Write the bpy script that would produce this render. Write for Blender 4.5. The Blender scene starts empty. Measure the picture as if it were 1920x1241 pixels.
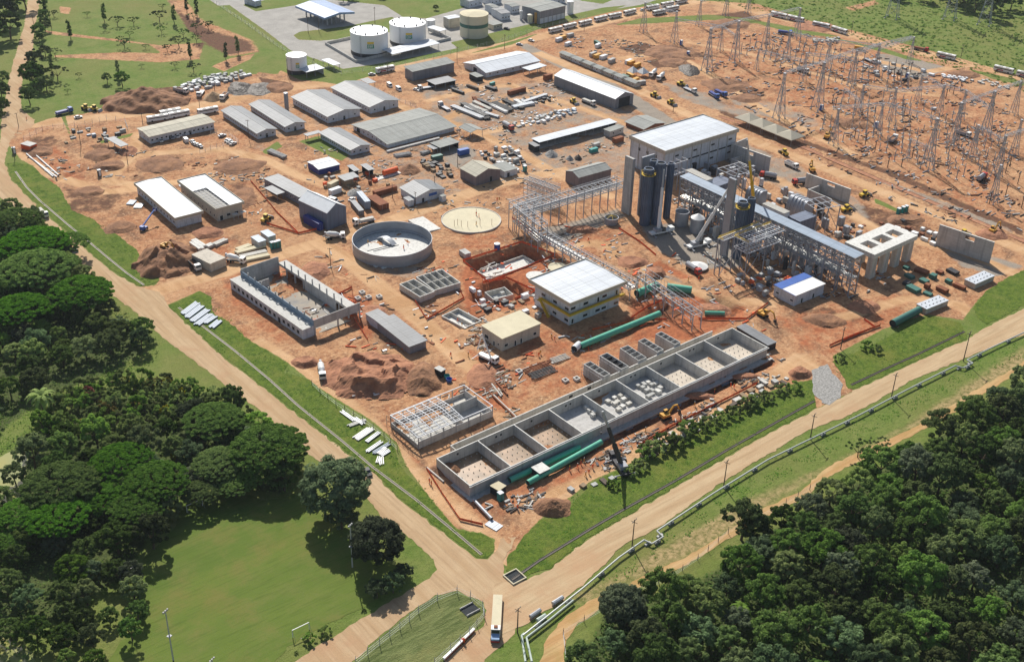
import bpy, math, random
import numpy as np
from math import radians, sin, cos, pi, atan2, hypot, degrees, tan, sqrt
from mathutils import Vector, Matrix, noise as mn, geometry as geo
sc = bpy.context.scene
# ---------- camera: world X runs along the plant's long axis (up-right in the picture), Y along its short axis ----------
FPX, TH, RO, YAW, CH = 2258.0, radians(30.46), radians(1.571), radians(51.06), 230.0
_ca, _sa = cos(YAW), sin(YAW)
def _tw(x, y, z): return Vector((x*_sa + y*_ca, -x*_ca + y*_sa, z))
_F = _tw(0, cos(TH), -sin(TH)); _R0 = _tw(1, 0, 0); _U0 = _R0.cross(_F)
_R = _R0*cos(RO) + _U0*sin(RO); _U = _U0*cos(RO) - _R0*sin(RO)
def at(x, y, z=0.0):
    d = _F*FPX + _R*(x-960) - _U*(y-620.5)
    t = (z-CH)/d.z
    return Vector((d.x*t, d.y*t, z))
def hg(b, t):
    'height above the ground of a point seen at t whose foot is seen at b'
    p = at(*b); lo, hi = 0.0, 90.0
    for _ in range(40):
        m = (lo+hi)/2; v = Vector((p.x, p.y, m-CH)); yy = 620.5-FPX*v.dot(_U)/v.dot(_F)
        if yy > t[1]: lo = m
        else: hi = m
    return lo
cd = bpy.data.cameras.new('camera'); cam = bpy.data.objects.new('camera', cd)
sc.collection.objects.link(cam); sc.camera = cam
cd.sensor_width = 36.0; cd.lens = FPX/1920*36.0; cd.clip_start = 1.0; cd.clip_end = 9000.0
cam.matrix_world = Matrix(((_R.x,_U.x,-_F.x,0),(_R.y,_U.y,-_F.y,0),(_R.z,_U.z,-_F.z,CH),(0,0,0,1)))
# ---------- light ----------
SAZ, SEL = radians(67.5), radians(40.0)
wd = bpy.data.worlds.new('World'); sc.world = wd; wd.use_nodes = True
_nt = wd.node_tree; _bg = _nt.nodes['Background']; _sky = _nt.nodes.new('ShaderNodeTexSky')
_sky.sky_type = 'NISHITA'; _sky.sun_disc = False; _sky.sun_elevation = SEL; _sky.sun_rotation = pi/2-SAZ
_sky.air_density = 1.2; _sky.dust_density = 1.5
_nt.links.new(_sky.outputs[0], _bg.inputs[0]); _bg.inputs[1].default_value = 0.075
ld = bpy.data.lights.new('sun', 'SUN'); sun = bpy.data.objects.new('sun', ld); sc.collection.objects.link(sun)
ld.energy = 5.0; ld.angle = radians(0.5); ld.color = (1.0, 0.95, 0.87)
sun.rotation_euler = Vector((cos(SAZ)*cos(SEL), sin(SAZ)*cos(SEL), sin(SEL))).to_track_quat('Z', 'Y').to_euler()
sc.view_settings.view_transform = 'Standard'; sc.view_settings.look = 'None'; sc.view_settings.gamma = 1.0
sc.view_settings.exposure = 0.27
random.seed(7); R = random.Random(11)
# ---------- materials ----------
_mc = {}
def nn(nt, t, **kw):
    n = nt.nodes.new(t)
    for k, v in kw.items():
        if k in n.inputs: n.inputs[k].default_value = v
        else: setattr(n, k, v)
    return n
def mat(name, c, rough=0.8, metal=0.0, var=0.25, sc_=0.35, bump=0.0, wave=None, c2=None, stain=0.0, objrand=0.0, spec=0.3):
    'principled surface whose own colour wanders by noise; wave = (axis, period) for corrugation'
    if name in _mc: return _mc[name]
    m = bpy.data.materials.new(name); m.use_nodes = True; nt = m.node_tree; b = nt.nodes['Principled BSDF']
    b.inputs['Roughness'].default_value = rough; b.inputs['Metallic'].default_value = metal
    b.inputs['Specular IOR Level'].default_value = spec
    tc = nn(nt, 'ShaderNodeTexCoord'); co = tc.outputs['Object']
    n1 = nn(nt, 'ShaderNodeTexNoise', Scale=sc_, Detail=6.0, Roughness=0.65); nt.links.new(co, n1.inputs['Vector'])
    mr = nn(nt, 'ShaderNodeMapRange'); mr.inputs['From Min'].default_value = .3; mr.inputs['From Max'].default_value = .7
    nt.links.new(n1.outputs[0], mr.inputs[0])
    mx = nn(nt, 'ShaderNodeMix', data_type='RGBA'); nt.links.new(mr.outputs[0], mx.inputs[0])
    c2 = c2 or tuple(x*(1-var) for x in c); c1 = tuple(min(1, x*(1+var*0.35)) for x in c)
    mx.inputs[6].default_value = (*c1, 1); mx.inputs[7].default_value = (*c2, 1)
    out = mx.outputs[2]
    def vmap(sx, sy, sz):
        mp = nn(nt, 'ShaderNodeMapping'); mp.inputs['Scale'].default_value = (sx, sy, sz); nt.links.new(co, mp.inputs[0]); return mp.outputs[0]
    def dark(out, tex, a, b, k, col):
        r = nn(nt, 'ShaderNodeMapRange'); r.inputs['From Min'].default_value = a; r.inputs['From Max'].default_value = b; r.inputs['To Max'].default_value = k; nt.links.new(tex, r.inputs[0])
        m2 = nn(nt, 'ShaderNodeMix', data_type='RGBA'); nt.links.new(r.outputs[0], m2.inputs[0]); nt.links.new(out, m2.inputs[6]); m2.inputs[7].default_value = (*col, 1); return m2.outputs[2]
    if wave:  # sheets of slightly different age, laid side by side, and dirty laps across them
        s_ = nn(nt, 'ShaderNodeTexNoise', Scale=1.0, Detail=2.0); nt.links.new(vmap(*((.9,.02,.02) if wave[0] == 'X' else (.02,.9,.02))), s_.inputs['Vector']); out = dark(out, s_.outputs[0], .45, .62, .45 if c[0] < .7 else .25, tuple(x*.62 for x in c))
        s_ = nn(nt, 'ShaderNodeTexWave', bands_direction='Y' if wave[0] == 'X' else 'X'); s_.inputs['Scale'].default_value = .05; s_.inputs['Distortion'].default_value = .0; nt.links.new(co, s_.inputs['Vector']); out = dark(out, s_.outputs['Fac'], .985, 1., .5, tuple(x*.45 for x in c))
    if name.startswith('concrete') or name in ('cream_wall', 'white_wall'):  # rain streaks and formwork joints
        s_ = nn(nt, 'ShaderNodeTexNoise', Scale=1.0, Detail=4.0); nt.links.new(vmap(.9,.9,.08), s_.inputs['Vector']); out = dark(out, s_.outputs[0], .5, .68, .5, tuple(x*.5 for x in c))
        sx_ = nn(nt, 'ShaderNodeSeparateXYZ'); nt.links.new(co, sx_.inputs[0]); ad = nn(nt, 'ShaderNodeMath', operation='ADD'); nt.links.new(sx_.outputs[0], ad.inputs[0]); nt.links.new(sx_.outputs[1], ad.inputs[1]); cx_ = nn(nt, 'ShaderNodeCombineXYZ'); nt.links.new(ad.outputs[0], cx_.inputs[0]); nt.links.new(sx_.outputs[2], cx_.inputs[1])
        bk = nn(nt, 'ShaderNodeTexBrick', Scale=1.0); bk.inputs['Brick Width'].default_value = 2.6; bk.inputs['Row Height'].default_value = 1.4; bk.inputs['Mortar Size'].default_value = .05; nt.links.new(cx_.outputs[0], bk.inputs['Vector']); out = dark(out, bk.outputs['Fac'], 0., 1., .35, tuple(x*.4 for x in c))
    if stain:
        n2 = nn(nt, 'ShaderNodeTexNoise', Scale=sc_*3.1, Detail=8.0, Roughness=0.75); nt.links.new(co, n2.inputs['Vector'])
        r2 = nn(nt, 'ShaderNodeMapRange'); r2.inputs['From Min'].default_value = .52; r2.inputs['From Max'].default_value = .7
        r2.inputs['To Max'].default_value = stain; nt.links.new(n2.outputs[0], r2.inputs[0])
        m2 = nn(nt, 'ShaderNodeMix', data_type='RGBA'); nt.links.new(r2.outputs[0], m2.inputs[0])
        nt.links.new(out, m2.inputs[6]); m2.inputs[7].default_value = (c[0]*.45, c[1]*.36, c[2]*.28, 1); out = m2.outputs[2]
    if objrand:
        oi = nn(nt, 'ShaderNodeObjectInfo'); hs = nn(nt, 'ShaderNodeHueSaturation')
        r3 = nn(nt, 'ShaderNodeMapRange'); r3.inputs['To Min'].default_value = 1-objrand; r3.inputs['To Max'].default_value = 1+objrand
        nt.links.new(oi.outputs['Random'], r3.inputs[0]); nt.links.new(r3.outputs[0], hs.inputs['Value'])
        nt.links.new(out, hs.inputs['Color']); out = hs.outputs[0]
    nt.links.new(out, b.inputs['Base Color'])
    hgt = None
    if wave:
        wv = nn(nt, 'ShaderNodeTexWave', bands_direction=wave[0]); wv.inputs['Scale'].default_value = 0.314/wave[1]
        nt.links.new(co, wv.inputs['Vector']); hgt = (wv.outputs['Fac'], 0.05)
    elif bump: hgt = (n1.outputs[0], bump)
    if hgt:
        bp = nn(nt, 'ShaderNodeBump'); bp.inputs['Strength'].default_value = 0.7; bp.inputs['Distance'].default_value = hgt[1]
        nt.links.new(hgt[0], bp.inputs['Height']); nt.links.new(bp.outputs[0], b.inputs['Normal'])
    _mc[name] = m; return m
def M_(k):
    return _mc[k]
mat('concrete', (.52,.51,.49), .9, var=.22, sc_=.25, stain=.3)
mat('concrete_pale', (.58,.56,.51), .9, var=.18, sc_=.2, stain=.25)
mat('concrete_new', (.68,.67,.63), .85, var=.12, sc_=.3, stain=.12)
mat('white_metal', (.60,.64,.69), .5, var=.12, sc_=.1, wave=('Y', .9), stain=.12)
mat('white_metal_x', (.60,.64,.69), .5, var=.12, sc_=.1, wave=('X', .9), stain=.12)
mat('zinc_roof', (.21,.22,.235), .55, .0, var=.2, sc_=.12, wave=('Y', 1.1), stain=.3)
mat('zinc_roof_x', (.20,.215,.235), .55, .0, var=.2, sc_=.12, wave=('X', 1.1), stain=.3)
mat('fibre_roof', (.33,.34,.32), .85, var=.16, sc_=.15, wave=('X', 1.1), stain=.3)
mat('beige_roof', (.50,.47,.38), .85, var=.12, sc_=.2, wave=('X', 1.3), stain=.25)
mat('sand_slab', (.62,.56,.40), .9, var=.12, sc_=.2, stain=.15)
mat('blue_roof', (.24,.34,.55), .5, var=.1, sc_=.1, wave=('X', 1.0))
mat('bridge_roof', (.30,.37,.46), .5, var=.12, sc_=.15, wave=('Y', 1.0))
mat('white_wall', (.62,.65,.70), .8, var=.12, sc_=.2, stain=.25)
mat('cream_wall', (.55,.50,.42), .85, var=.12, sc_=.2, stain=.2)
mat('beige_trim', (.48,.44,.36), .8, var=.08, sc_=.2)
mat('grey_cladding', (.24,.25,.28), .6, var=.15, sc_=.12, wave=('X', .9), stain=.15)
mat('blue_grey_cladding', (.15,.18,.25), .6, var=.15, sc_=.15, wave=('X', .8))
mat('taupe_cladding', (.22,.19,.20), .7, var=.15, sc_=.15, wave=('X', .8))
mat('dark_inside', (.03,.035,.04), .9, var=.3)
mat('glass', (.02,.03,.04), .15, var=.2, spec=.6)
mat('galv_steel', (.42,.44,.47), .5, .2, var=.25, sc_=.6)
mat('white_steel', (.60,.62,.65), .45, var=.1, sc_=.5)
mat('grey_steel', (.33,.34,.37), .55, .1, var=.25, sc_=.3, stain=.2)
mat('dark_steel', (.05,.05,.055), .6, .1, var=.3)
mat('stack_steel', (.105,.145,.22), .5, .1, var=.3, sc_=.12, stain=.3)
mat('tank_steel', (.33,.35,.39), .45, .25, var=.22, sc_=.1, stain=.25)
mat('rust', (.26,.10,.05), .9, var=.35, sc_=.6, stain=.3)
mat('yellow', (.62,.42,.03), .6, var=.15)
mat('ochre_paint', (.62,.33,.05), .6, var=.2)
mat('orange', (.80,.13,.03), .7, var=.15)
mat('orange_net', (.75,.12,.04), .9, var=.3, sc_=2)
mat('red_paint', (.45,.04,.03), .5, var=.2)
mat('pipe_green', (.09,.40,.28), .5, var=.15, sc_=.5)
mat('pipe_pale', (.45,.52,.46), .6, var=.15, sc_=.5)
mat('teal', (.03,.28,.26), .5, var=.1)
mat('navy', (.03,.05,.25), .5, var=.15)
mat('blue', (.05,.13,.42), .5, var=.15)
mat('white_paint', (.78,.78,.76), .5, var=.08, stain=.06)
mat('tarp_white', (.72,.74,.76), .7, var=.12, sc_=.4, stain=.1)
mat('tent_beige', (.46,.42,.33), .85, var=.1, sc_=.3)
mat('black_rubber', (.02,.02,.02), .9, var=.2)
mat('wood', (.30,.22,.14), .9, var=.35, sc_=1.2, stain=.3)
mat('wood_dark', (.13,.10,.08), .9, var=.35, sc_=1.2)
mat('block_grey', (.44,.44,.42), .9, var=.2, sc_=1)
mat('trunk', (.12,.09,.06), .95, var=.3, sc_=1)
mat('tank_white', (.80,.81,.82), .45, var=.05, sc_=.1, stain=.08)
mat('tank_cream', (.66,.62,.48), .5, var=.07, sc_=.1, stain=.1)
mat('tank_green', (.05,.16,.13), .5, var=.1)
mat('logo_green', (.02,.30,.16), .5, var=.05)
mat('logo_yellow', (.80,.55,.05), .5, var=.05)
mat('beige_cab', (.55,.48,.33), .8, var=.12, sc_=.3)
mat('skin', (.35,.2,.13), .7, var=.05)
mat('water', (.20,.24,.10), .08, var=.25, sc_=.08, c2=(.33,.30,.08), spec=.6)
mat('mud', (.07,.055,.045), .6, var=.4, sc_=.5)
mat('gravel', (.36,.35,.33), .95, var=.6, sc_=1.6, bump=.25)
mat('dirt_brown', (.15,.078,.048), .95, var=.4, sc_=.22, bump=.35, c2=(.36,.185,.095), stain=.4)
mat('dirt_red', (.42,.20,.11), .95, var=.4, sc_=.3, bump=.4, c2=(.22,.10,.06))
mat('dirt_sand', (.47,.31,.18), .95, var=.3, sc_=.3, bump=.4)
# ---------- mesh building ----------
class MB:
    def __init__(s): s.v = []; s.f = []; s.mi = []; s.m = 0
    def add(s, vs, fs):
        o = len(s.v); s.v += [tuple(v) for v in vs]; s.f += [tuple(i+o for i in f) for f in fs]; s.mi += [s.m]*len(fs); return s
    def box(s, x0, x1, y0, y1, z0, z1):
        return s.add([(x0,y0,z0),(x1,y0,z0),(x1,y1,z0),(x0,y1,z0),(x0,y0,z1),(x1,y0,z1),(x1,y1,z1),(x0,y1,z1)],
            [(3,2,1,0),(4,5,6,7),(0,1,5,4),(1,2,6,5),(2,3,7,6),(3,0,4,7)])
    def hexa(s, lo, hi):
        return s.add(list(lo)+list(hi), [(3,2,1,0),(4,5,6,7),(0,1,5,4),(1,2,6,5),(2,3,7,6),(3,0,4,7)])
    def bar(s, p, q, w, h=None):
        p, q = Vector(p), Vector(q); d = q-p
        if d.length < 1e-6: return s
        h = h or w; d.normalize()
        a = d.cross(Vector((0,0,1))) if abs(d.z) < .95 else d.cross(Vector((0,1,0)))
        a.normalize(); b = a.cross(d); a *= w/2; b *= h/2
        return s.hexa((p-a-b, p+a-b, p+a+b, p-a+b), (q-a-b, q+a-b, q+a+b, q-a+b))
    def tube(s, p, q, r, n=8, r2=None, caps=True):
        p, q = Vector(p), Vector(q); d = (q-p).normalized(); r2 = r if r2 is None else r2
        a = d.cross(Vector((0,0,1))) if abs(d.z) < .95 else d.cross(Vector((0,1,0)))
        a.normalize(); b = d.cross(a)
        vs = [p+(a*cos(2*pi*i/n)+b*sin(2*pi*i/n))*r for i in range(n)]+[q+(a*cos(2*pi*i/n)+b*sin(2*pi*i/n))*r2 for i in range(n)]
        fs = [(i, (i+1)%n, n+(i+1)%n, n+i) for i in range(n)]
        if caps: fs += [tuple(range(n-1,-1,-1)), tuple(range(n, 2*n))]
        return s.add(vs, fs)
    def path(s, pts, r, n=6):
        for a, b in zip(pts, pts[1:]): s.tube(a, b, r, n)
        return s
    def lathe(s, prof, n=32, c=(0,0,0)):
        vs = []; fs = []
        for (r, z) in prof: vs += [(c[0]+r*cos(2*pi*i/n), c[1]+r*sin(2*pi*i/n), c[2]+z) for i in range(n)]
        for k in range(len(prof)-1):
            fs += [(k*n+i, k*n+(i+1)%n, (k+1)*n+(i+1)%n, (k+1)*n+i) for i in range(n)]
        return s.add(vs, fs)
    def prism(s, pts, z0, z1):
        n = len(pts)
        A = sum(pts[i][0]*pts[(i+1)%n][1]-pts[(i+1)%n][0]*pts[i][1] for i in range(n))
        if A < 0: pts = pts[::-1]
        vs = [(p[0],p[1],z0) for p in pts]+[(p[0],p[1],z1) for p in pts]
        return s.add(vs, [tuple(range(n-1,-1,-1)), tuple(range(n,2*n))]+[(i,(i+1)%n,n+(i+1)%n,n+i) for i in range(n)])
    def quad(s, a, b, c, d): return s.add([a,b,c,d], [(0,1,2,3)])
    def build(s, name, m, parent=None, loc=None, rz=None, smooth=False, **tags):
        me = bpy.data.meshes.new(name); me.from_pydata(s.v, [], s.f)
        for x in (m if isinstance(m, (list, tuple)) else [m]): me.materials.append(M_(x) if isinstance(x, str) else x)
        if any(s.mi): me.polygons.foreach_set('material_index', s.mi)
        if smooth: me.polygons.foreach_set('use_smooth', [True]*len(me.polygons))
        me.update(); o = bpy.data.objects.new(name, me); sc.collection.objects.link(o)
        if parent is not None: o.parent = parent
        if loc is not None: o.location = loc
        if rz is not None: o.rotation_euler[2] = rz
        return tag(o, **tags)
def tag(o, label=None, cat=None, group=None, kind=None):
    if label: o['label'] = label
    if cat: o['category'] = cat
    if group: o['group'] = group
    if kind: o['kind'] = kind
    return o
def thing(name, label, cat, loc=(0,0,0), rz=0.0, group=None):
    o = bpy.data.objects.new(name, None); sc.collection.objects.link(o); o.empty_display_size = .5
    o.location = loc; o.rotation_euler[2] = rz
    return tag(o, label, cat, group)
def dup(o, loc=None, rz=None, label=None, group=None, scale=None, parent=None):
    c = o.copy(); sc.collection.objects.link(c)
    if parent is not None: c.parent = parent
    for ch in list(o.children): dup(ch, parent=c)
    if loc is not None: c.location = loc
    if rz is not None: c.rotation_euler[2] = rz
    if label: c['label'] = label
    if group: c['group'] = group
    if scale is not None: c.scale = scale if hasattr(scale, '__len__') else (scale,)*3
    return c
ORD = ['first','second','third','fourth','fifth','sixth','seventh','eighth','ninth','tenth','eleventh','twelfth']
class Proto:
    'first call places the built thing itself, later calls copy it'
    def __init__(s, mk): s.mk = mk; s.o = None
    def __call__(s, loc, rz, label, group=None, scale=None):
        if s.o is None:
            s.o = s.mk(); o = s.o; o.location = loc; o.rotation_euler[2] = rz; o['label'] = label
            if group: o['group'] = group
            if scale is not None: o.scale = scale if hasattr(scale, '__len__') else (scale,)*3
            return o
        o = dup(s.o, loc, rz, label, group, scale if scale is not None else 1.0)
        if not group and 'group' in o: del o['group']
        return o
def facing(a, b): d = at(*b)-at(*a); return atan2(d.y, d.x)
def fill(pts, z, name, m, step=1.5, jit=.5, **tags):
    'a flat sheet whose traced outline is broken up'
    out = []; n = len(pts)
    for i in range(n):
        a, b = pts[i], pts[(i+1)%n]; L = (b-a).length; k = max(1, int(L/step))
        for j in range(k):
            p = a.lerp(b, j/k); q = Vector((p.x*.35, p.y*.35, 3))
            out.append(Vector((p.x+mn.noise(q)*jit*1.6+R.uniform(-.3,.3)*jit, p.y+mn.noise(q+Vector((9,4,1)))*jit*1.6+R.uniform(-.3,.3)*jit, z)))
    tr = geo.tessellate_polygon([out]); me = bpy.data.meshes.new(name)
    fs = []
    for t in tr:
        a, b, c = (out[i] for i in t)
        fs.append(t if (b-a).cross(c-a).z > 0 else t[::-1])
    me.from_pydata([tuple(p) for p in out], [], fs); me.materials.append(M_(m)); me.update()
    o = bpy.data.objects.new(name, me); sc.collection.objects.link(o); return tag(o, **tags)
def PP(*c): return [at(*p) for p in c]
# ---------- the ground: one sheet to the horizon; soil, gravel, paving and grass are mapped on it by outline ----------
def axis(a, b, st, far):
    c = np.arange(a, b+st, st); k = np.array([10, 30, 70, 150, 350, 900, 2500, far])
    return np.concatenate([(c[0]-k)[::-1], c, c[-1]+k])
gx = axis(-20, 900, 1.5, 6000); gy = axis(30, 900, 1.5, 6000)
X, Y = np.meshgrid(gx, gy); gshape = X.shape; Xf = X.ravel(); Yf = Y.ravel()
def P2(*c): return np.array([at(*p)[:2] for p in c])
def sdist(poly, margin=14):
    'signed distance (inside negative) near a polygon, large elsewhere'
    d = np.full(Xf.shape, 99.0)
    lo = poly.min(0)-margin; hi = poly.max(0)+margin
    ix = np.nonzero((Xf > lo[0]) & (Xf < hi[0]) & (Yf > lo[1]) & (Yf < hi[1]))[0]
    x = Xf[ix]; y = Yf[ix]; dm = np.full(ix.shape, 1e9); ins = np.zeros(ix.shape, bool); n = len(poly)
    for i in range(n):
        ax, ay = poly[i]; bx, by = poly[(i+1) % n]; ex, ey = bx-ax, by-ay; L = ex*ex+ey*ey+1e-9
        t = np.clip(((x-ax)*ex+(y-ay)*ey)/L, 0, 1); dm = np.minimum(dm, (x-ax-t*ex)**2+(y-ay-t*ey)**2)
        if ay != by: ins ^= ((ay > y) != (by > y)) & (x < (bx-ax)*(y-ay)/(by-ay)+ax)
    dm = np.sqrt(dm); d[ix] = np.where(ins, -dm, dm); return d
def soft(poly, w): return np.clip(.5-sdist(poly)/w, 0, 1)
def vnoise(x, y, s, seed):
    x = x/s+seed*17.3; y = y/s+seed*5.1; xi = np.floor(x).astype(np.int64); yi = np.floor(y).astype(np.int64); fx = x-xi; fy = y-yi
    fx = fx*fx*(3-2*fx); fy = fy*fy*(3-2*fy)
    def h(a, b):
        v = (a*374761393+b*668265263+seed*1442695) & 0x7fffffff; v = ((v ^ (v >> 13))*1274126177) & 0x7fffffff
        return (v & 0xffff)/65535.0
    return (h(xi,yi)*(1-fx)+h(xi+1,yi)*fx)*(1-fy)+(h(xi,yi+1)*(1-fx)+h(xi+1,yi+1)*fx)*fy
grass = np.ones(Xf.shape); red = np.zeros_like(grass); brown = red.copy(); grav = red.copy(); pave = red.copy(); track = red.copy(); pale = red.copy(); Z = red.copy(); wood_ = red.copy()
SITE = P2((40,300),(14,270),(20,245),(60,234),(95,222),(160,213),(195,205),(190,195),(260,165),(330,160),(385,160),(440,138),(480,140),(500,118),(560,150),(640,157),(700,133),(860,98),(960,76),(1010,55),(1150,22),(1290,0),(1420,8),(1520,40),(1600,58),(1700,84),(1800,110),(1920,145),(2050,180),(2100,400),
  (1920,510),(1870,535),(1835,560),(1805,600),(1740,590),(1700,600),(1650,620),(1560,668),(1600,733),(1530,767),(1525,712),(1500,715),(1440,735),(1300,800),(1200,860),(1110,900),(1010,975),(985,1003),(975,1050),(985,1082),(925,1045),(928,1012),(905,1000),(855,990),(800,925),(760,870),(745,830),(700,790),(600,728),(540,680),(500,655),(470,640),(400,590),(375,545),(310,573),(262,537),(292,535),(300,522),(250,470),(225,445),(180,425),(112,405),(122,378),(112,352),(80,330),(60,310))
dirt = soft(SITE, 2.0); grass -= dirt
for k, w in [  # grass left standing inside the site
  (((140,300-22),(60,0),(395,-5),(430,30),(480,70),(545,110),(520,140),(480,135),(440,138),(385,158),(330,163),(260,168),(195,198),(195,205),(150,212),(60,222),(40,205),(45,150),(60,90)),2),
  (((560,265),(600,255),(655,292),(640,303)),2),(((490,285),(520,265),(530,275),(500,290)),2),
  (((1580,70),(1400,35),(1330,28),(1200,35),(1150,48),(1330,38),(1420,45),(1500,66)),2),(((1500,58),(1660,92),(1740,118),(1790,122),(1700,112),(1600,82)),1.5),(((1810,128),(1900,148),(1920,155),(1920,162),(1860,148)),1.5),
  (((600,153),(690,132),(730,124),(735,130),(640,160)),2),(((870,104),(1000,66),(1015,62),(960,84)),1.5),(((25,235),(60,236),(48,242),(20,246)),1),(((185,265),(250,250),(245,256),(190,270)),1),
  (((1645,690-10),(1700,660),(1745,640),(1760,650),(1690,690)),1),(((1640,372),(1690,395),(1688,400),(1640,380)),1)]:
    grass = np.maximum(grass, soft(P2(*k), w))
for k, w in [  # bare ground beyond the site
  (((340,30),(380,48),(395,70),(350,60),(330,20)),8),(((230,75),(300,85),(385,80),(375,112),(300,118),(100,108),(100,104),(230,98),(300,100),(280,85),(100,66),(82,60),(84,57)),4),
  (((310,0),(350,0),(390,50),(380,65),(340,40)),8),(((110,12),(135,15),(130,28),(112,25)),3),(((1580,15),(1640,0),(1650,8),(1600,22)),8),
  (((395,125),(430,110),(480,100),(470,112),(420,135)),3),(((335,15),(400,45),(475,75),(490,98),(430,108),(385,85),(350,55)),9)]:
    grass = np.minimum(grass, 1-soft(P2(*k), w)*.8)
for k, w, a in [(((330,20),(400,60),(470,80),(475,95),(420,105),(370,90),(350,60)),10,1.),(((190,200),(300,150),(350,175),(340,205),(240,210)),3,.6),
  (((45,265),(75,252),(110,255),(120,275),(60,280),(10,290)),7,.55),(((160,275),(185,265),(235,280),(240,300),(200,298)),7,.55),(((165,315),(230,300),(245,315),(200,325)),7,.55),
  (((265,300),(300,290),(345,292),(350,320),(300,330),(268,318)),7,.55),(((398,300),(440,290),(480,305),(500,325),(450,330),(405,318)),7,.55),
  (((110,350),(200,345),(240,365),(215,395),(180,402),(112,402),(122,378)),7,.55),(((190,425),(250,410),(260,440),(215,440)),7,.55),
  (((420,350),(465,335),(490,380),(460,400),(430,385)),7,.55),(((485,145),(540,155),(550,165),(500,175)),3,.9),(((1155,90),(1210,80),(1265,100),(1230,110),(1200,105)),3,.8),
  (((1210,115),(1260,105),(1265,125),(1230,128)),3,.8),(((1330,30),(1400,20),(1420,40),(1370,42)),3,.7),(((1330,140),(1390,150),(1440,180),(1420,185),(1350,165)),4,.6),
  (((1570,590),(1620,560),(1650,590),(1600,610)),4,.5),(((1500,575),(1560,570),(1590,600),(1540,620),(1500,605)),5,.5),(((1590,380),(1700,400),(1770,440),(1700,470),(1640,430)),4,.6),
  (((1470,690),(1520,680),(1520,705),(1490,715)),2,.8),(((620,665),(700,640),(800,680),(790,735),(700,745),(620,710)),4,.3),(((980,960),(1040,930),(1070,940),(1040,970)),2,.6),
  (((1520,290),(1640,270),(1700,330),(1640,350),(1560,330)),10,.35),(((1580,120),(1700,150),(1680,180),(1600,150)),8,.3),(((1740,250),(1850,240),(1900,290),(1800,300)),8,.35),
  (((1350,205),(1500,260),(1700,330),(1920,430),(1920,445),(1680,335),(1500,268),(1345,212)),3,.7),(((1400,300),(1600,370),(1800,450),(1780,460),(1600,385),(1400,310)),4,.35)]:
    brown = np.maximum(brown, soft(P2(*k), w)*a)
for k, w, a in [(((45,290),(110,270),(170,330),(150,350),(80,320)),6,.5),(((250,260),(330,325),(480,340),(440,420),(330,330)),6,.35),(((380,440),(440,430),(450,500),(380,500)),6,.5),
  (((620,540),(700,560),(700,640),(640,600)),5,.8),(((400,520),(450,505),(455,530),(560,640),(540,660),(440,590)),5,.5),(((740,800),(800,880),(870,960),(900,985),(880,990),(760,860)),4,.5),(((1010,640),(1170,590),(1240,600),(1100,680),(1000,720)),6,.5),(((860,500),(1050,470),(1050,560),(870,600)),5,.8),(((1180,560),(1330,550),(1420,590),(1300,640),(1180,640)),5,.75),(((960,620),(1180,600),(1300,620),(1100,720),(960,760)),8,.45),
  (((850,640),(960,680),(960,780),(900,760)),8,.7),(((800,880),(900,980),(960,960),(1500,715),(1500,690),(1140,830),(900,930),(840,880)),5,.5),(((1440,590),(1720,540),(1700,600),(1560,670),(1500,660)),8,.5),
  (((1290,40),(1500,60),(1700,100),(1920,180),(1920,480),(1500,240),(1300,150)),30,.36),(((1430,640),(1560,640),(1640,610),(1560,600)),6,.4),(((1060,415),(1160,430),(1100,490),(1010,450)),8,.5),
  (((480,520),(540,480),(620,520),(560,560)),6,.5),(((780,1000-80),(880,1000),(850,960)),3,.6),(((630,470),(660,440),(660,520),(620,560)),5,.4),(((860,420),(940,440),(940,470),(860,470)),5,.5),(((560,340),(640,330),(600,400),(540,380)),6,.2)]:
    red = np.maximum(red, soft(P2(*k), w)*a)
for k, w, a in [(((1370,195),(1350,170),(1400,180),(1480,200),(1560,235),(1500,245)),5,.5),(((1230,150),(1330,175),(1380,200),(1440,215),(1400,225),(1280,190)),6,.6),(((965,85),(985,80),(1180,170),(1290,240),(1440,330),(1440,345),(1280,260),(1150,180)),2.5,.75),
  (((600,255),(700,240),(720,270),(610,265)),4,.3),(((920,300),(960,285),(970,330),(940,345)),4,.7),(((820,275),(880,270),(900,290),(860,320),(830,300)),4,.7),(((780,165),(840,155),(850,180),(800,190)),5,.5),
  (((1200,425),(1290,410),(1370,450),(1400,500),(1300,505),(1230,470)),5,.75),(((1230,500),(1280,520),(1290,540),(1240,530)),4,.5),(((1640,100),(1700,105),(1790,130),(1720,150),(1650,130)),4,.7),(((1740,445),(1900,490),(1920,500),(1870,520),(1800,500)),4,.7),
  (((1640,330),(1780,380),(1900,430),(1900,440),(1760,390),(1640,340)),3,.6),(((1380,260),(1500,310),(1620,380),(1640,420),(1600,400),(1450,350),(1380,310)),5,.55),(((770,160),(900,155),(1060,150),(1250,235),(1240,330),(1000,330),(900,260),(800,215)),12,.5),(((600,255),(660,330),(760,400),(900,360),(960,300),(870,270)),12,.42),(((480,180),(700,200),(720,250),(600,260),(480,270)),10,.35),(((480,270),(540,262),(520,290),(470,280)),4,.4),
  (((1010,430),(1160,390),(1175,405),(1050,460)),3,.7),(((700,460),(720,455),(790,500),(820,520),(760,525),(680,500)),3,.5),(((985,250),(1160,200),(1240,235),(1180,270),(1010,290)),8,.3)]:
    grav = np.maximum(grav, soft(P2(*k), w)*a)
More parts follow.
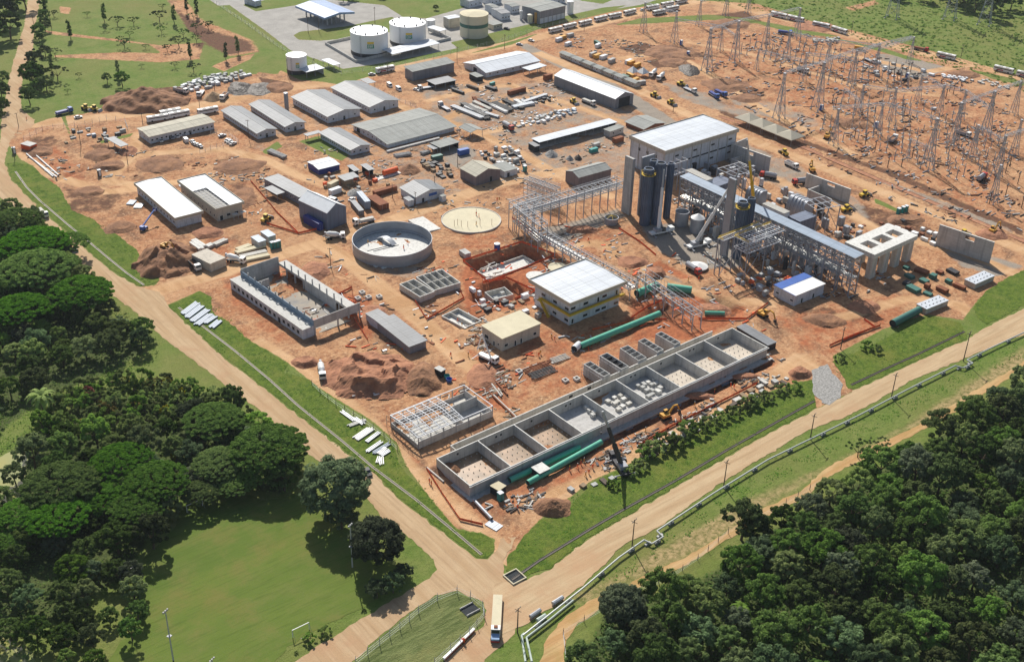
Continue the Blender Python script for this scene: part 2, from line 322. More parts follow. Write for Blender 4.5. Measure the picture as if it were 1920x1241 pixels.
for k, w, a in [(((385,-5),(410,12),(470,52),(530,90),(590,112),(640,130),(700,122),(800,103),(920,78),(1000,52),(1090,28),(1200,10),(1250,-5),(1090,-20),(880,-15),(820,15),(770,35),(735,12),(620,0),(480,-10)),2,1.)]:
    pave = np.maximum(pave, soft(P2(*k), w)*a)
for k in [((550,67),(562,60),(600,56),(650,50),(735,32),(745,40),(735,60),(660,72),(600,77),(560,75)),((500,0),(600,-5),(560,10),(480,22),(455,10)),((700,-5),(760,5),(880,-5),(870,15),(800,35),(760,35),(720,10)),((1060,-10),(1180,-12),(1130,8),(1090,2)),((400,12),(430,10),(500,60),(545,95),(640,128),(645,140),(545,118),(480,75)),((845,80),(1010,42),(1130,15),(1180,10),(1010,56),(860,92))]:
    q = soft(P2(*k), 1.5); pave *= 1-q; grass = np.maximum(grass, q); brown *= 1-q
grass *= 1-pave
# wheel tracks and haul roads inside the site (lighter sand)
def trk(w, a, *c):
    global track; w *= 1.15
    p = P2(*c)
    for i in range(len(p)-1):
        d = p[i+1]-p[i]; L = np.hypot(*d)+1e-6; nrm = np.array([-d[1], d[0]])/L*w; e = d/L*w*.5
        track = np.maximum(track, soft(np.array([p[i]+nrm-e, p[i+1]+nrm+e, p[i+1]-nrm+e, p[i]-nrm-e]), w*1.2)*a)
trk(4.5,1,(20,240),(100,228),(180,222),(260,212),(340,203),(420,190),(480,175),(560,162),(640,155),(720,132),(860,103),(960,82),(1022,67),(1110,47),(1185,27),(1285,7),(1330,2),(1440,27),(1505,45),(1590,65),(1665,85),(1740,102),(1815,120),(1920,147),(2050,180))
trk(3.5,1,(300,545),(340,530),(420,510),(450,500),(600,455),(700,425),(830,380),(930,345),(1000,330),(1060,320))
trk(3.5,.9,(600,455),(640,480),(680,510),(740,560),(800,610),(850,660),(900,700)); trk(3,.8,(480,640),(560,690),(620,730),(700,800),(760,870),(820,930),(930,1020),(930,1060))
trk(3,.8,(640,160),(720,190),(800,215),(900,250),(980,290),(1050,330),(1150,370)); trk(3,.8,(830,225),(900,195),(1000,185),(1060,205),(1000,230),(900,250)); trk(3,.7,(800,190),(900,165),(960,160),(1080,200),(1200,240))
trk(3,.8,(260,250),(250,290),(200,340),(280,350),(400,330)); trk(3,.8,(30,290),(100,330),(200,360),(300,350)); trk(3,.8,(250,290),(420,280),(500,300),(560,330),(620,350))
trk(3.5,.9,(1010,100),(1080,130),(1180,160),(1290,215),(1440,275),(1560,320),(1700,380),(1920,470)); trk(3,.8,(1160,110),(1260,100),(1330,140),(1420,200),(1500,240),(1600,290))
trk(3,.8,(1550,95),(1620,110),(1740,135),(1830,120)); trk(3,.7,(1020,470),(1120,455),(1250,530),(1340,560),(1450,570)); trk(3.5,.8,(1000,950),(1150,880),(1300,800),(1440,720),(1500,670),(1560,720)); trk(3,.7,(1560,600),(1700,560),(1800,570),(1830,600))
trk(3.5,.7,(1440,330),(1560,380),(1660,440),(1800,470),(1920,520)); trk(3,.6,(1290,80),(1400,100),(1500,130),(1600,160),(1760,180))
for k, w, a in [(((1200,1050),(1360,960),(1540,880),(1700,800),(1920,650),(1920,690),(1760,780),(1600,850),(1450,940),(1290,1045),(1180,1085)),6,.8),(((1070,1120),(1200,1050),(1180,1090),(1090,1135)),5,.6)]:
    pale = np.maximum(pale, soft(P2(*k), w)*a)
for k in [((1085,1290),(1115,1190),(1140,1140),(1200,1125),(1270,1105),(1370,1055),(1395,1010),(1460,985),(1560,930),(1640,885),(1705,850),(1775,812),(1860,758),(1960,700),(2040,700),(2040,1290)),((-30,405),(50,425),(120,500),(170,560),(230,610),(270,660),(200,700),(90,740),(-30,830)),((80,800),(180,740),(330,740),(460,810),(540,870),(530,925),(420,905),(330,935),(240,1070),(60,1190),(-20,1200),(-20,960),(60,850))]:
    wood_ = np.maximum(wood_, soft(P2(*k), 6))
# relief: loose lumpy soil, and the excavations
inner = np.clip(-sdist(SITE, 3)/8, 0, 1)*(1-np.maximum(track, pave))*(1-grass)
Z += inner*((vnoise(Xf,Yf,6,1)-.5)*.5+(vnoise(Xf,Yf,2.6,2)-.5)*.35)
PITS = [(((868,490),(978,457),(1042,478),(915,527)),5.0,2.5),(((905,530),(948,522),(1003,545),(968,560),(905,572),(875,560)),3.5,2),(((1318,562),(1350,552),(1402,577),(1386,593),(1325,594)),3.5,4),
  (((1184,592),(1215,572),(1250,560),(1318,580),(1296,594),(1200,606)),2.5,3),(((822,592),(862,574),(905,600),(865,618)),2.0,1.2),(((1215,478+17),(1235,488),(1300,520),(1280,525)),.8,4),
  (((1010,872),(1445,668),(1458,680),(1020,894)),2.0,1.5),(((100,345),(165,318),(158,312),(92,338)),1.,1.5)]
for k, dep, sl in PITS:
    p = P2(*k); d = sdist(p); s_ = np.clip(-d/sl, 0, 1); Z -= dep*s_
    inn = np.clip(.5-d/2, 0, 1); red = np.maximum(red, inn*.9*(1-.4*s_)); brown = np.maximum(brown, s_*.5); grav *= 1-inn
me = bpy.data.meshes.new('ground'); ny, nx = gshape
idx = np.arange(nx*ny).reshape(ny, nx); q = np.stack([idx[:-1,:-1], idx[:-1,1:], idx[1:,1:], idx[1:,:-1]], -1).reshape(-1, 4)
me.vertices.add(nx*ny); me.vertices.foreach_set('co', np.stack([Xf, Yf, Z], -1).ravel().astype(np.float32))
me.loops.add(q.size); me.loops.foreach_set('vertex_index', q.ravel().astype(np.int32))
me.polygons.add(len(q)); me.polygons.foreach_set('loop_start', np.arange(0, q.size, 4, dtype=np.int32)); me.update(calc_edges=True)
me.polygons.foreach_set('use_smooth', np.ones(len(q), dtype=bool))
for nm, ch in (('ma', (grass, red, brown, grav)), ('mb', (pave, track, pale, wood_))):
    a = me.color_attributes.new(nm, 'FLOAT_COLOR', 'POINT'); a.data.foreach_set('color', np.stack(ch, -1).ravel().astype(np.float32))
ground = bpy.data.objects.new('ground', me); sc.collection.objects.link(ground); tag(ground, 'open ground of red and sandy soil, gravel and grass across the building site and fields', 'ground', kind='structure')
def gz(x, y):
    i = int(np.clip(np.searchsorted(gx, x)-1, 0, nx-2)); j = int(np.clip(np.searchsorted(gy, y)-1, 0, ny-2))
    fx = (x-gx[i])/(gx[i+1]-gx[i]); fy = (y-gy[j])/(gy[j+1]-gy[j]); z = Z.reshape(gshape)
    return float((z[j,i]*(1-fx)+z[j,i+1]*fx)*(1-fy)+(z[j+1,i]*(1-fx)+z[j+1,i+1]*fx)*fy)
# ground shader
gm = bpy.data.materials.new('ground_soil'); gm.use_nodes = True; nt = gm.node_tree; bs = nt.nodes['Principled BSDF']; bs.inputs['Roughness'].default_value = .95; bs.inputs['Specular IOR Level'].default_value = .1
tc = nn(nt, 'ShaderNodeTexCoord'); co = tc.outputs['Object']
def NZ(s, d=6, r=.6, vec=None, stretch=None):
    n = nn(nt, 'ShaderNodeTexNoise', Scale=s, Detail=d, Roughness=r); v = vec or co
    if stretch:
        mp = nn(nt, 'ShaderNodeMapping'); mp.inputs['Scale'].default_value = stretch; nt.links.new(v, mp.inputs[0]); v = mp.outputs[0]
    nt.links.new(v, n.inputs['Vector']); return n.outputs[0]
def RNG(x, a, b, c=0., d=1.):
    r = nn(nt, 'ShaderNodeMapRange'); r.inputs['From Min'].default_value = a; r.inputs['From Max'].default_value = b; r.inputs['To Min'].default_value = c; r.inputs['To Max'].default_value = d
    nt.links.new(x, r.inputs[0]); return r.outputs[0]
def MIX(f, a, b):
    m = nn(nt, 'ShaderNodeMix', data_type='RGBA')
    for s, v in ((0, f), (6, a), (7, b)):
        if isinstance(v, tuple): m.inputs[s].default_value = (*v, 1)
        elif isinstance(v, float): m.inputs[s].default_value = v
        else: nt.links.new(v, m.inputs[s])
    return m.outputs[2]
def MA(op, a, b=None):
    m = nn(nt, 'ShaderNodeMath', operation=op)
    for s, v in ((0, a), (1, b)):
        if v is None: continue
        if isinstance(v, float): m.inputs[s].default_value = v
        else: nt.links.new(v, m.inputs[s])
    return m.outputs[0]
def SEL_(mask, n, k=.9, lo=.42, hi=.58):
    'mask whose edge is broken up by noise n'
    return RNG(MA('ADD', mask, MA('MULTIPLY', MA('SUBTRACT', n, .5), k)), lo, hi)
A = nn(nt, 'ShaderNodeVertexColor', layer_name='ma'); B = nn(nt, 'ShaderNodeVertexColor', layer_name='mb')
sa = nn(nt, 'ShaderNodeSeparateColor'); nt.links.new(A.outputs[0], sa.inputs[0]); sb = nn(nt, 'ShaderNodeSeparateColor'); nt.links.new(B.outputs[0], sb.inputs[0])
big, mid, fine, grit = NZ(.018, 5), NZ(.11, 7, .65), NZ(.55, 7, .7), NZ(2.2, 5, .7)
soil = MIX(RNG(mid, .36, .64), (.56,.335,.18), (.42,.21,.105)); soil = MIX(RNG(fine, .46, .66, 0., .85), soil, (.21,.085,.045)); soil = MIX(RNG(big, .5, .7, 0., .6), soil, (.53,.32,.175)); soil = MIX(RNG(NZ(.045, 8, .68), .5, .62, 0., .45), soil, MIX(RNG(fine, .4, .6), (.42,.16,.07), (.27,.10,.05))); soil = MIX(RNG(NZ(.075, 8, .72), .52, .62, 0., .75), soil, (.17,.095,.06))
soil = MIX(RNG(NZ(.9, 4, .5), .58, .68, 0., .7), soil, (.60,.40,.24))
redc = MIX(RNG(fine, .35, .65), (.47,.17,.075), (.27,.09,.045)); soil = MIX(SEL_(sa.outputs[1], NZ(.16, 7, .7), 1.5, .3, .7), soil, redc)
brc = MIX(RNG(fine, .35, .7), (.17,.085,.05), (.10,.052,.035)); brc = MIX(RNG(NZ(.3,5), .55, .7, 0., .6), brc, (.12,.11,.05)); soil = MIX(SEL_(sa.outputs[2], NZ(.2, 7, .7), 1.3, .35, .6), soil, brc)
grc = MIX(RNG(grit, .35, .7), (.36,.31,.255), (.23,.195,.16)); soil = MIX(SEL_(A.outputs[1], NZ(.14, 7, .7), 1.2, .35, .65), soil, grc)
st = NZ(.16, 5, .6, stretch=(1., .12, 1.)); st2 = NZ(.16, 5, .6, stretch=(.12, 1., 1.))
trc = MIX(RNG(st, .4, .6), (.60,.375,.205), (.47,.27,.135)); trc = MIX(RNG(st2, .48, .62, 0., .5), trc, (.62,.42,.25)); soil = MIX(RNG(MA('ADD', sb.outputs[1], MA('MULTIPLY', MA('SUBTRACT', mid, .5), .5)), .3, .62), soil, trc)
pvc = MIX(RNG(mid, .35, .65), (.42,.40,.37), (.33,.315,.29)); soil = MIX(SEL_(sb.outputs[0], fine, .3), soil, pvc)
g1 = MIX(RNG(mid, .35, .65), (.125,.19,.035), (.20,.225,.065)); g1 = MIX(RNG(fine, .48, .72, 0., .6), g1, (.065,.11,.022)); g1 = MIX(RNG(big, .45, .68, 0., .7), g1, (.20,.19,.06)); g1 = MIX(RNG(grit, .5, .75, 0., .5), g1, (.035,.06,.014))
pal = MIX(RNG(fine, .42, .6), (.42,.31,.155), (.17,.16,.055)); g1 = MIX(SEL_(sb.outputs[2], NZ(.1,6,.7), .8, .2, .6), g1, pal)
g1 = MIX(SEL_(B.outputs[1], NZ(.12, 6, .7), .9, .35, .65), g1, MIX(RNG(fine, .4, .7), (.06,.08,.028), (.11,.14,.04))); fin = MIX(SEL_(sa.outputs[0], NZ(.35, 7, .75), .8), soil, g1); nt.links.new(fin, bs.inputs['Base Color'])
bp = nn(nt, 'ShaderNodeBump'); bp.inputs['Strength'].default_value = .8; bp.inputs['Distance'].default_value = .5; nt.links.new(MA('ADD', fine, MA('MULTIPLY', grit, .35)), bp.inputs['Height']); nt.links.new(bp.outputs[0], bs.inputs['Normal'])
me.materials.append(gm)
def sheetmat(name, c1, c2, c3, stretch, s=.35, bump=.12, fl=.42):
    global nt, co
    m = bpy.data.materials.new(name); m.use_nodes = True; nt = m.node_tree; b = nt.nodes['Principled BSDF']; b.inputs['Roughness'].default_value = .95; b.inputs['Specular IOR Level'].default_value = .1
    co = nn(nt, 'ShaderNodeTexCoord').outputs['Object']
    a = MIX(RNG(NZ(s, 6, .6, stretch=stretch), fl, .6), c1, c2); a = MIX(RNG(NZ(.12, 7, .65), .45, .7, 0., .7), a, c3); a = MIX(RNG(NZ(1.1, 4, .6, stretch=stretch), .5, .66, 0., .45), a, tuple(x*.72 for x in c2)); a = MIX(RNG(NZ(.03, 6, .7), .52, .66, 0., .5), a, tuple(x*y for x, y in zip(c3, (1.15,.95,.9)))); f = NZ(2., 6, .7); a = MIX(RNG(f, .5, .75, 0., .35), a, tuple(x*.6 for x in c1))
    nt.links.new(a, b.inputs['Base Color']); p = nn(nt, 'ShaderNodeBump'); p.inputs['Distance'].default_value = bump; nt.links.new(f, p.inputs['Height']); nt.links.new(p.outputs[0], b.inputs['Normal']); _mc[name] = m
sheetmat('road_y', (.50,.36,.22), (.43,.29,.165), (.40,.27,.16), (1., .05, 1.)); sheetmat('road_x', (.52,.385,.235), (.45,.31,.18), (.42,.295,.175), (.05, 1., 1.)); sheetmat('track_x', (.54,.36,.18), (.46,.27,.12), (.34,.26,.10), (.07, 1., 1.))
sheetmat('verge_grass', (.125,.18,.026), (.07,.12,.017), (.17,.20,.045), (1., 1., 1.), .5, .4); sheetmat('pitch_grass', (.125,.17,.033), (.10,.15,.028), (.16,.17,.05), (.1, 1., 1.), .05, .08); sheetmat('rough_grass', (.19,.22,.08), (.10,.13,.04), (.22,.24,.09), (.15, 1., 1.), .9, .5)
# ---------- roads ----------
fill(PP((54,-8),(45,50),(27,110),(15,155),(3,225),(-3,300),(-4,368),(20,385),(70,408),(125,450),(160,505),(200,547),(240,574),(275,605),(320,645),(375,684),(425,724),(480,765),(525,800),(580,852),(630,890),(685,931),(717,970),(755,997),(790,1027),(814,1050),(818,1068),(805,1084),(780,1098),(692,1150),(622,1195),(540,1248),(400,1335),(520,1335),(655,1248),(700,1202),(775,1142),(817,1116),(860,1107),(905,1129),(912,1145),(910,1165),(890,1186),(822,1250),(740,1340),(850,1340),(895,1250),(950,1201),(965,1188),
  (985,1120),(985,1090),(962,1088),(944,1072),(945,1050),(960,1020),(968,1005),(940,1010),(932,1030),(924,1040),(912,1048),(895,1047),(855,1018),(742,931),(705,891),(630,833),(555,776),(480,717),(405,660),(360,616),(316,577),(312,566),(300,548),(264,539),(250,533),(212,511),(175,481),(150,458),(125,436),(95,411),(50,368),(20,336),(8,305),(20,262),(62,240),(64,225),(42,207),(39,187),(42,150),(49,128),(60,100),(65,57),(71,25),(77,-8)), .05, 'road', 'road_y', label='wide sandy dirt road along the left edge of the site down to the junction', cat='road', kind='structure')
fill(PP((925,1092),(962,1092),(985,1088),(1030,1069),(1100,1013),(1200,953),(1290,900),(1380,848),(1455,806),(1530,768),(1600,733),(1690,692),(1810,638),(1870,603),(1960,560),(1960,608),(1920,627),(1850,655),(1790,680),(1705,715),(1652,747),(1590,780),(1507,810),(1440,852),(1370,892),(1310,935),(1240,985),(1210,1002),(1172,1018),(1110,1080),(1070,1115),(997,1162),(960,1182),(940,1190),(925,1150)), .09, 'road', 'road_x', label='wide sandy dirt road along the right front edge of the site', cat='road', kind='structure')
fill(PP((1000,1340),(1005,1250),(1014,1235),(1025,1200),(1047,1168),(1085,1138),(1135,1110),(1180,1095),(1235,1065),(1285,1045),(1352,1003),(1440,948),(1500,922),(1552,874),(1615,845),(1700,808),(1760,776),(1840,724),(1890,697),(1960,650),(1960,668),(1900,706),(1845,737),(1765,788),(1700,822),(1622,860),(1560,890),(1505,935),(1445,966),(1357,1016),(1290,1058),(1238,1080),(1185,1107),(1125,1142),(1085,1168),(1062,1200),(1054,1250),(1060,1340)), .05, 'dirt_track', 'track_x', jit=.4, label='narrow two-rut sandy track between the pipeline and the forest', cat='track', kind='structure')
fill(PP((500,938),(560,925),(600,960),(690,1040),(740,1058),(760,1075),(735,1102),(680,1140),(590,1180),(540,1212),(505,1250),(400,1320),(150,1320),(250,1170),(240,1080),(330,985),(340,935),(420,915)), .05, 'football_pitch', 'pitch_grass', label='smooth mown green football field between the trees', cat='football field', kind='structure')
fill(PP((530,1335),(665,1248),(702,1203),(777,1143),(818,1118),(858,1109),(902,1131),(910,1150),(905,1165),(820,1250),(735,1335)), .06, 'grass', 'rough_grass', label='fenced triangle of long windblown grass at the bottom junction', cat='grass', kind='stuff')
for nm, lb, k in [('grass_verge','long green grass verge along the left road beside the earth piles',((12,307),(30,305),(60,310),(80,330),(112,352),(124,378),(137,396),(178,413),(196,434),(221,440),(238,455),(258,470),(268,492),(300,525),(290,532),(266,537),(250,531),(214,509),(177,479),(152,456),(127,434),(97,409),(52,366),(22,334))),
  ('grass_verge','long green grass verge with stacked metal between left road and unfinished buildings',((314,574),(345,560),(375,546),(395,556),(400,588),(430,604),(470,640),(507,662),(540,682),(532,700),(560,706),(582,714),(600,732),(632,764),(668,800),(705,830),(738,830),(748,868),(760,885),(803,930),(855,992),(905,1002),(928,1016),(925,1036),(912,1045),(896,1045),(857,1016),(744,929),(707,889),(632,831),(557,774),(482,715),(407,658),(362,614))),
  ('grass_verge','green grass verge between the long row of concrete basins and the right road',((950,1048),(985,1003),(1010,977),(1060,962),(1110,905),(1160,882),(1200,862),(1240,842),(1300,802),(1380,772),(1440,737),(1500,717),(1524,712),(1530,764),(1455,803),(1380,845),(1290,897),(1200,950),(1100,1010),(1032,1064),(987,1078),(965,1080),(948,1068))),
  ('grass_verge','green grass verge right of the grey gravel ramp',((1560,677),(1602,662),(1650,640),(1700,612),(1740,592),(1800,605),(1812,628),(1810,635),(1690,689),(1600,730),(1590,728),(1578,700))),
  ('grass_verge','sloping green grass bank at the right edge below the small white roofed cabin',((1825,575),(1850,545),(1890,520),(1960,490),(1960,550),(1870,600),(1850,608),(1832,595)))]:
    fill(PP(*k), .10, nm, 'verge_grass', jit=.45, label=lb, cat='grass', kind='structure')
fill(PP((1523,695),(1550,682),(1562,700),(1580,720),(1575,745),(1555,758),(1540,755),(1524,735)), .14, 'gravel_ramp', 'gravel', jit=.5, label='grey crushed stone ramp joining the right road', cat='gravel', kind='structure')
fill(PP((-5,860),(22,845),(48,842),(52,860),(46,900),(36,935),(-5,950)), .05, 'pond', 'water', label='small algae stained pond among the trees at the left edge', cat='pond', kind='structure')
fill(PP((-5,1190),(40,1205),(62,1225),(70,1250),(-5,1250)), .05, 'pond', 'water', label='dark blue pond in the bottom left corner', cat='pond', kind='structure')
# concrete drains: U channels standing a little proud of the verge
def drain(lb, pts, w=.6, dry='mud'):
    r = thing('drainage_ditch', lb, 'ditch', pts[0]); o = pts[0]
    wl = MB(); fl = MB()
    for a, b in zip(pts, pts[1:]):
        d = (b-a).normalized(); n = Vector((-d.y, d.x, 0)); a2, b2 = a-o, b-o
        for s in (-1, 1): wl.bar(a2+n*s*(w/2+.07)+Vector((0,0,.1)), b2+n*s*(w/2+.07)+Vector((0,0,.1)), .11, .26)
        fl.bar(a2+Vector((0,0,.1)), b2+Vector((0,0,.1)), w, .06)
    wl.build('kerb', 'dirt_brown' if dry != 'mud' else ('sand_slab' if 'white edge' in lb or 'upper left' in lb else 'mud'), r); fl.build('channel_bed', dry, r)
drain('narrow concrete drain through the upper left grass verge', PP((29,322),(50,352),(75,377),(125,420),(162,450),(200,482),(237,512),(270,535)))
drain('narrow concrete drain with a white edge along the grass verge by the left road', PP((335,577),(380,612),(440,658),(505,712),(560,762),(640,826),(700,877),(780,937),(850,995),(903,1040)))
drain('dark drain along the grass verge in front of the concrete basins', PP((960,1087),(1010,1052),(1110,990),(1170,955),(1260,905),(1370,840),(1450,795),(1527,752)))
drain('dark drain in the grass verge right of the gravel ramp', PP((1596,722),(1660,692),(1720,665),(1808,622)))
drain('wide reddish earth drain between the site and the switchyard', PP((1345,218),(1450,252),(1560,300),(1700,360),(1800,402),(1925,455)), 3.0, 'dirt_red')
# ---------- trees ----------
def leafmat(name, c1, c2, c3, tr=.45, lo=.5, hi=1.6):
    m = bpy.data.materials.new(name); m.use_nodes = True; nt = m.node_tree; nt.nodes.remove(nt.nodes['Principled BSDF']); out = nt.nodes['Material Output']
    co = nn(nt, 'ShaderNodeTexCoord').outputs['Object']; n = nn(nt, 'ShaderNodeTexNoise', Scale=.55, Detail=3.0); nt.links.new(co, n.inputs['Vector'])
    n2 = nn(nt, 'ShaderNodeTexNoise', Scale=3.5, Detail=2.0); nt.links.new(co, n2.inputs['Vector'])
    def rng(x, a, b, c, d):
        r = nn(nt, 'ShaderNodeMapRange'); r.inputs['From Min'].default_value = a; r.inputs['From Max'].default_value = b; r.inputs['To Min'].default_value = c; r.inputs['To Max'].default_value = d; nt.links.new(x, r.inputs[0]); return r.outputs[0]
    def mix(f, a, b):
        x = nn(nt, 'ShaderNodeMix', data_type='RGBA'); nt.links.new(f, x.inputs[0])
        for s, v in ((6, a), (7, b)):
            if isinstance(v, tuple): x.inputs[s].default_value = (*v, 1)
            else: nt.links.new(v, x.inputs[s])
        return x.outputs[2]
    c = mix(rng(n.outputs[0], .38, .62, 0, 1), c1, c2); c = mix(rng(n2.outputs[0], .5, .72, 0, .8), c, c3)
    oi = nn(nt, 'ShaderNodeObjectInfo'); hs = nn(nt, 'ShaderNodeHueSaturation'); nt.links.new(c, hs.inputs['Color'])
    nt.links.new(rng(oi.outputs['Random'], 0, 1, lo, hi), hs.inputs['Value'])
    w = nn(nt, 'ShaderNodeMath', operation='FRACT'); w2 = nn(nt, 'ShaderNodeMath', operation='MULTIPLY'); w2.inputs[1].default_value = 7.31; nt.links.new(oi.outputs['Random'], w2.inputs[0]); nt.links.new(w2.outputs[0], w.inputs[0])
    nt.links.new(rng(w.outputs[0], 0, 1, .488, .528), hs.inputs['Hue']); nt.links.new(rng(w.outputs[0], 0, 1, .75, 1.05), hs.inputs['Saturation'])
    d = nn(nt, 'ShaderNodeBsdfDiffuse'); t = nn(nt, 'ShaderNodeBsdfTranslucent'); ms = nn(nt, 'ShaderNodeMixShader'); ms.inputs[0].default_value = tr
    for z in (d, t): nt.links.new(hs.outputs[0], z.inputs[0])
    nt.links.new(d.outputs[0], ms.inputs[1]); nt.links.new(t.outputs[0], ms.inputs[2]); nt.links.new(ms.outputs[0], out.inputs[0]); _mc[name] = m
leafmat('leaf_bright', (.168,.288,.036), (.102,.204,.026), (.252,.372,.060), lo=.75, hi=1.15)
leafmat('leaf_dark', (.116,.178,.040), (.070,.116,.031), (.217,.271,.070))
leafmat('leaf_mixed', (.142,.209,.043), (.088,.135,.036), (.257,.317,.081))
leafmat('leaf_grey', (.144,.194,.088), (.094,.131,.062), (.250,.300,.150))
leafmat('leaf_lime', (.207,.287,.052), (.138,.207,.040), (.322,.391,.092))
leafmat('leaf_yellow', (.420,.320,.020), (.200,.190,.030), (.550,.420,.040))
leafmat('leaf_red', (.280,.040,.030), (.160,.050,.030), (.360,.070,.050))
def crown_mesh(seed, kind, rx, rz, nlobe, nleaf, ls, mt):
    'leaf faces hung on branch-end clusters; kind: dome (flat spreading), ball, loose, column'
    g = random.Random(seed); v = []; f = []; nrm = []
    lob = []
    for i in range(nlobe):
        for _ in range(50):
            a = g.uniform(0, 2*pi); u = sqrt(g.random()); x = cos(a)*u; y = sin(a)*u
            if kind == 'dome': z = sqrt(max(0, 1-u*u))*g.uniform(.82, 1.0); r = g.uniform(.06, .115)
            elif kind == 'column': z = g.uniform(0, 2.0)-.5; x *= .8; y *= .8; r = g.uniform(.3, .5)
            else:
                th = g.uniform(-.35, 1); w = sqrt(max(0, 1-th*th)); k = g.uniform(.55, 1.0) if kind == 'loose' else g.uniform(.75, 1.0); x = cos(a)*w*k; y = sin(a)*w*k; z = th*k; r = g.uniform(.13, .26)
            if all((x-q[0])**2+(y-q[1])**2+((z-q[2])*.8)**2 > (.55*(r+q[3]))**2 for q in lob): break
        lob.append((x, y, z, r))
    for i in range(nleaf):
        x, y, z, r = lob[g.randrange(nlobe)]
        a = g.uniform(0, 2*pi); t = g.uniform(-.55, 1); w = sqrt(1-t*t); k = r*(g.random()**.35)
        d = Vector((cos(a)*w, sin(a)*w, t)); p = Vector(((x+d.x*k)*rx, (y+d.y*k)*rx, (z+d.z*k*(.55 if kind == 'dome' else .8))*rz))
        n = (d+Vector((g.uniform(-.7,.7), g.uniform(-.7,.7), g.uniform(-.2,.9)))).normalized()
        tx = n.orthogonal().normalized(); tx.rotate(Matrix.Rotation(g.uniform(0, 6.28), 3, n)); ty = n.cross(tx)
        s = ls*g.uniform(.6, 1.35); sx = tx*s*.5; sy = ty*s*.36; o = len(v)
        v += [tuple(p-sx), tuple(p-sy+sx*.1), tuple(p+sx), tuple(p+sy-sx*.1)]; f.append((o, o+1, o+2, o+3))
    return v, f
def mk_tree(name, seed, kind, rx, rz, h, nlobe, nleaf, ls, mt, tr=.35, cat='tree', limbs=5):
    'crown radius rx, crown half height rz, centre of crown at height h'
    r = thing(name, '', cat); g = random.Random(seed+99); b = MB()
    lean = Vector((g.uniform(-.4,.4), g.uniform(-.4,.4), 0)); top = Vector((0,0,h*.62))+lean
    b.tube((0,0,-.3), (lean.x*.5, lean.y*.5, h*.35), tr, 7, tr*.8, False); b.tube((lean.x*.5, lean.y*.5, h*.35), top, tr*.8, 7, tr*.6, False)
    for i in range(limbs):
        a = 2*pi*i/limbs+g.uniform(-.3,.3); k = g.uniform(.45,.75); b.tube(top-Vector((0,0,g.uniform(0,h*.15))), (cos(a)*rx*k, sin(a)*rx*k, h+rz*g.uniform(0,.45)), tr*.45, 5, tr*.15, False)
    b.build('trunk', 'trunk', r)
    v, f = crown_mesh(seed, kind, rx, rz, nlobe, nleaf, ls, mt); m = MB(); m.v = [(x, y, z+h) for x, y, z in v]; m.f = f; m.mi = [0]*len(f)
    m.build('crown', mt, r); return r
PROT = {}
def proto(key, *a, **k): PROT[key] = Proto(lambda: mk_tree(*a, **k))
proto('rain1', 'spreading_tree', 1, 'dome', 8, 3.6, 6.0, 190, 11000, .62, 'leaf_bright', tr=.5, limbs=8)
proto('rain2', 'spreading_tree', 2, 'dome', 8, 3.2, 6.2, 170, 11000, .62, 'leaf_bright', tr=.5, limbs=8)
proto('bush1', 'broadleaf_tree', 3, 'ball', 4.6, 4.2, 5.0, 52, 5200, .62, 'leaf_mixed')
proto('bush2', 'broadleaf_tree', 4, 'loose', 4.6, 4.4, 5.4, 44, 4200, .66, 'leaf_dark')
proto('bush3', 'broadleaf_tree', 5, 'loose', 4.4, 3.8, 4.8, 50, 4000, .60, 'leaf_grey')
proto('bush4', 'broadleaf_tree', 6, 'ball', 4.2, 3.8, 5.0, 40, 4200, .70, 'leaf_lime')
proto('bush5', 'broadleaf_tree', 7, 'loose', 5.0, 3.6, 5.6, 56, 4600, .60, 'leaf_mixed')
proto('round', 'round_tree', 8, 'ball', 6.0, 5.2, 6.2, 110, 12000, .62, 'leaf_grey', tr=.45)
proto('shrub', 'shrub', 9, 'ball', 1.6, 1.2, 1.0, 22, 1300, .42, 'leaf_lime', tr=.12, cat='shrub', limbs=3)
proto('yshrub', 'flowering_shrub', 10, 'ball', 2.6, 1.9, 2.0, 18, 1300, .5, 'leaf_yellow', tr=.15, cat='shrub', limbs=3)
proto('rshrub', 'flowering_tree', 11, 'loose', 2.4, 2.6, 3.4, 14, 700, .5, 'leaf_red', tr=.15, limbs=3)
proto('umb', 'umbrella_tree', 12, 'dome', 4.0, 1.6, 3.4, 26, 1500, .62, 'leaf_dark', tr=.2, limbs=6)
proto('umb2', 'umbrella_tree', 13, 'dome', 3.6, 1.4, 3.0, 20, 800, .60, 'leaf_mixed', tr=.18, limbs=6)
proto('col', 'column_tree', 14, 'column', 1.15, 3.4, 4.0, 26, 1100, .5, 'leaf_dark', tr=.2, limbs=2)
def palm():
    r = thing('palm_tree', '', 'palm'); b = MB(); b.tube((0,0,-.2),(.2,.1,3.4),.22,7,.16,False); b.build('trunk','trunk',r); m = MB(); g = random.Random(5)
    for i in range(22):
        a = i*2.4; e = g.uniform(.1, 1.1); L = g.uniform(2.6, 3.4); p = Vector((.2,.1,3.4)); d = Vector((cos(a),sin(a),0)); n = Vector((-sin(a),cos(a),0))
        for k in range(6):
            q = p+d*L/6*cos(e)+Vector((0,0,L/6*sin(e))); e -= .38; w = .55*(1-k/7); m.quad(p-n*w, q-n*w*.85, q+n*w*.85, p+n*w); p = q
    m.build('crown', 'leaf_lime', r); return r
PROT['palm'] = Proto(palm)
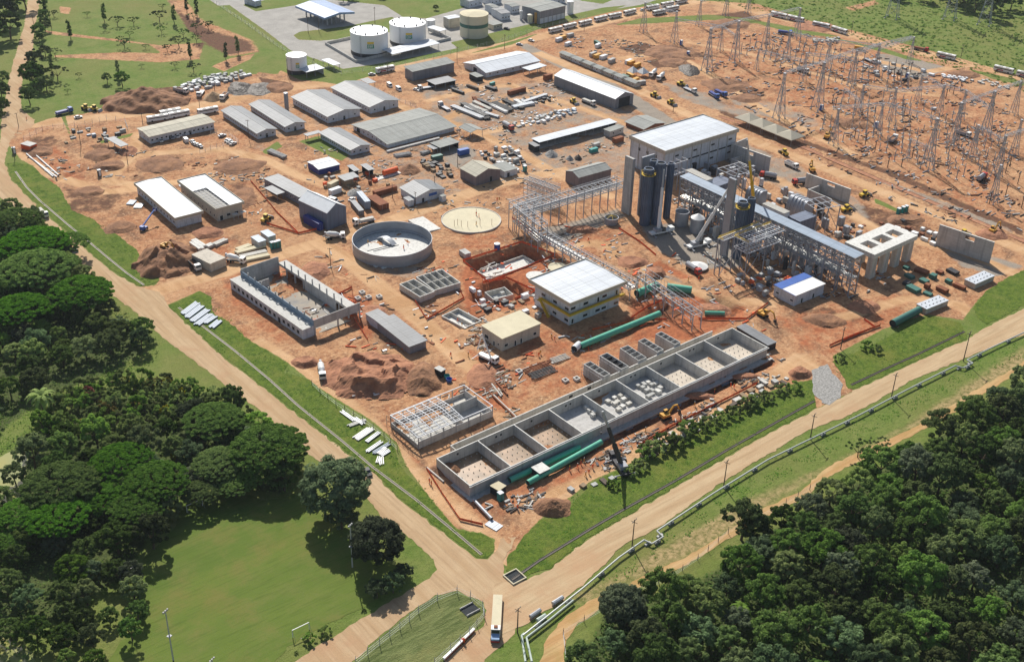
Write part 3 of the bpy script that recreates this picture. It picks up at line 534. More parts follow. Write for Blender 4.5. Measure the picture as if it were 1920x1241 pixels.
KL = {'rain1':('broad dome shaped bright green spreading tree',8,6.0+1.2),'rain2':('flat topped bright green spreading tree',8,6.2+1.2),'bush1':('bushy mid green tree',4.6,5.0),'bush2':('dark green loose crowned tree',4.6,5.4),'bush3':('grey green leafy tree',4.4,4.8),'bush4':('light green rounded tree',4.2,5.0),'bush5':('mid green wide crowned tree',5,5.6),'round':('large dense round tree',6,6.2),
 'shrub':('low green shrub',1.6,1.3),'yshrub':('yellow flowering shrub',2.6,2.0),'rshrub':('slender red flowering tree',2.4,3.4),'umb':('dark flat crowned umbrella tree',4,3.6),'umb2':('thin flat crowned umbrella tree',3.6,3.2),'col':('narrow dark column shaped tree',1.15,5.5),'palm':('spiky light green palm',2.5,3.2)}
NEED = {}
def plant(key, px, py, wpx, where, group=None, ground_pt=False, rz=None):
    'tree whose crown is centred on the pixel and wpx pixels wide'
    lab, rx, hc = KL[key]; s = 1.0
    for _ in range(3):
        p = at(px, py, 0 if ground_pt else hc*s); D = (p-Vector((0,0,CH))).length; s = wpx/FPX*D/2/rx if wpx else s
    p = at(px, py, 0 if ground_pt else hc*s)
    return PROT[key](Vector((p.x, p.y, gz(p.x, p.y)-.05)), R.uniform(0, 6.28) if rz is None else rz, f'{lab} {where}', group, s)
# named single trees
plant('round',628,915,122,'beside the dirt road at the field corner'); plant('round',706,1015,96,'nearer the junction at the field corner')
plant('bush3',640,965,60,'under the large round tree by the football field lamp'); plant('bush3',706,1103,40,'leftmost of three bushes by the lower dirt road'); plant('bush3',737,1092,44,'middle of three bushes by the lower dirt road'); plant('bush3',757,1070,34,'nearest the junction of the three bushes by the lower dirt road')
plant('shrub',580,1194,24,'left of the two small round bushes behind the near goal'); plant('shrub',609,1182,25,'right of the two small round bushes behind the near goal'); plant('shrub',555,1222,8,'tiny one at the bottom edge of the football field'); plant('shrub',683,1143,8,'tiny one on the mown grass by the lower road')
for i, (x, y, w) in enumerate([(30,408,75),(62,452,118),(128,452,70),(66,500,135),(30,470,80),(118,490,60),(150,545,112),(40,575,105),(20,540,60)]):
    plant('rain1' if i % 2 == 0 else 'rain2', x, y, w, f'in the upper left wood, {["top","second","third","fourth","fifth","sixth","seventh","eighth","lowest"][i]} of nine', 'broad trees in the wood by the upper left road')
for i, (x, y, w) in enumerate([(398,785,112),(505,835,140),(412,865,100),(465,812,70),(228,862,112),(112,905,130),(292,900,120),(45,960,90),(110,965,110),(200,930,90),(255,950,100),(20,1010,60),(440,905,70),(375,920,70),(470,885,80),(540,860,60)]):
    plant('rain1' if i % 2 else 'rain2', x, y, w, f'above the football field, number {1+sorted([398,505,412,465,228,112,292,45,110,200,255,20,440,375,470,540]).index(x)} from the left', 'broad trees in the wood around the football field')
for x, y, w in [(308,718,18),(262,722,16),(278,718,24),(292,715,22),(314,713,20),(198,765,36),(247,758,14),(262,760,16),(308,768,22),(235,712,18),(340,733,22),(160,790,20),(332,852,24),(215,780,14)]:
    plant('yshrub', x, y, w, 'in the scrub left of the dirt road', 'yellow flowering shrubs in the scrub')
plant('rshrub',163,735,24,'standing alone in the left scrub'); plant('palm',75,745,52,'at the edge of the green swampy clearing'); plant('palm',328,838,22,'between the broad trees left of the road'); plant('palm',402,745,34,'on the grass near the dirt road')
# woods: individual trees
def inside(p, poly):
    c = False; n = len(poly)
    for i in range(n):
        a, b = poly[i], poly[(i+1)%n]
        if (a.y > p.y) != (b.y > p.y) and p.x < (b.x-a.x)*(p.y-a.y)/(b.y-a.y)+a.x: c = not c
    return c
def wood(poly, dmin, keys, smin, smax, where, group, avoid=(), cap=999, seed=1):
    g = random.Random(seed); pl = PP(*poly); x0 = min(p.x for p in pl); x1 = max(p.x for p in pl); y0 = min(p.y for p in pl); y1 = max(p.y for p in pl); pts = []
    av = [PP(*a) for a in avoid]
    for _ in range(int((x1-x0)*(y1-y0)/dmin/dmin*12)):
        p = Vector((g.uniform(x0,x1), g.uniform(y0,y1), 0))
        if not inside(p, pl) or any(inside(p, a) for a in av) or any((p-q).length < dmin for q in pts): continue
        pts.append(p)
        if len(pts) >= cap: break
    for p in pts:
        k = g.choice(keys); s = g.uniform(smin, smax); u = (p-Vector((x0,y0,0))); dd = ['lower', 'middle', 'upper'][min(2,int(3*u.length/Vector((x1-x0,y1-y0)).length))]; sd = ['left', 'central', 'right'][min(2,max(0,int(3*(u.x/(x1-x0)-u.y/(y1-y0)+1)/2)))]; sz = 'small' if s < smin+(smax-smin)*.3 else ('large' if s > smin+(smax-smin)*.7 else 'medium'); PROT[k]((p.x, p.y, -.05), g.uniform(0, 6.28), f'{sz} {KL[k][0]} {where}, {dd} {sd} part', group, (s, s, s*g.uniform(.85, 1.2)))
    return len(pts), pts
BR = ['bush1','bush1','bush2','bush2','bush3','bush3','bush5','bush5','bush4']
WR = ((1085,1290),(1110,1200),(1140,1150),(1200,1138),(1270,1112),(1370,1058),(1400,1012),(1465,995),(1565,940),(1645,892),(1710,857),(1780,818),(1860,765),(1960,715),(2040,700),(2040,1000),(1960,1290))
plant('round',1168,1135,84,'standing foremost at the forest edge by the sandy track'); plant('bush2',1395,975,78,'jutting from the forest edge over the sandy track'); plant('umb',1612,838,50,'thin and open at the forest edge'); plant('umb2',1650,830,40,'beside the thin open one at the forest edge')
for x, y, w in [(1390,1140,40),(1500,1090,34),(1610,1075,36),(1760,1110,44),(1700,1200,40),(1560,1190,38),(1850,990,36),(1790,900,32)]: plant('palm',x,y,w,'rising among the lower right forest','palms in the lower right forest')
n1, PW = wood(WR, 7.9, BR, .85, 1.35, 'in the lower right forest', 'trees of the forest right of the sandy track', seed=3)
SC = ((100,790),(140,735),(240,715),(330,710),(410,750),(420,790),(330,805),(200,830),(110,820))
SW = ((0,760),(75,735),(110,690),(290,650),(285,690),(110,740),(60,830),(0,860))
n2, p2 = wood(((-30,400),(60,420),(140,500),(190,560),(240,590),(285,650),(290,672),(200,705),(90,745),(-30,830)), 7.8, ['bush1','bush5','bush3','bush4','bush4'], .7, 1.15, 'in the upper left wood', 'bushy trees in the wood by the upper left road', avoid=[SW], seed=5)
n3, p3 = wood(((170,730),(250,720),(330,720),(390,750),(460,790),(540,850),(560,900),(540,935),(420,910),(340,930),(330,985),(240,1080),(60,1200),(-20,1200),(-20,960),(50,850),(80,800),(130,770)), 8.4, ['bush1','bush2','bush3','bush4','bush5'], .7, 1.15, 'beside the football field', 'bushy trees in the wood around the football field', avoid=[SC], seed=6)
wood(((130,735),(240,715),(330,712),(400,748),(470,790),(400,790),(320,800),(200,830),(100,815),(80,790)), 3.4, ['shrub'], 1.1, 2.3, 'in the low scrub left of the road', 'green shrubs of the scrub left of the road', seed=16, cap=75)
n4, p4 = wood(((60,1250),(60,1190),(130,1110),(215,1065),(250,1080),(290,1140),(262,1180),(240,1215),(230,1250)), 6.5, ['bush3','bush1','bush4','bush2'], .5, .85, 'left of the field lamp', 'trees in the clump at the left of the football field', seed=8)

# understorey
def under(name, poly, dens, mt, lb, seed, hmax=1.6, ls=.8, avoid=(), up=.1):
    g = random.Random(seed); pl = PP(*poly); x0 = min(p.x for p in pl); x1 = max(p.x for p in pl); y0 = min(p.y for p in pl); y1 = max(p.y for p in pl); m = MB(); n = int((x1-x0)*(y1-y0)*dens); av = [PP(*a) for a in avoid]
    for _ in range(n):
        p = Vector((g.uniform(x0,x1), g.uniform(y0,y1), 0))
        if not inside(p, pl) or any(inside(p, a) for a in av): continue
        c = mn.noise(p*.22)
        if c < (-.45 if up < .5 else .02): continue
        p.z = max(.1, g.random()*hmax*(.5+c)); nm = Vector((g.uniform(-.8,.8), g.uniform(-.8,.8), g.uniform(.1,1)+up*3)).normalized(); a = nm.orthogonal().normalized(); a.rotate(Matrix.Rotation(g.uniform(0,6.28), 3, nm)); b = nm.cross(a); s = ls*g.uniform(.5,1.3)
        m.quad(p-a*s*.5, p-b*s*.38, p+a*s*.5, p+b*s*.38)
    return m.build(name, mt, label=lb, cat='undergrowth', kind='stuff')
under('undergrowth', WR, 2.2, 'leaf_dark', 'dark leafy undergrowth filling the gaps of the lower right forest', 21, 2.6, .9)
under('undergrowth', ((-30,400),(70,410),(150,490),(210,560),(300,640),(295,675),(200,705),(170,735),(330,715),(400,750),(480,800),(560,870),(560,935),(420,915),(330,930),(240,1080),(60,1240),(-30,1240)), 1.1, 'leaf_mixed', 'mixed leafy undergrowth of the left woods and scrub', 22, 1.8, .75, avoid=[((-5,860),(22,845),(48,842),(52,860),(46,900),(36,935),(-5,950)),((0,790),(60,760),(150,715),(155,745),(60,800),(0,845))])
under('swamp_grass', ((-30,760),(60,750),(150,715),(290,655),(290,680),(155,745),(60,810),(-10,860)), 2.0, 'leaf_lime', 'pale green swampy grass of the clearing at the left', 23, .6, .5)
under('reeds', ((1640,-5),(1920,0),(1960,190),(1900,165),(1740,115),(1600,72),(1440,25),(1300,0)), .3, 'leaf_bright', 'green reedy meadow beyond the row of buses', 24, .7, 1.8, up=1.)
VG = [((314,574),(395,556),(470,640),(600,732),(738,830),(855,992),(928,1016),(912,1045),(744,929),(557,774),(407,658)),((950,1048),(1010,977),(1110,905),(1240,842),(1380,772),(1524,712),(1530,764),(1380,845),(1200,950),(1032,1064)),((12,307),(60,310),(124,378),(221,440),(300,525),(266,537),(152,456),(22,334)),((1560,677),(1740,592),(1812,628),(1690,689),(1578,720)),((1060,1130),(1180,1040),(1310,945),(1510,822),(1700,730),(1920,635),(1920,670),(1700,775),(1450,905),(1230,1050),(1080,1140))]
for i, v in enumerate(VG): under('weeds', v, 1.1, 'leaf_bright', f'tufts of taller grass and weeds on the {["long left verge","verge before the basins","upper left verge","verge right of the gravel ramp","strip under the silver pipeline"][i]}', 60+i, .35, .55, up=.6)
# park trees, upper left
for k, x, y, w in [('umb',872,148,26),('umb2',783,200,18),('umb2',998,150,24),('umb',1190,110,30),('umb2',1215,45,16),('umb',1370,240,24),('umb',1338,300,32),('umb',1252,352,20),('umb',930,312,26),('umb2',900,290,18),('umb2',1090,345,14),('umb2',1210,218,20),('umb',1470,195,22),('umb',1560,180,24),('umb2',1450,115,20),('umb2',970,250,18),('umb2',1472,285,20),('umb',410,385,24),('umb',420,535,40),('umb2',590,560,14),('umb2',650,100,14),('umb',400,95,18),('umb2',505,680,12),('bush2',800,585,18),('bush2',912,590,26),('umb',1450,495,26),('umb2',1310,480,18),('umb2',1060,490,12)]:
    plant(k, x/4, y/4, w, 'on the park lawn at the upper left', 'trees scattered over the park lawn')
for x, y in [(517,215),(775,90),(1300,100),(1420,370),(1690,380),(1778,330),(1470,45),(880,515),(380,465),(1393,20),(1395,345),(332,40)]:
    if (x, y) == (1395,345): continue
    plant('col', x/4, y/4, 8, 'on the park lawn at the upper left', 'column trees scattered over the park lawn')
for k, x, y, w in [('bush2',320,15,20),('bush2',330,120,22),('bush2',330,180,22),('bush2',285,225,24),('bush2',290,280,16),('bush1',335,380,20),('bush3',250,430,30),('bush1',230,540,38),('bush1',340,620,28),('bush2',240,580,30),('bush2',215,715,30),('bush1',280,640,24),('bush2',300,540,26)]:
    plant(k, x/4, y/4, w, 'in the row of bushes beside the upper left road', 'bushes along the park side of the upper left road')
for k, x, y, w in [('bush2',5,15,50),('bush2',15,45,44),('bush2',-6,60,40),('bush1',2,145,26),('bush2',0,170,30),('bush1',1,195,26),('bush2',-4,215,24),('bush2',45,-8,40),('bush1',28,0,30)]:
    plant(k, x, y, w, 'at the top left edge beyond the road', 'trees left of the upper left road')
wood(((1640,-6),(1700,4),(1760,15),(1850,35),(1960,60),(1960,-60),(1640,-60)), 12.0, ['bush1','bush2'], 1.3, 2.2, 'in the far corner wood', 'far trees behind the pylons', seed=12, cap=30)
for x, y, w in [(1337//4+480,15,10)]: pass
plant('bush1', 817, 14, 10, 'standing alone on the lawn behind the storage tanks')
wood(((620,-30),(715,-30),(715,2),(625,4)), 7.0, ['bush2'], .8, 1.0, 'behind the blue canopy', 'trees behind the blue canopy', seed=14, cap=10)
for i, (x, y, w) in enumerate([(1210,848,24),(1228,835,26),(1245,820,24),(1265,828,26),(1290,795,22),(1310,800,24),(1330,788,22),(1352,778,20),(1185,880,20),(1375,768,20),(1395,758,18),(1420,745,20),(1440,740,18),(1465,727,18),(1490,722,18),(1150,905,16),(1200,868,20),(1575,668,14),(1625,645,16),(1645,652,14),(1215,838,24),(1278,812,24),(1408,750,22)]):
    plant('shrub', x, y, w*1.45, 'in the weedy hedge on the verge beside the concrete basins' if x < 1550 else 'on the verge right of the gravel ramp', 'weedy bushes along the right verge')
# ---------- buildings ----------
def frame(c0, c1, c2, h):
    'rectangle from three roof corners seen at height h: near corner, right corner, left corner'
    a, b, c = at(*c0, h), at(*c1, h), at(*c2, h); L = (b-a).length; W = (c-a).length
    t1 = atan2((b-a).y, (b-a).x); t2 = atan2((c-a).y, (c-a).x)-pi/2; rz = (t1*L+t2*W)/(L+W)
    return Vector((a.x, a.y, 0)), rz, L, W
WIN = {}
def window(parent, x, y, z, w, h, side, pane=True, name='window', m='glass', fr='white_paint'):
    'a framed opening standing 3 cm proud; side f = wall facing -y, l = wall facing -x'
    key = (name, round(w,1), round(h,1), side, m, fr)
    if key not in WIN:
        b = MB(); t = .08
        def bx(a0,a1,z0,z1,d0,d1):
            if side == 'f': b.box(a0,a1,-d1,-d0,z0,z1)
            else: b.box(-d1,-d0,a0,a1,z0,z1)
        bx(-w/2,w/2,0,t,.01,.07); bx(-w/2,w/2,h-t,h,.01,.07); bx(-w/2,-w/2+t,t,h-t,.01,.07); bx(w/2-t,w/2,t,h-t,.01,.07); b.m = 1; bx(-w/2+t,w/2-t,t,h-t,.01,.03)
        WIN[key] = b.build(name, [fr, m], parent, (x,y,z)); return WIN[key]
    o = WIN[key].copy(); sc.collection.objects.link(o); o.parent = parent; o.location = (x,y,z); return o
def hall(name, label, cat, c0, c1, c2, h, wall='white_wall', roof='zinc_roof', ridge='x', rise=1.2, over=.7, wf=0, wl=0, open_=False, doors=(), group=None, post=.2, ww=1.2, wz=1.3, wh=1., thick=.18, base=None, gap=0, winm='glass'):
    if isinstance(h, tuple): h = hg(h, c0)
    o, rz, L, W = frame(c0, c1, c2, h); r = thing(name, label, cat, o, rz, group); s = over; x0, x1, y0, y1 = s, L-s, s, W-s
    if not open_:
        b = MB(); b.box(x0,x1,y0,y1,0,h-.02)
        if ridge == 'x' and rise:
            for xx in (x0, x1-.2): b.add([(xx,y0,h-.02),(xx+.2,y0,h-.02),(xx+.2,y1,h-.02),(xx,y1,h-.02),(xx,(y0+y1)/2,h+rise*.93),(xx+.2,(y0+y1)/2,h+rise*.93)],[(0,3,4),(1,5,2),(0,4,5,1),(3,2,5,4)])
        elif ridge == 'y' and rise:
            for yy in (y0, y1-.2): b.add([(x0,yy,h-.02),(x0,yy+.2,h-.02),(x1,yy+.2,h-.02),(x1,yy,h-.02),((x0+x1)/2,yy,h+rise*.93),((x0+x1)/2,yy+.2,h+rise*.93)],[(0,4,3),(1,2,5),(0,1,5,4),(3,4,5,2)])
        b.build('wall', wall, r)
    else:
        nx_ = max(2, int(L/5)+1); ny_ = max(2, int(W/6)+1); n = 0
        for i in range(nx_):
            for j in range(ny_):
                if 0 < i < nx_-1 and 0 < j < ny_-1: continue
                px, py = x0+(x1-x0)*i/(nx_-1), y0+(y1-y0)*j/(ny_-1)
                if n == 0: pst = MB().box(-post/2,post/2,-post/2,post/2,0,h).build('post', 'grey_steel', r, (px,py,0))
                else: q = pst.copy(); sc.collection.objects.link(q); q.location = (px,py,0)
                n += 1
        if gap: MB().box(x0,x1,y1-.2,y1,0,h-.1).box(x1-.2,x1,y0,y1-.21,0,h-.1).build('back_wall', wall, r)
        if base: MB().box(x0,x1,y0,y1,0,.12).build('floor_slab', base, r)
    b = MB(); t = thick
    if not rise or ridge == 'm': # flat or leaning
        k = rise if ridge == 'm' else 0; b.hexa([(0,0,h),(L,0,h),(L,W,h+k),(0,W,h+k)], [(0,0,h+t),(L,0,h+t),(L,W,h+k+t),(0,W,h+k+t)])
    elif ridge == 'x':
        m = W/2; b.hexa([(0,0,h),(L,0,h),(L,m,h+rise),(0,m,h+rise)], [(0,0,h+t),(L,0,h+t),(L,m,h+rise+t),(0,m,h+rise+t)]); b.hexa([(0,m,h+rise),(L,m,h+rise),(L,W,h),(0,W,h)], [(0,m,h+rise+t),(L,m,h+rise+t),(L,W,h+t),(0,W,h+t)])
        b.box(-.02, L+.02, m-.25, m+.25, h+rise+t-.02, h+rise+t+.07)
    else:
        m = L/2; b.hexa([(0,0,h),(m,0,h+rise),(m,W,h+rise),(0,W,h)], [(0,0,h+t),(m,0,h+rise+t),(m,W,h+rise+t),(0,W,h+t)]); b.hexa([(m,0,h+rise),(L,0,h),(L,W,h),(m,W,h+rise)], [(m,0,h+rise+t),(L,0,h+t),(L,W,h+t),(m,W,h+rise+t)])
        b.box(m-.25, m+.25, -.02, W+.02, h+rise+t-.02, h+rise+t+.07)
    b.build('roof', roof, r)
    for i in range(wf): window(r, x0+(x1-x0)*(i+.5)/wf, y0, wz, ww, wh, 'f', m=winm)
    for i in range(wl): window(r, x0, y0+(y1-y0)*(i+.5)/wl, wz, ww, wh, 'l', m=winm)
    for sd, k, w, hh in doors:
        if sd == 'f': window(r, x0+(x1-x0)*k, y0, .05, w, hh, 'f', name='door', m='dark_inside', fr='grey_steel')
        else: window(r, x0, y0+(y1-y0)*k, .05, w, hh, 'l', name='door', m='dark_inside', fr='grey_steel')
    r['L'] = L; r['W'] = W; r['h'] = h
    return r
hall('site_office','long low beige roofed office with parked cars in front, upper left','office',(279,258),(403,229),(257.5,241),(278,271.5),'white_wall','beige_roof',rise=.7,wf=14,wl=3,doors=(('f',.62,1.2,2.1),('f',.3,1.1,2.1)))
DR = [((481,252),(519,241.5),(417,207),'shorter grey roofed dormitory nearest the long beige office',8,20),((533.7,239.5),(573,229),(469,195.5),'second grey roofed dormitory from the left with a row of doors',4,20),((613.7,220.5),(677.5,204),(547,182),'large grey roofed dormitory beside the slim water tower',6,14),((692.5,202.5),(750,188),(620,164.5),'large grey roofed dormitory nearest the road with the bus',6,14)]
for i, (a, b, c, lb, nf, nl) in enumerate(DR):
    hall('dormitory',lb,'dormitory',a,b,c,3.3 if i < 2 else 3.9,'white_wall','zinc_roof_x',ridge='y',rise=1.4 if i < 2 else 1.9,wf=3,wl=nl,ww=1.1,group='grey roofed dormitories',over=.9,doors=(('f',.5,1.4,2.2),))
hall('entrance_annex','small grey roof on posts at the far end of the large dormitory','annex',(690,158),(704,154),(677,149),3.2,roof='zinc_roof_x',rise=0,open_=True)
hall('dormitory','grey roofed dormitory with a porch beside the narrow lawn','dormitory',(657,283),(696,271.5),(599,249),3.3,'white_wall','zinc_roof_x',ridge='y',rise=1.3,wf=3,wl=14,over=.9,group='grey roofed dormitories')
hall('porch_roof','grey porch roof joined to the end of the dormitory by the lawn','porch',(576,256),(603,248),(571,251.5),3.0,roof='zinc_roof_x',rise=0,open_=True)
hall('canteen_hall','very large light grey roofed hall with an open dark side','hall',(726,272),(855,237),(660,234),(727.5,281),'white_wall','fibre_roof',rise=1.8,wl=8,doors=(('l',.85,3,2.4),),over=1.0)
MB().box(0,32,0,1.4,0,.9).build('loading_kerb','concrete',None,at(727,287),.0,label='low grey concrete wall along the open side of the large canteen hall',cat='wall')
hall('workshop_shed','dark tall workshop shed with a narrow grey roof beside the far road','shed',(773,136),(852,117.5),(759,128),(774,153.5),'grey_cladding','fibre_roof',ridge='m',rise=1.0,over=.5)
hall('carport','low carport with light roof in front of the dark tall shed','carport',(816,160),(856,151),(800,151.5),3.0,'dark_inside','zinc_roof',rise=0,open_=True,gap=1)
hall('warehouse','wide pure white roofed warehouse beside the far road','warehouse',(911,138),(1012.5,114.5),(869.5,118),(912,147.5),'white_wall','white_metal',rise=2.2,wf=7,doors=(('l',.5,3.5,3.2),))
hall('guard_cabin','tiny flat roofed cabin with dark windows against the white warehouse','cabin',(894,146),(905,142.5),(881,138),3.0,'dark_inside','fibre_roof',rise=0,over=.3)
hall('side_canopy','pale canopy at the right end of the white warehouse','canopy',(993,133),(1023,123),(981,127),3.4,'dark_inside','white_metal',rise=0,open_=True)
hall('long_warehouse','long warehouse with a gleaming white gabled roof and an open dark end','warehouse',(1153.7,187),(1190,177),(1037.5,142.5),(1154,206),'grey_cladding','white_metal_x',ridge='y',rise=2.6,over=.25,doors=(('f',.5,9.,5.6),))
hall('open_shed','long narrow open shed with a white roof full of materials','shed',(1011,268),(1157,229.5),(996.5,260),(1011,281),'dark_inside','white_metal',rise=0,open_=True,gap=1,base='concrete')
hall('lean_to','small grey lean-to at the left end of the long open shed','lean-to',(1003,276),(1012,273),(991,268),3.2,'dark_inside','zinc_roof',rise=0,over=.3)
hall('brick_store','store with rust red walls and pale roof beside the turbine hall','store',(1207,244),(1250,231.5),(1169.5,229),(1206,252),'rust','fibre_roof',ridge='y',rise=1.5)
hall('small_store','small grey flat roofed store next to the long open shed','store',(1144,248),(1170,238),(1132,242.5),3.2,'concrete','fibre_roof',rise=0,over=.4,wf=2)
hall('tool_shed','dark shed with a shiny pale gabled roof in front of the pipe rack','shed',(1085,334.5),(1147,317.5),(1060,321),(1085,354),'taupe_cladding','fibre_roof',ridge='x',rise=1.6,over=.15)
hall('joinery_hall','brown walled hall with a beige gabled roof beside the gravel yard','hall',(892,332.5),(939,318.5),(862,316),(892.5,350),'taupe_cladding','beige_roof',ridge='y',rise=2.4,over=.3,doors=(('f',.62,1.6,2.8),))
hall('lean_to','grey lean-to roof at the back of the brown walled hall','lean-to',(946,323),(970,315.5),(924,309),3.2,'white_wall','fibre_roof',rise=0,over=.3,doors=(('f',.3,1.5,2.2),))
lg = hall('clinic_hall','white walled hall with wide grey roof and a blue sign','hall',(779,371.5),(838,356),(746,353),(780,385),'white_wall','zinc_roof_x',ridge='y',rise=2.0,over=.6,doors=(('f',.25,1.3,2.2),),wf=0)
MB().box(-2.2,2.2,-.08,0,0,1.3).build('sign_board','blue',lg,(lg['L']*.58,.52,2.2))
hall('lean_to','small grey lean-to at the near left corner of the white walled hall','lean-to',(766,378),(777,375),(756,371),2.8,'white_wall','zinc_roof_x',rise=0,over=.2)
hall('lean_to','small pale awning at the right corner of the white walled hall','awning',(829,370),(837,367),(822,366),2.6,'white_wall','fibre_roof',rise=0,over=.2)
hall('tarpaulin_hall','tall dark hall with a pale translucent tarpaulin gabled roof','hall',(613,401),(648,386.5),(560.5,375.5),(614.5,432.5),'blue_grey_cladding','tarp_white',ridge='y',rise=3.2,over=.1)
hall('long_shed','long low shed with a plain grey roof behind the tall tarpaulin hall','shed',(561,371),(588,361),(495.5,334.5),3.6,'grey_cladding','zinc_roof_x',rise=0,over=.3,wl=10)
hall('lean_to','separate grey lean-to roof on the left side of the long low shed','lean-to',(519,366),(532,360),(498,352),3.0,'dark_inside','zinc_roof_x',rise=0,open_=True)
hall('control_cabin','open grey shelter on posts in the upper left works','shelter',(226,276),(239,271),(202,259.5),3.4,roof='zinc_roof_x',rise=0,open_=True,over=.5)
hall('curved_shelter','vaulted grey shelter on posts beside the canteen hall','shelter',(882,250),(906,243),(859.5,239),3.6,roof='fibre_roof',ridge='y',rise=1.0,open_=True,over=.4)
hall('carport','long grey roofed carport with a fold by the canteen hall','carport',(825,278),(861,266),(808,268),3.2,'dark_inside','fibre_roof',rise=0,open_=True,gap=1)
hall('lean_to','small darker carport attached left of the folded carport','carport',(813,281),(824,278),(799,274),2.6,'dark_inside','zinc_roof_x',rise=0,open_=True)
hall('blue_wall_shed','shed with a white ribbed roof and dark blue sides','shed',(597,319),(638,309),(575.5,304.5),(597,330),'navy','white_metal',rise=.6,over=.3)
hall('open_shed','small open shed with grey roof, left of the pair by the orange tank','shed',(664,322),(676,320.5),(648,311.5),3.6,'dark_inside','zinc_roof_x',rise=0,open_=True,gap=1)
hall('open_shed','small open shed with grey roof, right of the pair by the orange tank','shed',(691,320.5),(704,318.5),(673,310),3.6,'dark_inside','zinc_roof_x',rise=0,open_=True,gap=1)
hall('open_shed','low shed with timber sides under a grey roof among workbenches','shed',(646,340),(661,334.5),(635,330),3.4,'wood','zinc_roof_x',rise=0,over=.4)
hall('open_shed','small grey roof on posts behind the shed with timber sides','shed',(660,335),(673,331.5),(650,325.5),3.2,'wood','zinc_roof_x',rise=0,open_=True)
hall('grey_shed','shorter of the two plain grey roofed sheds by the soil heap','shed',(707,603.5),(730,593),(686.5,587.5),3.6,'white_wall','zinc_roof',rise=0,over=.3,group='two grey roofed sheds')
hall('grey_shed','longer of the two plain grey roofed sheds by the soil heap','shed',(767,651.5),(797.5,635.5),(710,603),(767,666),'grey_cladding','zinc_roof',ridge='m',rise=.8,over=.5,group='two grey roofed sheds')
# left pair of new halls with pale parapets
def parapet_hall(name, label, c0, c1, c2, h, wall, roofm, fh=1.3, trim='beige_trim', over=.8, notch=None, ridge='y', **kw):
    if isinstance(h, tuple): h = hg(h, c0)
    o, rz, L, W = frame(c0, c1, c2, h); r = thing(name, label, 'building', o, rz); s = over
    b = MB(); b.box(s,L-s,s,W-s,0,h-fh+.05); b.build('wall', wall, r)
    b = MB(); t = .22
    b.box(0,L,0,t,h-fh,h); b.box(0,L,W-t,W,h-fh,h); b.box(0,t,t,W-t,h-fh,h); b.box(L-t,L,t,W-t,h-fh,h); b.box(t,L-t,t,W-t,h-fh,h-fh+.1); b.build('parapet', trim, r)
    b = MB(); z = h-.55; q = .45
    if notch:
        xa, ya, yb = notch; b.hexa([(xa*L,t,z),(L-t,t,z),(L-t,W-t,z),(xa*L,W-t,z)],[(xa*L,t,z+q*.6),(L-t,t,z+.1),(L-t,W-t,z+.1),(xa*L,W-t,z+q*.6)]); b.hexa([(t,yb*W,z),(xa*L,yb*W,z),(xa*L,W-t,z),(t,W-t,z)],[(t,yb*W,z+.1),(xa*L,yb*W,z+q*.6),(xa*L,W-t,z+q*.6),(t,W-t,z+.1)])
        b.build('roof', roofm, r); k = MB(); k.box(t,xa*L-.1,t,yb*W-.1,h-fh+.12,h-fh+.2); k.build('unroofed_slab','concrete_pale',r); k = MB()
        for i in range(9): yy = t+(yb*W-t)*(i+.5)/9; k.bar((t,yy,h-.5),(xa*L,yy,h-.3),.12)
        for i in range(5): xx = t+(xa*L-t)*i/4; k.bar((xx,t,h-.35),(xx,yb*W,h-.35),.14)
        k.build('roof_frame','grey_steel',r)
    else:
        m = L/2 if ridge == 'y' else W/2
        if ridge == 'y': b.hexa([(t,t,z),(m,t,z),(m,W-t,z),(t,W-t,z)],[(t,t,z+.1),(m,t,z+q),(m,W-t,z+q),(t,W-t,z+.1)]); b.hexa([(m,t,z),(L-t,t,z),(L-t,W-t,z),(m,W-t,z)],[(m,t,z+q),(L-t,t,z+.1),(L-t,W-t,z+.1),(m,W-t,z+q)])
        else: b.hexa([(t,t,z),(L-t,t,z),(L-t,m,z),(t,m,z)],[(t,t,z+.1),(L-t,t,z+.1),(L-t,m,z+q),(t,m,z+q)]); b.hexa([(t,m,z),(L-t,m,z),(L-t,W-t,z),(t,W-t,z)],[(t,m,z+q),(L-t,m,z+q),(L-t,W-t,z+.1),(t,W-t,z+.1)])
        b.build('roof', roofm, r)
    r['L'] = L; r['W'] = W; r['h'] = h; r['s'] = s; return r
a_ = parapet_hall('new_hall','left one of two new white roofed halls with beige parapet',(327.5,409),(382.5,396),(248.5,343),(334,430.5),'white_wall','white_metal_x',over=.9)
for i in range(12): window(a_, .9, 2+(a_['W']-4)*(i+.5)/12, 1.4, 1.4, 1.1, 'l')
for i in range(3): window(a_, 2+(a_['L']-4)*(i+.5)/3, .9, .2, 2.4, 2.6, 'f', name='door', m='white_wall', fr='grey_steel')
a_ = parapet_hall('new_hall','right one of two new white roofed halls with one roof corner unfinished',(404,392),(456.5,376.5),(335,337),(411,418),'cream_wall','white_metal_x',over=.9,notch=(.52,0,.62))
for i in range(9): window(a_, .9, 2+(a_['W']-4)*(i+.5)/9, 1.4, 1.2, 1.1, 'l')
for x, w, hh, nm in ((.2,1.6,2.4,'door'),(.45,2.0,1.3,'window'),(.72,2.0,1.3,'window')): window(a_, a_['L']*x, .9, .1 if nm == 'door' else 1.4, w, hh, 'f', name=nm, m='dark_inside')
for i in range(2): MB().box(0,2.6,0,2.2,0,.14).box(.1,.25,.1,.25,-2.2,0).box(2.3,2.45,.1,.25,-2.2,0).build('porch_slab','concrete_pale',a_,(a_['L']*(.5+.28*i),-2.4,2.5))
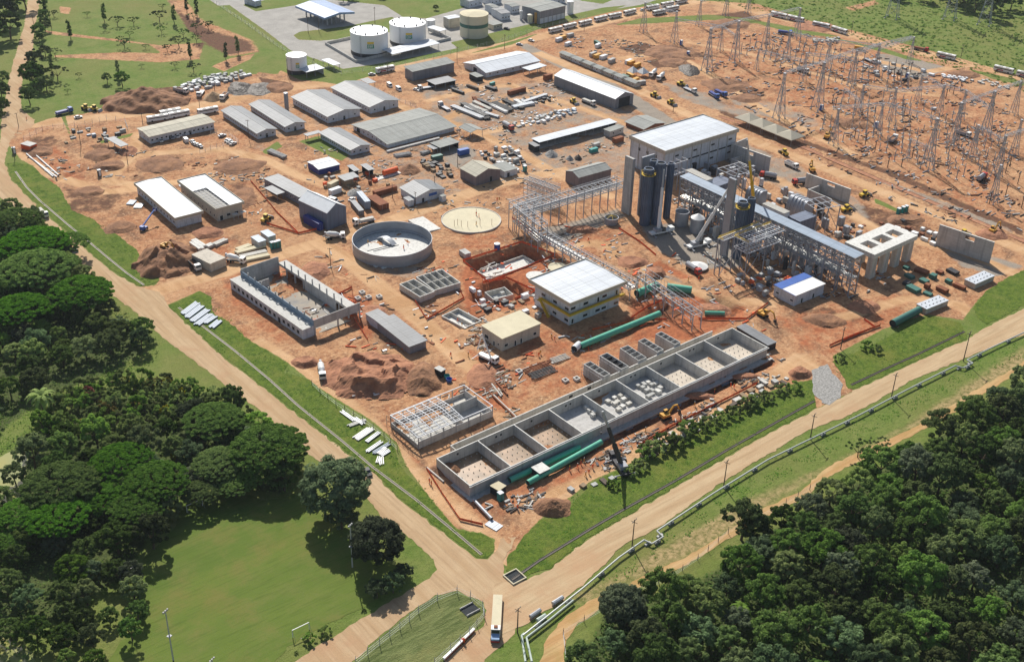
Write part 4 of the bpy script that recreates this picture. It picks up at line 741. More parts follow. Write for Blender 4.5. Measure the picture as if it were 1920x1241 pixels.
MB().box(0,5,0,4,3.4,3.6).box(.2,.5,.2,.5,0,3.4).box(4.5,4.8,.2,.5,0,3.4).build('link_roof','bridge_roof',None,at(343,366),.0,label='grey link roof between the two new white roofed halls',cat='canopy')
# turbine hall
c0, c1, c2 = (1247.5,283.5),(1387.5,241.5),(1178.7,254)
th = parapet_hall('turbine_hall','huge tall hall with a dazzling white roof and beige parapet','' or c0,c1,c2,15.5,'white_wall','white_metal',2.0,'cream_wall',.9,ridge='x')
L, W = th['L'], th['W']; b = MB()
for i in range(9): b.box(.9+(L-1.8)*i/8-.12,.9+(L-1.8)*i/8+.12,.62,.9,0,13.4)
for i in range(5): b.box(.62,.9,.9+(W-1.8)*i/4-.12,.9+(W-1.8)*i/4+.12,0,13.4)
b.build('pilaster','concrete',th)
for i in range(8):
    window(th, .9+(L-1.8)*(i+.5)/8, .88, 6.6, 5.2, .9, 'f', m='dark_inside', fr='concrete')
    if i % 2: window(th, .9+(L-1.8)*(i+.35)/8, .88, 10.2, 2.6, 1.0, 'f', m='dark_inside', fr='concrete')
    if i % 2: window(th, .9+(L-1.8)*(i+.35)/8, .88, 3.2, 2.6, 1.0, 'f', m='dark_inside', fr='concrete')
for i in range(3): window(th, .88, 4+(W-8)*(i+.5)/3, 9.5, 1.6, 1.6, 'l', m='dark_inside', fr='concrete')
# control building with yellow galleries
cb = parapet_hall('control_building','two storey control building with white roof and yellow railed gallery',(1068.7,568.7),(1175,526),(992.5,522.3),(1065,617),'white_wall','white_metal',1.5,'beige_trim',1.9,ridge='x')
L, W, h, s = cb['L'], cb['W'], cb['h'], cb['s']; b = MB(); zg = h*.46
b.box(.3,L-.3,.3,s,zg-.18,zg); b.box(.3,s,s,W*.75,zg-.18,zg); b.build('gallery_slab','yellow',cb); b = MB()
for z in (.35,.7,1.05): b.bar((.35,.35,zg+z),(L-.3,.35,zg+z),.07); b.bar((.35,.35,zg+z),(.35,W*.75,zg+z),.07)
for i in range(23): b.bar((.35+(L-.7)*i/22,.35,zg),(.35+(L-.7)*i/22,.35,zg+1.1),.07)
for i in range(13): b.bar((.35,.35+(W*.75-.35)*i/12,zg),(.35,.35+(W*.75-.35)*i/12,zg+1.1),.07)
b.box(.32,L-.3,.3,.34,zg,zg+.5); b.box(.3,.34,.35,W*.75,zg,zg+.5)
b.build('railing','yellow',cb); b = MB(); b.hexa([(-.9,W*.45,0),(.3,W*.45,0),(.3,W*.45+.5,0),(-.9,W*.45+.5,0)],[(-.9,W*.45+5,zg-.2),(.3,W*.45+5,zg-.2),(.3,W*.45+5.5,zg),(-.9,W*.45+5.5,zg)])
for q in (-.9,.3): b.bar((q,W*.45,1.),(q,W*.45+5.2,zg+1),.08); b.bar((q,W*.45,.5),(q,W*.45+5.2,zg+.5),.08)
b.box(-1.0,.4,W*.45+5,W*.45+7,zg-.15,zg); b.build('stair','yellow',cb)
for i in range(8):
    for z in (.25, zg+.3):
      if (i*3+int(z))%5 < 3: window(cb, s+(L-2*s)*(i+.5)/8, s, z+(.9 if (i+int(z))%3 else .0), 2.6 if (i+int(z))%3 else 1.2, 1.3 if (i+int(z))%3 else 2.2, 'f', name='window' if (i+int(z))%3 else 'door', m='glass', fr='white_paint')
for i in range(6):
    for z in (1.1, zg+.8):
      if (i+int(z))%2: window(cb, s, s+(W-2*s)*(i+.5)/6, z, 2.4, 1.3, 'l', m='glass')
# flat roofed switch room
sr = hall('switch_room','small cream building with a flat sandy roof beside the control building','building',(941.5,637),(1017,608.5),(899.5,612),(942.5,660),'cream_wall','sand_slab',rise=0,over=.35,wf=0,wl=0,thick=.35)
for k, w, hh, z in ((.12,1.8,1.3,1.3),(.35,1.0,2.3,.1),(.5,1.0,2.3,.1),(.85,1.6,1.3,1.3)): window(sr, sr['L']*k, .35, z, w, hh, 'f', m='dark_inside')
for k, w, hh, z in ((.2,1.0,1.0,1.5),(.4,1.0,2.2,.1),(.75,2.4,1.6,1.2)): window(sr, .35, sr['W']*k, z, w, hh, 'l', m='dark_inside')
# blue and white painted building
bw = hall('painted_building','small white building with a half blue flat roof under the steel bridge','building',(1491,556),(1547.5,532),(1451,534.5),(1491,575.5),'white_wall','white_paint',rise=0,over=.35)
for k in (.3,.72): window(bw, bw['L']*k*.9, .35, .1, 1.2, 2.2, 'f', name='door', m='dark_inside')
for k in (.15,.8): window(bw, .35, bw['W']*k, 1.7, 1.6, .9, 'l', m='dark_inside')
MB().box(-.05,bw['L']+.05,bw['W']*.62,bw['W']+.05,bw['h']+.16,bw['h']+.26).build('blue_membrane','blue',bw)
MB().box(-.05,.25,0,bw['W']*.6,bw['h']+.2,bw['h']+.28).build('blue_edge','blue',bw)
for lb, a, b_, c, g in (('low cabin with a white studded roof on the grass bank at the right',(1829,533.5),(1864.5,517),(1809,523.5),(1828,543)),('low cabin with a white studded roof at the end of the thick green pipe',(1737.5,580.5),(1778,563),(1719,570),(1738,590))):
    k = hall('pump_cabin',lb,'cabin',a,b_,c,g,'cream_wall','white_metal',rise=0,over=.15); m = MB()
    for i in range(6):
        for j in (.28,.7): m.lathe([(.18,0),(.18,.25),(0,.3)],8,(k['L']*(i+.6)/6.2,k['W']*j,k['h']+.18))
    m.build('roof_vent','dark_steel',k)
# tank farm
def tank(name, lb, cx, cyb, cyt, wpx, m, rise=.6, logo=False, skirt=None, band=None, rimn=0, top=None, group=None):
    p = at(cx, cyb); D = (p-Vector((0,0,CH))).length; rr = wpx/2/FPX*D; h = hg((cx,cyb),(cx,cyt)); r = thing(name, lb, 'tank', p, 0, group); z0 = 0
    if skirt: z0 = h*skirt; MB().lathe([(rr+.02,0),(rr+.02,z0)],48).build('skirt','dark_steel',r,smooth=True)
    MB().lathe([(rr,z0),(rr,h)],48).build('shell',m,r,smooth=True); MB().lathe([(rr+.12,h-.12),(rr+.12,h+.08),(rr*.95,h+.12),(0,h+rise)],48).build('roof',top or m,r)
    if band: MB().lathe([(rr+.04,h*band[0]),(rr+.04,h*band[1])],48).build('band','tank_green',r,smooth=True)
    for i in range(rimn):
        a = 2*pi*i/rimn; MB().box(-.3,.3,-.3,.3,0,.9).build('roof_vent','dark_steel',r,(cos(a)*rr*.85,sin(a)*rr*.85,h+.1))
    b = MB(); aa = -2.6
    for s in (-.3,.3): b.bar((cos(aa)*(rr+.25)-sin(aa)*s,sin(aa)*(rr+.25)+cos(aa)*s,0),(cos(aa)*(rr+.25)-sin(aa)*s,sin(aa)*(rr+.25)+cos(aa)*s,h+.9),.09)
    b.build('ladder','grey_steel',r)
    if logo:
        a0 = atan2(-p.y, -p.x)+.06; hw = 2.0/rr if logo != 's' else 1.0/rr; hh = h*.3; zb = h*(.42 if logo != 's' else .4)
        def patch(a1, a2, z1, z2, off=.05):
            q = MB(); n = 8
            for i in range(n):
                b1, b2 = a1+(a2-a1)*i/n, a1+(a2-a1)*(i+1)/n; R_ = rr+off; q.quad((R_*cos(b1),R_*sin(b1),z1),(R_*cos(b2),R_*sin(b2),z1),(R_*cos(b2),R_*sin(b2),z2),(R_*cos(b1),R_*sin(b1),z2))
            return q
        gp = patch(a0-hw,a0+hw,zb,zb+hh*.62).build('logo_panel','logo_green',r); patch(a0-hw,a0+hw,zb+hh*.68,zb+hh).build('logo_panel','logo_yellow',r)
        q = MB()  # letters B R in white on the green panel
        for ln in (((-.75,0,-.75,1),(-.75,1,-.2,1),(-.75,.5,-.2,.5),(-.75,0,-.2,0),(-.2,0,-.12,.5),(-.12,.5,-.2,1)),((.15,0,.15,1),(.15,1,.65,1),(.65,1,.7,.75),(.7,.75,.65,.5),(.15,.5,.65,.5),(.4,.5,.75,0))):
            for (u1,w1,u2,w2) in ln:
                f_ = lambda u, w: ((rr+.09)*cos(a0+u*hw*.9),(rr+.09)*sin(a0+u*hw*.9),zb+hh*(.08+w*.46)); q.bar(f_(u1,w1),f_(u2,w2),.24 if logo != 's' else .14)
        q.build('lettering','white_paint',gp)
    return r
tank('storage_tank','large white storage tank with green and yellow emblem, left of the two',693.2,98,57.5,67.5,'tank_white',logo=True,skirt=.16,rimn=8,group='white storage tanks')
tank('storage_tank','large white storage tank with green and yellow emblem, right of the two',765,79,42.5,65.5,'tank_white',logo=True,skirt=.16,rimn=8,group='white storage tanks')
tank('storage_tank','tall cream storage tank with a dark green belt',888.7,66,25.5,51.5,'tank_cream',band=(.46,.62),rise=1.2,top='sand_slab')
tank('storage_tank','smaller white storage tank standing apart beside two canopies',557.5,135,103,36.5,'tank_white',logo='s',skirt=.22)
tank('storage_tank','very small white tank behind the two large white tanks',807.5,49,37.5,16.5,'tank_white')
tank('water_tower','slim grey cylindrical water tower between the dormitories',538,206.5,174.5,7.6,'tank_steel',rise=.3)
tank('silo','white silo with a red band beside the far grey factory',1068.5,26,3,12,'tank_white',band=None)
tank('chemical_tank','slim upright white tank left of the far grey factory',977,38,21,5,'tank_white')
tank('chemical_tank','cream upright tank with pipes at the corner of the far factory',994,43,28,10,'tank_cream'); tank('chemical_tank','small ochre vessel at the corner of the far factory',1004,44,25,5,'ochre_paint')
def wall_run(name, lb, pts, h, t, m, cat='wall'):
    o = pts[0]; r = MB()
    for a, b in zip(pts, pts[1:]): r.bar(a-o+Vector((0,0,h/2)), b-o+Vector((0,0,h/2)), t, h)
    return r.build(name, m, None, o, label=lb, cat=cat)
wall_run('bund_wall','low grey bund wall round the two large white tanks',PP((610,84),(668,118),(728,103),(845,75),(803,57)),1.6,.5,'concrete')
wall_run('bund_wall','inner low bund wall left of the two large white tanks',PP((610,84),(655,74),(680,70)),1.6,.5,'concrete_pale')
cn = hall('fuel_canopy','blue angular fuel station canopy on columns','canopy',(609,38),(663,26),(557,14.5),(609,54),roof='blue_roof',ridge='y',rise=1.6,open_=True,over=5,thick=1.3,post=.7)
hall('loading_canopy','long white canopy on columns in front of the two large tanks','canopy',(736,103),(824.5,82),(715,94),(738,114),roof='white_metal',rise=.5,ridge='x',open_=True,over=.8)
hall('small_canopy','white canopy over machinery beside the smaller white tank','canopy',(574,136.5),(608,128),(559,128),3.6,'white_wall','white_metal',rise=0,open_=True,gap=1)
hall('small_canopy','white canopy right of the canopy by the smaller white tank','canopy',(625,123.5),(638,120),(604,112.5),3.4,roof='white_metal',rise=0,open_=True)
hall('small_canopy','small white canopy behind the large white tank near a shed','canopy',(825,59.5),(838,56),(800,52),3.2,roof='white_metal',rise=0,open_=True)
hall('pump_house','white shed between the large tank and the cream tank','shed',(841,37),(864,33),(831,32),(842,54),'cream_wall','white_metal',rise=.3,over=.2)
hall('factory','grey clad factory with a pale flat roof beyond the bus road','factory',(1012.5,23),(1059,11),(980.5,11.5),(1013.5,46.5),'grey_cladding','fibre_roof',rise=.6,over=.15,wf=6,ww=3.4,wh=3.4,wz=.3,winm='white_wall')
hall('site_hut','small pale roofed hut beside the cream tank','hut',(925,48.5),(939,43),(914,41.5),3.2,'cream_wall','fibre_roof',rise=0,over=.4,wf=3)
hall('far_house','small blue roofed house at the very top edge','house',(478,4),(492,1),(455,-2),3.5,'white_wall','blue_roof',rise=1,over=.4)
for i, (a, b_, c, lb) in enumerate([((926,16),(934,13),(911,9),'pale flat roofed block behind the cream tank'),((940,27),(957,24),(922,17),'green grey gabled shed behind the cream tank'),((960,14),(975,11),(945,8),'low green store among trees at the top'),((1036,-2),(1062,-6),(1020,-8),'long grey roof at the top edge behind the factory'),((880,4),(905,-2),(862,-2),'long blue grey shed at the top edge of the refinery'),((920,-1),(940,-6),(905,-7),'small grey plant building at the top edge')]):
    hall('far_building',lb,'building',a,b_,c,4.5,'white_wall',['fibre_roof','zinc_roof','fibre_roof','zinc_roof','zinc_roof_x','fibre_roof'][i],rise=.5,over=.3,wf=3)
# ---------- concrete works ----------
def loc(fr, px, py, h):
    o, rz = fr[0], fr[1]; p = at(px, py, h)-o; return p.x*cos(rz)+p.y*sin(rz), -p.x*sin(rz)+p.y*cos(rz)
hC = 4.2; fr = frame((881,911),(1436,649),(822.5,857.5),hC); o, rz, L, W = fr
cells = thing('basin_row','long row of nine open concrete basins along the front verge','basins',o,rz)
t = .3; zf = .08
xs = [0]+[loc(fr,x,y,hC)[0] for x, y in ((956,872.5),(1025,841),(1090,810),(1154,780),(1212.5,749),(1270,722),(1327.5,697.5),(1380,672.5))]+[L]
b = MB(); b.box(0,L,0,t,zf,hC); b.build('front_wall','concrete',cells); b = MB(); b.box(0,L,W-t,W,zf,hC); b.build('rear_wall','concrete_pale',cells)
for i, x in enumerate(xs):
    x = min(max(x,t/2),L-t/2); MB().box(x-t/2,x+t/2,t,W-t,zf,hC-.003).build('partition_wall' if 0 < i < 9 else 'end_wall','concrete',cells)
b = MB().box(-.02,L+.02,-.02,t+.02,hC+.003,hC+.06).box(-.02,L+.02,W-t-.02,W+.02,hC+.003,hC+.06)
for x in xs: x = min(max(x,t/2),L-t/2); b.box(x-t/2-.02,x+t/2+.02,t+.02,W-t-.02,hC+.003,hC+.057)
b.build('lit_wall_top','concrete_new',cells)  # pale strips along the wall tops: sunlit edges put into the colour
MB().box(-.35,L+.35,-.5,0,hC-.55,hC-.15).build('ledge','concrete',cells); MB().box(-1.2,L+1.2,-2.2,W+.5,-.5,.06).build('footing','concrete',cells)
for i in range(9):
    x0, x1 = xs[i]+t/2, xs[i+1]-t/2; f = MB().box(x0,x1,t,W-t,zf,zf+.12).build('basin_floor',['wet_rust_floor' if i < 3 else mat('basin_sand',(.58,.51,.42),.9,var=.25,sc_=.15,stain=.3) if i > 5 else 'concrete'][0] if i >= 3 else mat('wet_floor',(.40,.26,.16),.3,var=.5,sc_=.12,c2=(.10,.07,.035),stain=.3,spec=.5),cells)
    if i < 3 or i > 5:
        b = MB()
        for u in range(7):
            for v in range(7): px, py = x0+(x1-x0)*(u+.5)/7, t+(W-2*t)*(v+.5)/7; b.box(px-.11,px+.11,py-.11,py+.11,zf+.12,zf+.5)
        q = b.build('column_stub','concrete_pale' if i < 3 else 'concrete',cells); q['kind'] = 'stuff'
    for k in range(2 if i % 2 else 1): MB().box(-.35,.35,-.04,.04,-.35,.35).build('wall_opening','dark_inside',cells,((x0+x1)/2+k*2,W-t-.05,hC-1.6))
# channel wall behind the basins
hw = 3.6; o2 = at(844,835,hw); e2 = at(1335,620,hw); rz2 = rz; Lc = (Vector((e2.x,e2.y))-Vector((o2.x,o2.y))).length
ch = thing('channel_wall','long low concrete wall running behind the row of basins','wall',(o2.x,o2.y,0),rz2)
MB().box(-.02,Lc,-.32,.02,hw+.003,hw+.06).build('lit_wall_top','concrete_new',ch); MB().box(0,Lc,-.3,0,-.5,hw).build('wall','concrete_pale',ch); MB().box(0,.3,-2.6,-.3,-.5,hw-.003).build('end_wall','concrete_pale',ch); MB().box(.3,Lc,-3.4,-.3,-.5,.25).build('channel_bed','mud',ch)  # first box: thin bright strip, sunlight on the wall top as colour
for k in (.42,.49): MB().box(-.8,.8,-.34,-.29,-.5,.5).build('wall_opening','dark_inside',ch,(Lc*k,0,2.3))
# five narrow tanks
NM = ['nearest the soil','second from the left, wrapped in scaffolding','third and middle one','fourth from the left','farthest right']
for i, (a, b_, c) in enumerate([((1132,706),(1144,700),(1095,682)),((1165,692),(1177.5,685),(1126,666)),((1197,676),(1211,669),(1164,652)),((1232,660),(1245,655),(1196,639)),((1265,646),(1276,641),(1229,626))]):
    h = 4.6; o, rz_, L_, W_ = frame(a, b_, c, h); r = thing('narrow_tank',f'tall narrow open concrete tank behind the basins, {NM[i]}','tank',o,rz_,'five narrow concrete tanks'); L_ = max(L_, 3)
    m = MB(); m.box(0,L_,0,.25,0,h).box(0,L_,W_-.25,W_,0,h).box(0,.25,.25,W_-.25,0,h).box(L_-.25,L_,.25,W_-.25,0,h); m.build('shell','concrete',r); MB().box(.25,L_-.25,.25,W_-.25,0,.4).build('floor','mud',r)
    m = MB()
    for k in range(3): m.box(.25,L_-.25,W_*(k+1)/4-.08,W_*(k+1)/4+.08,h-1.4,h-.02)
    m.build('baffle','concrete' if i != 1 else 'dark_steel',r)
    if i < 2:
        m = MB()
        for k in range(9):
            y = W_*k/8; m.bar((-.7,y,0),(-.7,y,h+.5),.09)
        for z in (1.3,2.6,3.9,h+.4): m.bar((-.7,0,z),(-.7,W_,z),.09)
        m.build('scaffold','grey_steel',r)
# round steel tank under construction
def rad(px, py, wpx, z=0): p = at(px, py, z); return wpx/2/FPX*(p-Vector((0,0,CH))).length
p = at(736,468); rr = rad(736,468,147.5); h = hg((736,468),(736,447)); rt = thing('round_tank','huge open round steel tank under construction with a white floor','tank',p)
MB().lathe([(rr,0),(rr,h),(rr-.12,h),(rr-.12,.2)],80).build('shell','tank_steel',rt,smooth=False); MB().lathe([(0,.25),(rr-.12,.25)],80).build('floor','concrete_new',rt)
b = MB()
for k in (.33,.66,.995):
    b.lathe([(rr+.03,h*k-.06),(rr+.09,h*k-.06),(rr+.09,h*k),(rr+.03,h*k)],80)
b.build('seam','grey_steel',rt); b = MB()
for i in range(40): a = 2*pi*i/40; b.bar((rr*.97*cos(a),rr*.97*sin(a),.3),(rr*.97*cos(a),rr*.97*sin(a),1.2),.08)
b.lathe([(rr*.975,1.1),(rr*.965,1.2),(rr*.975,1.3)],60); b.build('inner_ring','white_steel',rt)
b = MB(); n = 10
for i in range(n):
    x0, x1 = -5+10*i/n, -5+10*(i+1)/n; f_ = lambda x: .4+1.7*cos(x/5*pi/2)
    b.hexa([(x0,-1.3,f_(x0)),(x1,-1.3,f_(x1)),(x1,1.3,f_(x1)),(x0,1.3,f_(x0))],[(x0,-1.3,f_(x0)+.1),(x1,-1.3,f_(x1)+.1),(x1,1.3,f_(x1)+.1),(x0,1.3,f_(x0)+.1)])
b.build('curved_plate','galv_steel',None,at(725,455)+Vector((0,0,.3)),facing((710,447),(742,462)),label='curved steel plate lying on the white floor of the round tank',cat='steel plate')
MB().box(-6,6,-.12,.12,0,.15).box(-4,8,-1.6,-1.35,0,.15).build('steel_strip','dark_steel',None,at(713,466)+Vector((0,0,.27)),facing((703,468),(727,462)),label='two thin dark steel strips on the floor of the round tank',cat='steel')
rr2 = rad(883.5,414,112); pd = thing('round_pad','flat circular sand filled tank foundation beside the round tank','foundation',at(883.5,414)); MB().lathe([(rr2,-.1),(rr2,.7),(rr2-.4,.7),(rr2-.4,.5)],72).build('ring_kerb','concrete_pale',pd); MB().lathe([(0,.55),(rr2-.35,.5)],72).build('sand_fill','sand_slab',pd)
b = MB()
for i in range(7): a = at([852,865,877,900,922,893,858][i],[426,427,428,425,424,405,424][i])-at(883.5,414); b.bar((a.x,a.y,.5),(a.x,a.y,3.4),.12)
b.build('rod','rust',pd)
sl = PP((765,415),(793,408),(827,431),(801,436.5)); so = sl[0]; MB().prism([(p-so)[:2] for p in sl],0,.6).build('foundation_slab','concrete_new',None,so,label='bright white square foundation slab behind the round tank',cat='slab')
for i, (x, y, w) in enumerate([(1004,519,36),(1046,503,38)]):
    rr2 = rad(x,y,w); pd = thing('round_pad',f'{["white","sand coloured"][i]} circular slab on the soil behind the control building','foundation',at(x,y)); MB().lathe([(rr2,0),(rr2,.6),(0,.62)],40).build('slab','concrete_new' if i == 0 else 'sand_slab',pd)
# long building of two wings round a court
hl = hg((569,637),(567.5,619)); fr = frame((567.5,619),(661,570),(450.6,518),hl); o, rz_, L, W = fr; lb_ = thing('court_building','long unfinished concrete building of two wings round an open court','building',o,rz_)
xa = loc(fr,586,610,hl)[0]; xb = L-4.2; H2 = hl+2.4; t = .25; b = MB()
b.box(0,xa,0,W,hl-.35,hl); b.box(0,t,0,W,0,hl-.35); b.box(t,xa,0,t,0,hl-.35); b.box(t,xa,W-t,W,0,hl-.35); b.build('left_wing','white_wall',lb_)
MB().box(-.15,xa-.02,-.15,W+.15,hl+.003,hl+.12).build('left_roof_slab','concrete_new',lb_)
MB().box(xa,xa+t,0,W,0,H2).build('court_wall',mat('blue_block',(.24,.31,.40),.9,var=.2,sc_=.3),lb_)
b = MB(); b.box(xb,L,2,W,hl-.35,hl); b.box(L-t,L,2,W,0,hl-.35)
for i in range(9): y = 2+(W-2.6)*i/8; b.box(xb,xb+.5,y,y+.5,0,hl-.35)
b.box(xb+.05,xb+.3,W*.2,W*.62,0,hl-.36); b.build('right_wing','concrete',lb_); MB().box(xb+.5,L+.2,1.8,W+.15,hl+.003,hl+.12).build('right_roof_slab','concrete_new',lb_)
MB().box(xb-.05,xb+.3,2,W,hl+.0,hl+.7).build('roof_beam','concrete_pale',lb_)
MB().box(xa+t+.02,L,0,t,0,0).v and MB().box(xa+t+.02,L,0,.3,hl-1.2,H2).box(xa+t+.02,xa+.9,0,.3,0,hl-1.2).box((xa+L)/2,(xa+L)/2+.6,0,.3,0,hl-1.2).box(L-.6,L,0,.3,0,hl-1.2).build('near_end_wall','concrete',lb_)
MB().box(xa+t+.02,xb,W-.3,W,0,H2+.6).box(xa+t+.4,xa+8,W-8,W-7.7,0,3.6).build('far_end_wall','concrete',lb_); MB().box(xa+t,xb,.3,W-.3,.02,.12).build('court_floor',mat('court_floor_',(.36,.30,.22),.9,var=.5,sc_=.12,c2=(.22,.22,.22)),lb_)
for i in range(11):
    y = 1+(W-2)*i/10; MB().box(-.2,.2,-.2,.2,0,2.3).build('column','concrete',lb_,(xb+.25,y+.6,hl+.7)) if i else None; MB().box(-.2,.2,-.2,.2,0,1.2).build('column','concrete',lb_,(xa+.12,y,H2))
    if i < 10: MB().box(0,1.5,0,1.6,0,.3).build('roof_block','concrete_new',lb_,(xa-1.6,y+1,hl+.12))
for i in range(15): window(lb_, 0, 1.6+(W-3)*(i+.5)/15, 1.3 if i != 4 else .1, 1.7, 1.5 if i != 4 else 2.4, 'l', m='dark_inside', fr='concrete', name='window' if i != 4 else 'door')
# steel roofed frame
h = hg((785,842),(784,821)); fr = frame((784,821),(919.5,758),(737.5,776),h); o, rz_, L, W = fr; sf = thing('frame_building','building with a white steel roof frame over grey block walls','building',o,rz_)
hb = h*.62; t = .25; b = MB(); b.box(0,L,0,t,0,hb).box(0,t,t,W-t,0,hb*.6).box(0,L,W-t,W,0,hb*.5).box(L-t,L,t,W-t,0,hb).box(L*.62,L*.62+t,t,W-t,0,hb*.8).box(L*.62+t,L-t,W*.52,W*.52+t,0,h-.4); b.build('block_wall','concrete',sf); MB().box(t,L-t,t,W-t,0,.1).build('floor_slab','concrete_pale',sf); b = MB()
for x in [L*k/6 for k in range(7)]:
    for y in (.1,W-.1): MB().box(-.13,.13,-.13,.13,0,h).build('post','grey_steel',sf,(x if x else .13,y,0))
for y in (.1,W/2,W-.1):
    zz = h+(.9 if y == W/2 else 0)
    if y != W/2: b.bar((0,y,h),(L,y,h),.25)
    else: b.bar((0,y,zz),(L*.6,y,zz),.2)
for x in (0,L): b.bar((x,0,h),(x,W,h),.22)
for i in range(7):
    x = L*.6*i/6; b.bar((x,.1,h),(x,W/2,h+.9),.24); b.bar((x,W/2,h+.9),(x,W-.1,h),.24); b.bar((x,.1,h-.55),(x,W-.1,h-.55),.12)
    for k in range(8): y0 = W*k/8; y1 = W*(k+1)/8; f_ = lambda y: h+.9*(1-abs(y-W/2)/(W/2)); b.bar((x,y0,h-.55 if k%2 else f_(y0)),(x,y1,f_(y1) if k%2 else h-.55),.09)
for k in range(11): y = W*(k+.5)/11; zz = h+.9*(1-abs(y-W/2)/(W/2))+.1; b.bar((0,y,zz),(L*.6,y,zz),.14)
b.build('roof_frame','white_steel',sf); b = MB()
for i in range(7):
    y = W*i/6; b.bar((-1.4,y,0),(-1.4,y,h+.3),.1)
    for z in (1.6,3.2,4.8): b.bar((-1.4,0,z),(-1.4,W,z),.08)
b.build('scaffold','grey_steel',sf)
# turbine table
h = hg((1632,526),(1640,478)); o, rz_, L, W = frame((1640,478),(1722,441.5),(1584,454),h); tt = thing('turbine_pedestal','massive concrete table on thick legs with three openings in its top','pedestal',o,rz_); b = MB(); th_ = 2.0
hs = [(.12,.30),(.38,.62),(.69,.88)]; ya, yb = W*.3, W*.68; b.box(0,L,0,ya,h-th_,h); b.box(0,L,yb,W,h-th_,h); pv = 0
for u, v in hs+[(1,1)]: b.box(pv*L,u*L,ya,yb,h-th_,h); pv = v
b.build('table_top','concrete_new',tt)
for x in (.02,.30,.58,.86):
    for y in (.04,.78): MB().box(0,L*.11,0,W*.17,0,h-th_).build('leg','concrete_pale',tt,(L*x,W*y,0))
# tall firewalls
def slabwall(lb, g0, g1, top, th_=.6, win=None, ret=None):
    a, b_ = at(*g0), at(*g1); h = hg(g0, top); Lw = (b_-a).length; r = thing('fire_wall',lb,'wall',a,atan2((b_-a).y,(b_-a).x)); m = MB()
    if win: x0, x1 = Lw*win[0], Lw*win[1]; m.box(0,x0,0,th_,0,h).box(x1,Lw,0,th_,0,h).box(x0,x1,0,th_,0,h*.72).box(x0,x1,0,th_,h*.9,h)
    else: m.box(0,Lw,0,th_,0,h)
    m.build('panel','concrete',r); MB().box(-.02,Lw+.02,-.02,th_+.02,h+.003,h+.08).build('lit_wall_top','concrete_new',r)  # pale strip over the panel paints its top edge as sunlit
    if ret: MB().box(0,.6,th_,ret,0,h).build('return_wall','concrete',r)
    return r
slabwall('tall grey concrete wall with a notch, standing before the last earth drain',(1508,351),(1590,382),(1512,325),win=(.48,.66)); slabwall('tall grey concrete wall with a notch, standing alone at the right',(1753.5,460),(1854.5,494),(1761,421.5),win=(.48,.66)); slabwall('tall grey concrete wall with a return, nearest the turbine hall',(1367.5,301),(1440,327),(1372.5,270),win=(.45,.58),ret=13)
slabwall('low grey concrete enclosure wall before the middle tall wall',(1512,370),(1556,389),(1512,355),.4,ret=9); slabwall('low grey concrete enclosure wall before the first tall wall',(1369,315),(1398,327),(1369,298),.4,ret=9)
# small basins
for lb, a, b_, c, h, zb, nx_, ny_ in (('block of small open concrete basins beside the round tank, left part',(787.5,557),(812,545),(752.5,531.5),2.6,0,2,2),('block of small open concrete basins beside the round tank, right part',(814,545),(861,528),(784,518),2.6,0,4,2),
    ('sunken concrete basin with a white floor in the deep excavation',(918,523),(1003,491),(897,508),-3.4,-4.9,1,1),('sunken square concrete basin in the second excavation',(925,562),(963,552),(908,548),-.5,-3.2,1,1),('sunken concrete basin with a white floor near the cream building',(872,616),(903,601),(828,592),.4,-1.6,2,1)):
    o, rz_, L, W = frame(a, b_, c, h); r = thing('basin',lb,'basin',o+Vector((0,0,zb)),rz_); H_ = h-zb; m = MB(); m.box(0,L,0,.3,0,H_).box(0,L,W-.3,W,0,H_).box(0,.3,.3,W-.3,0,H_).box(L-.3,L,.3,W-.3,0,H_)
    for i in range(1,nx_): m.box(L*i/nx_-.12,L*i/nx_+.12,.3,W-.3,0,H_-.003)
    for i in range(1,ny_): m.box(.3,L-.3,W*i/ny_-.12,W*i/ny_+.12,0,H_-.006)
    m.build('basin_wall','concrete_pale',r); MB().box(0,L,0,.32,H_+.003,H_+.07).box(0,L,W-.32,W,H_+.003,H_+.07).box(0,.32,.32,W-.32,H_+.003,H_+.067).box(L-.32,L,.32,W-.32,H_+.003,H_+.067).build('lit_wall_top','concrete_new',r); MB().box(.3,L-.3,.3,W-.3,0,.5).build('floor','concrete_new',r)  # rim strips paler than the walls: light on the tops painted in
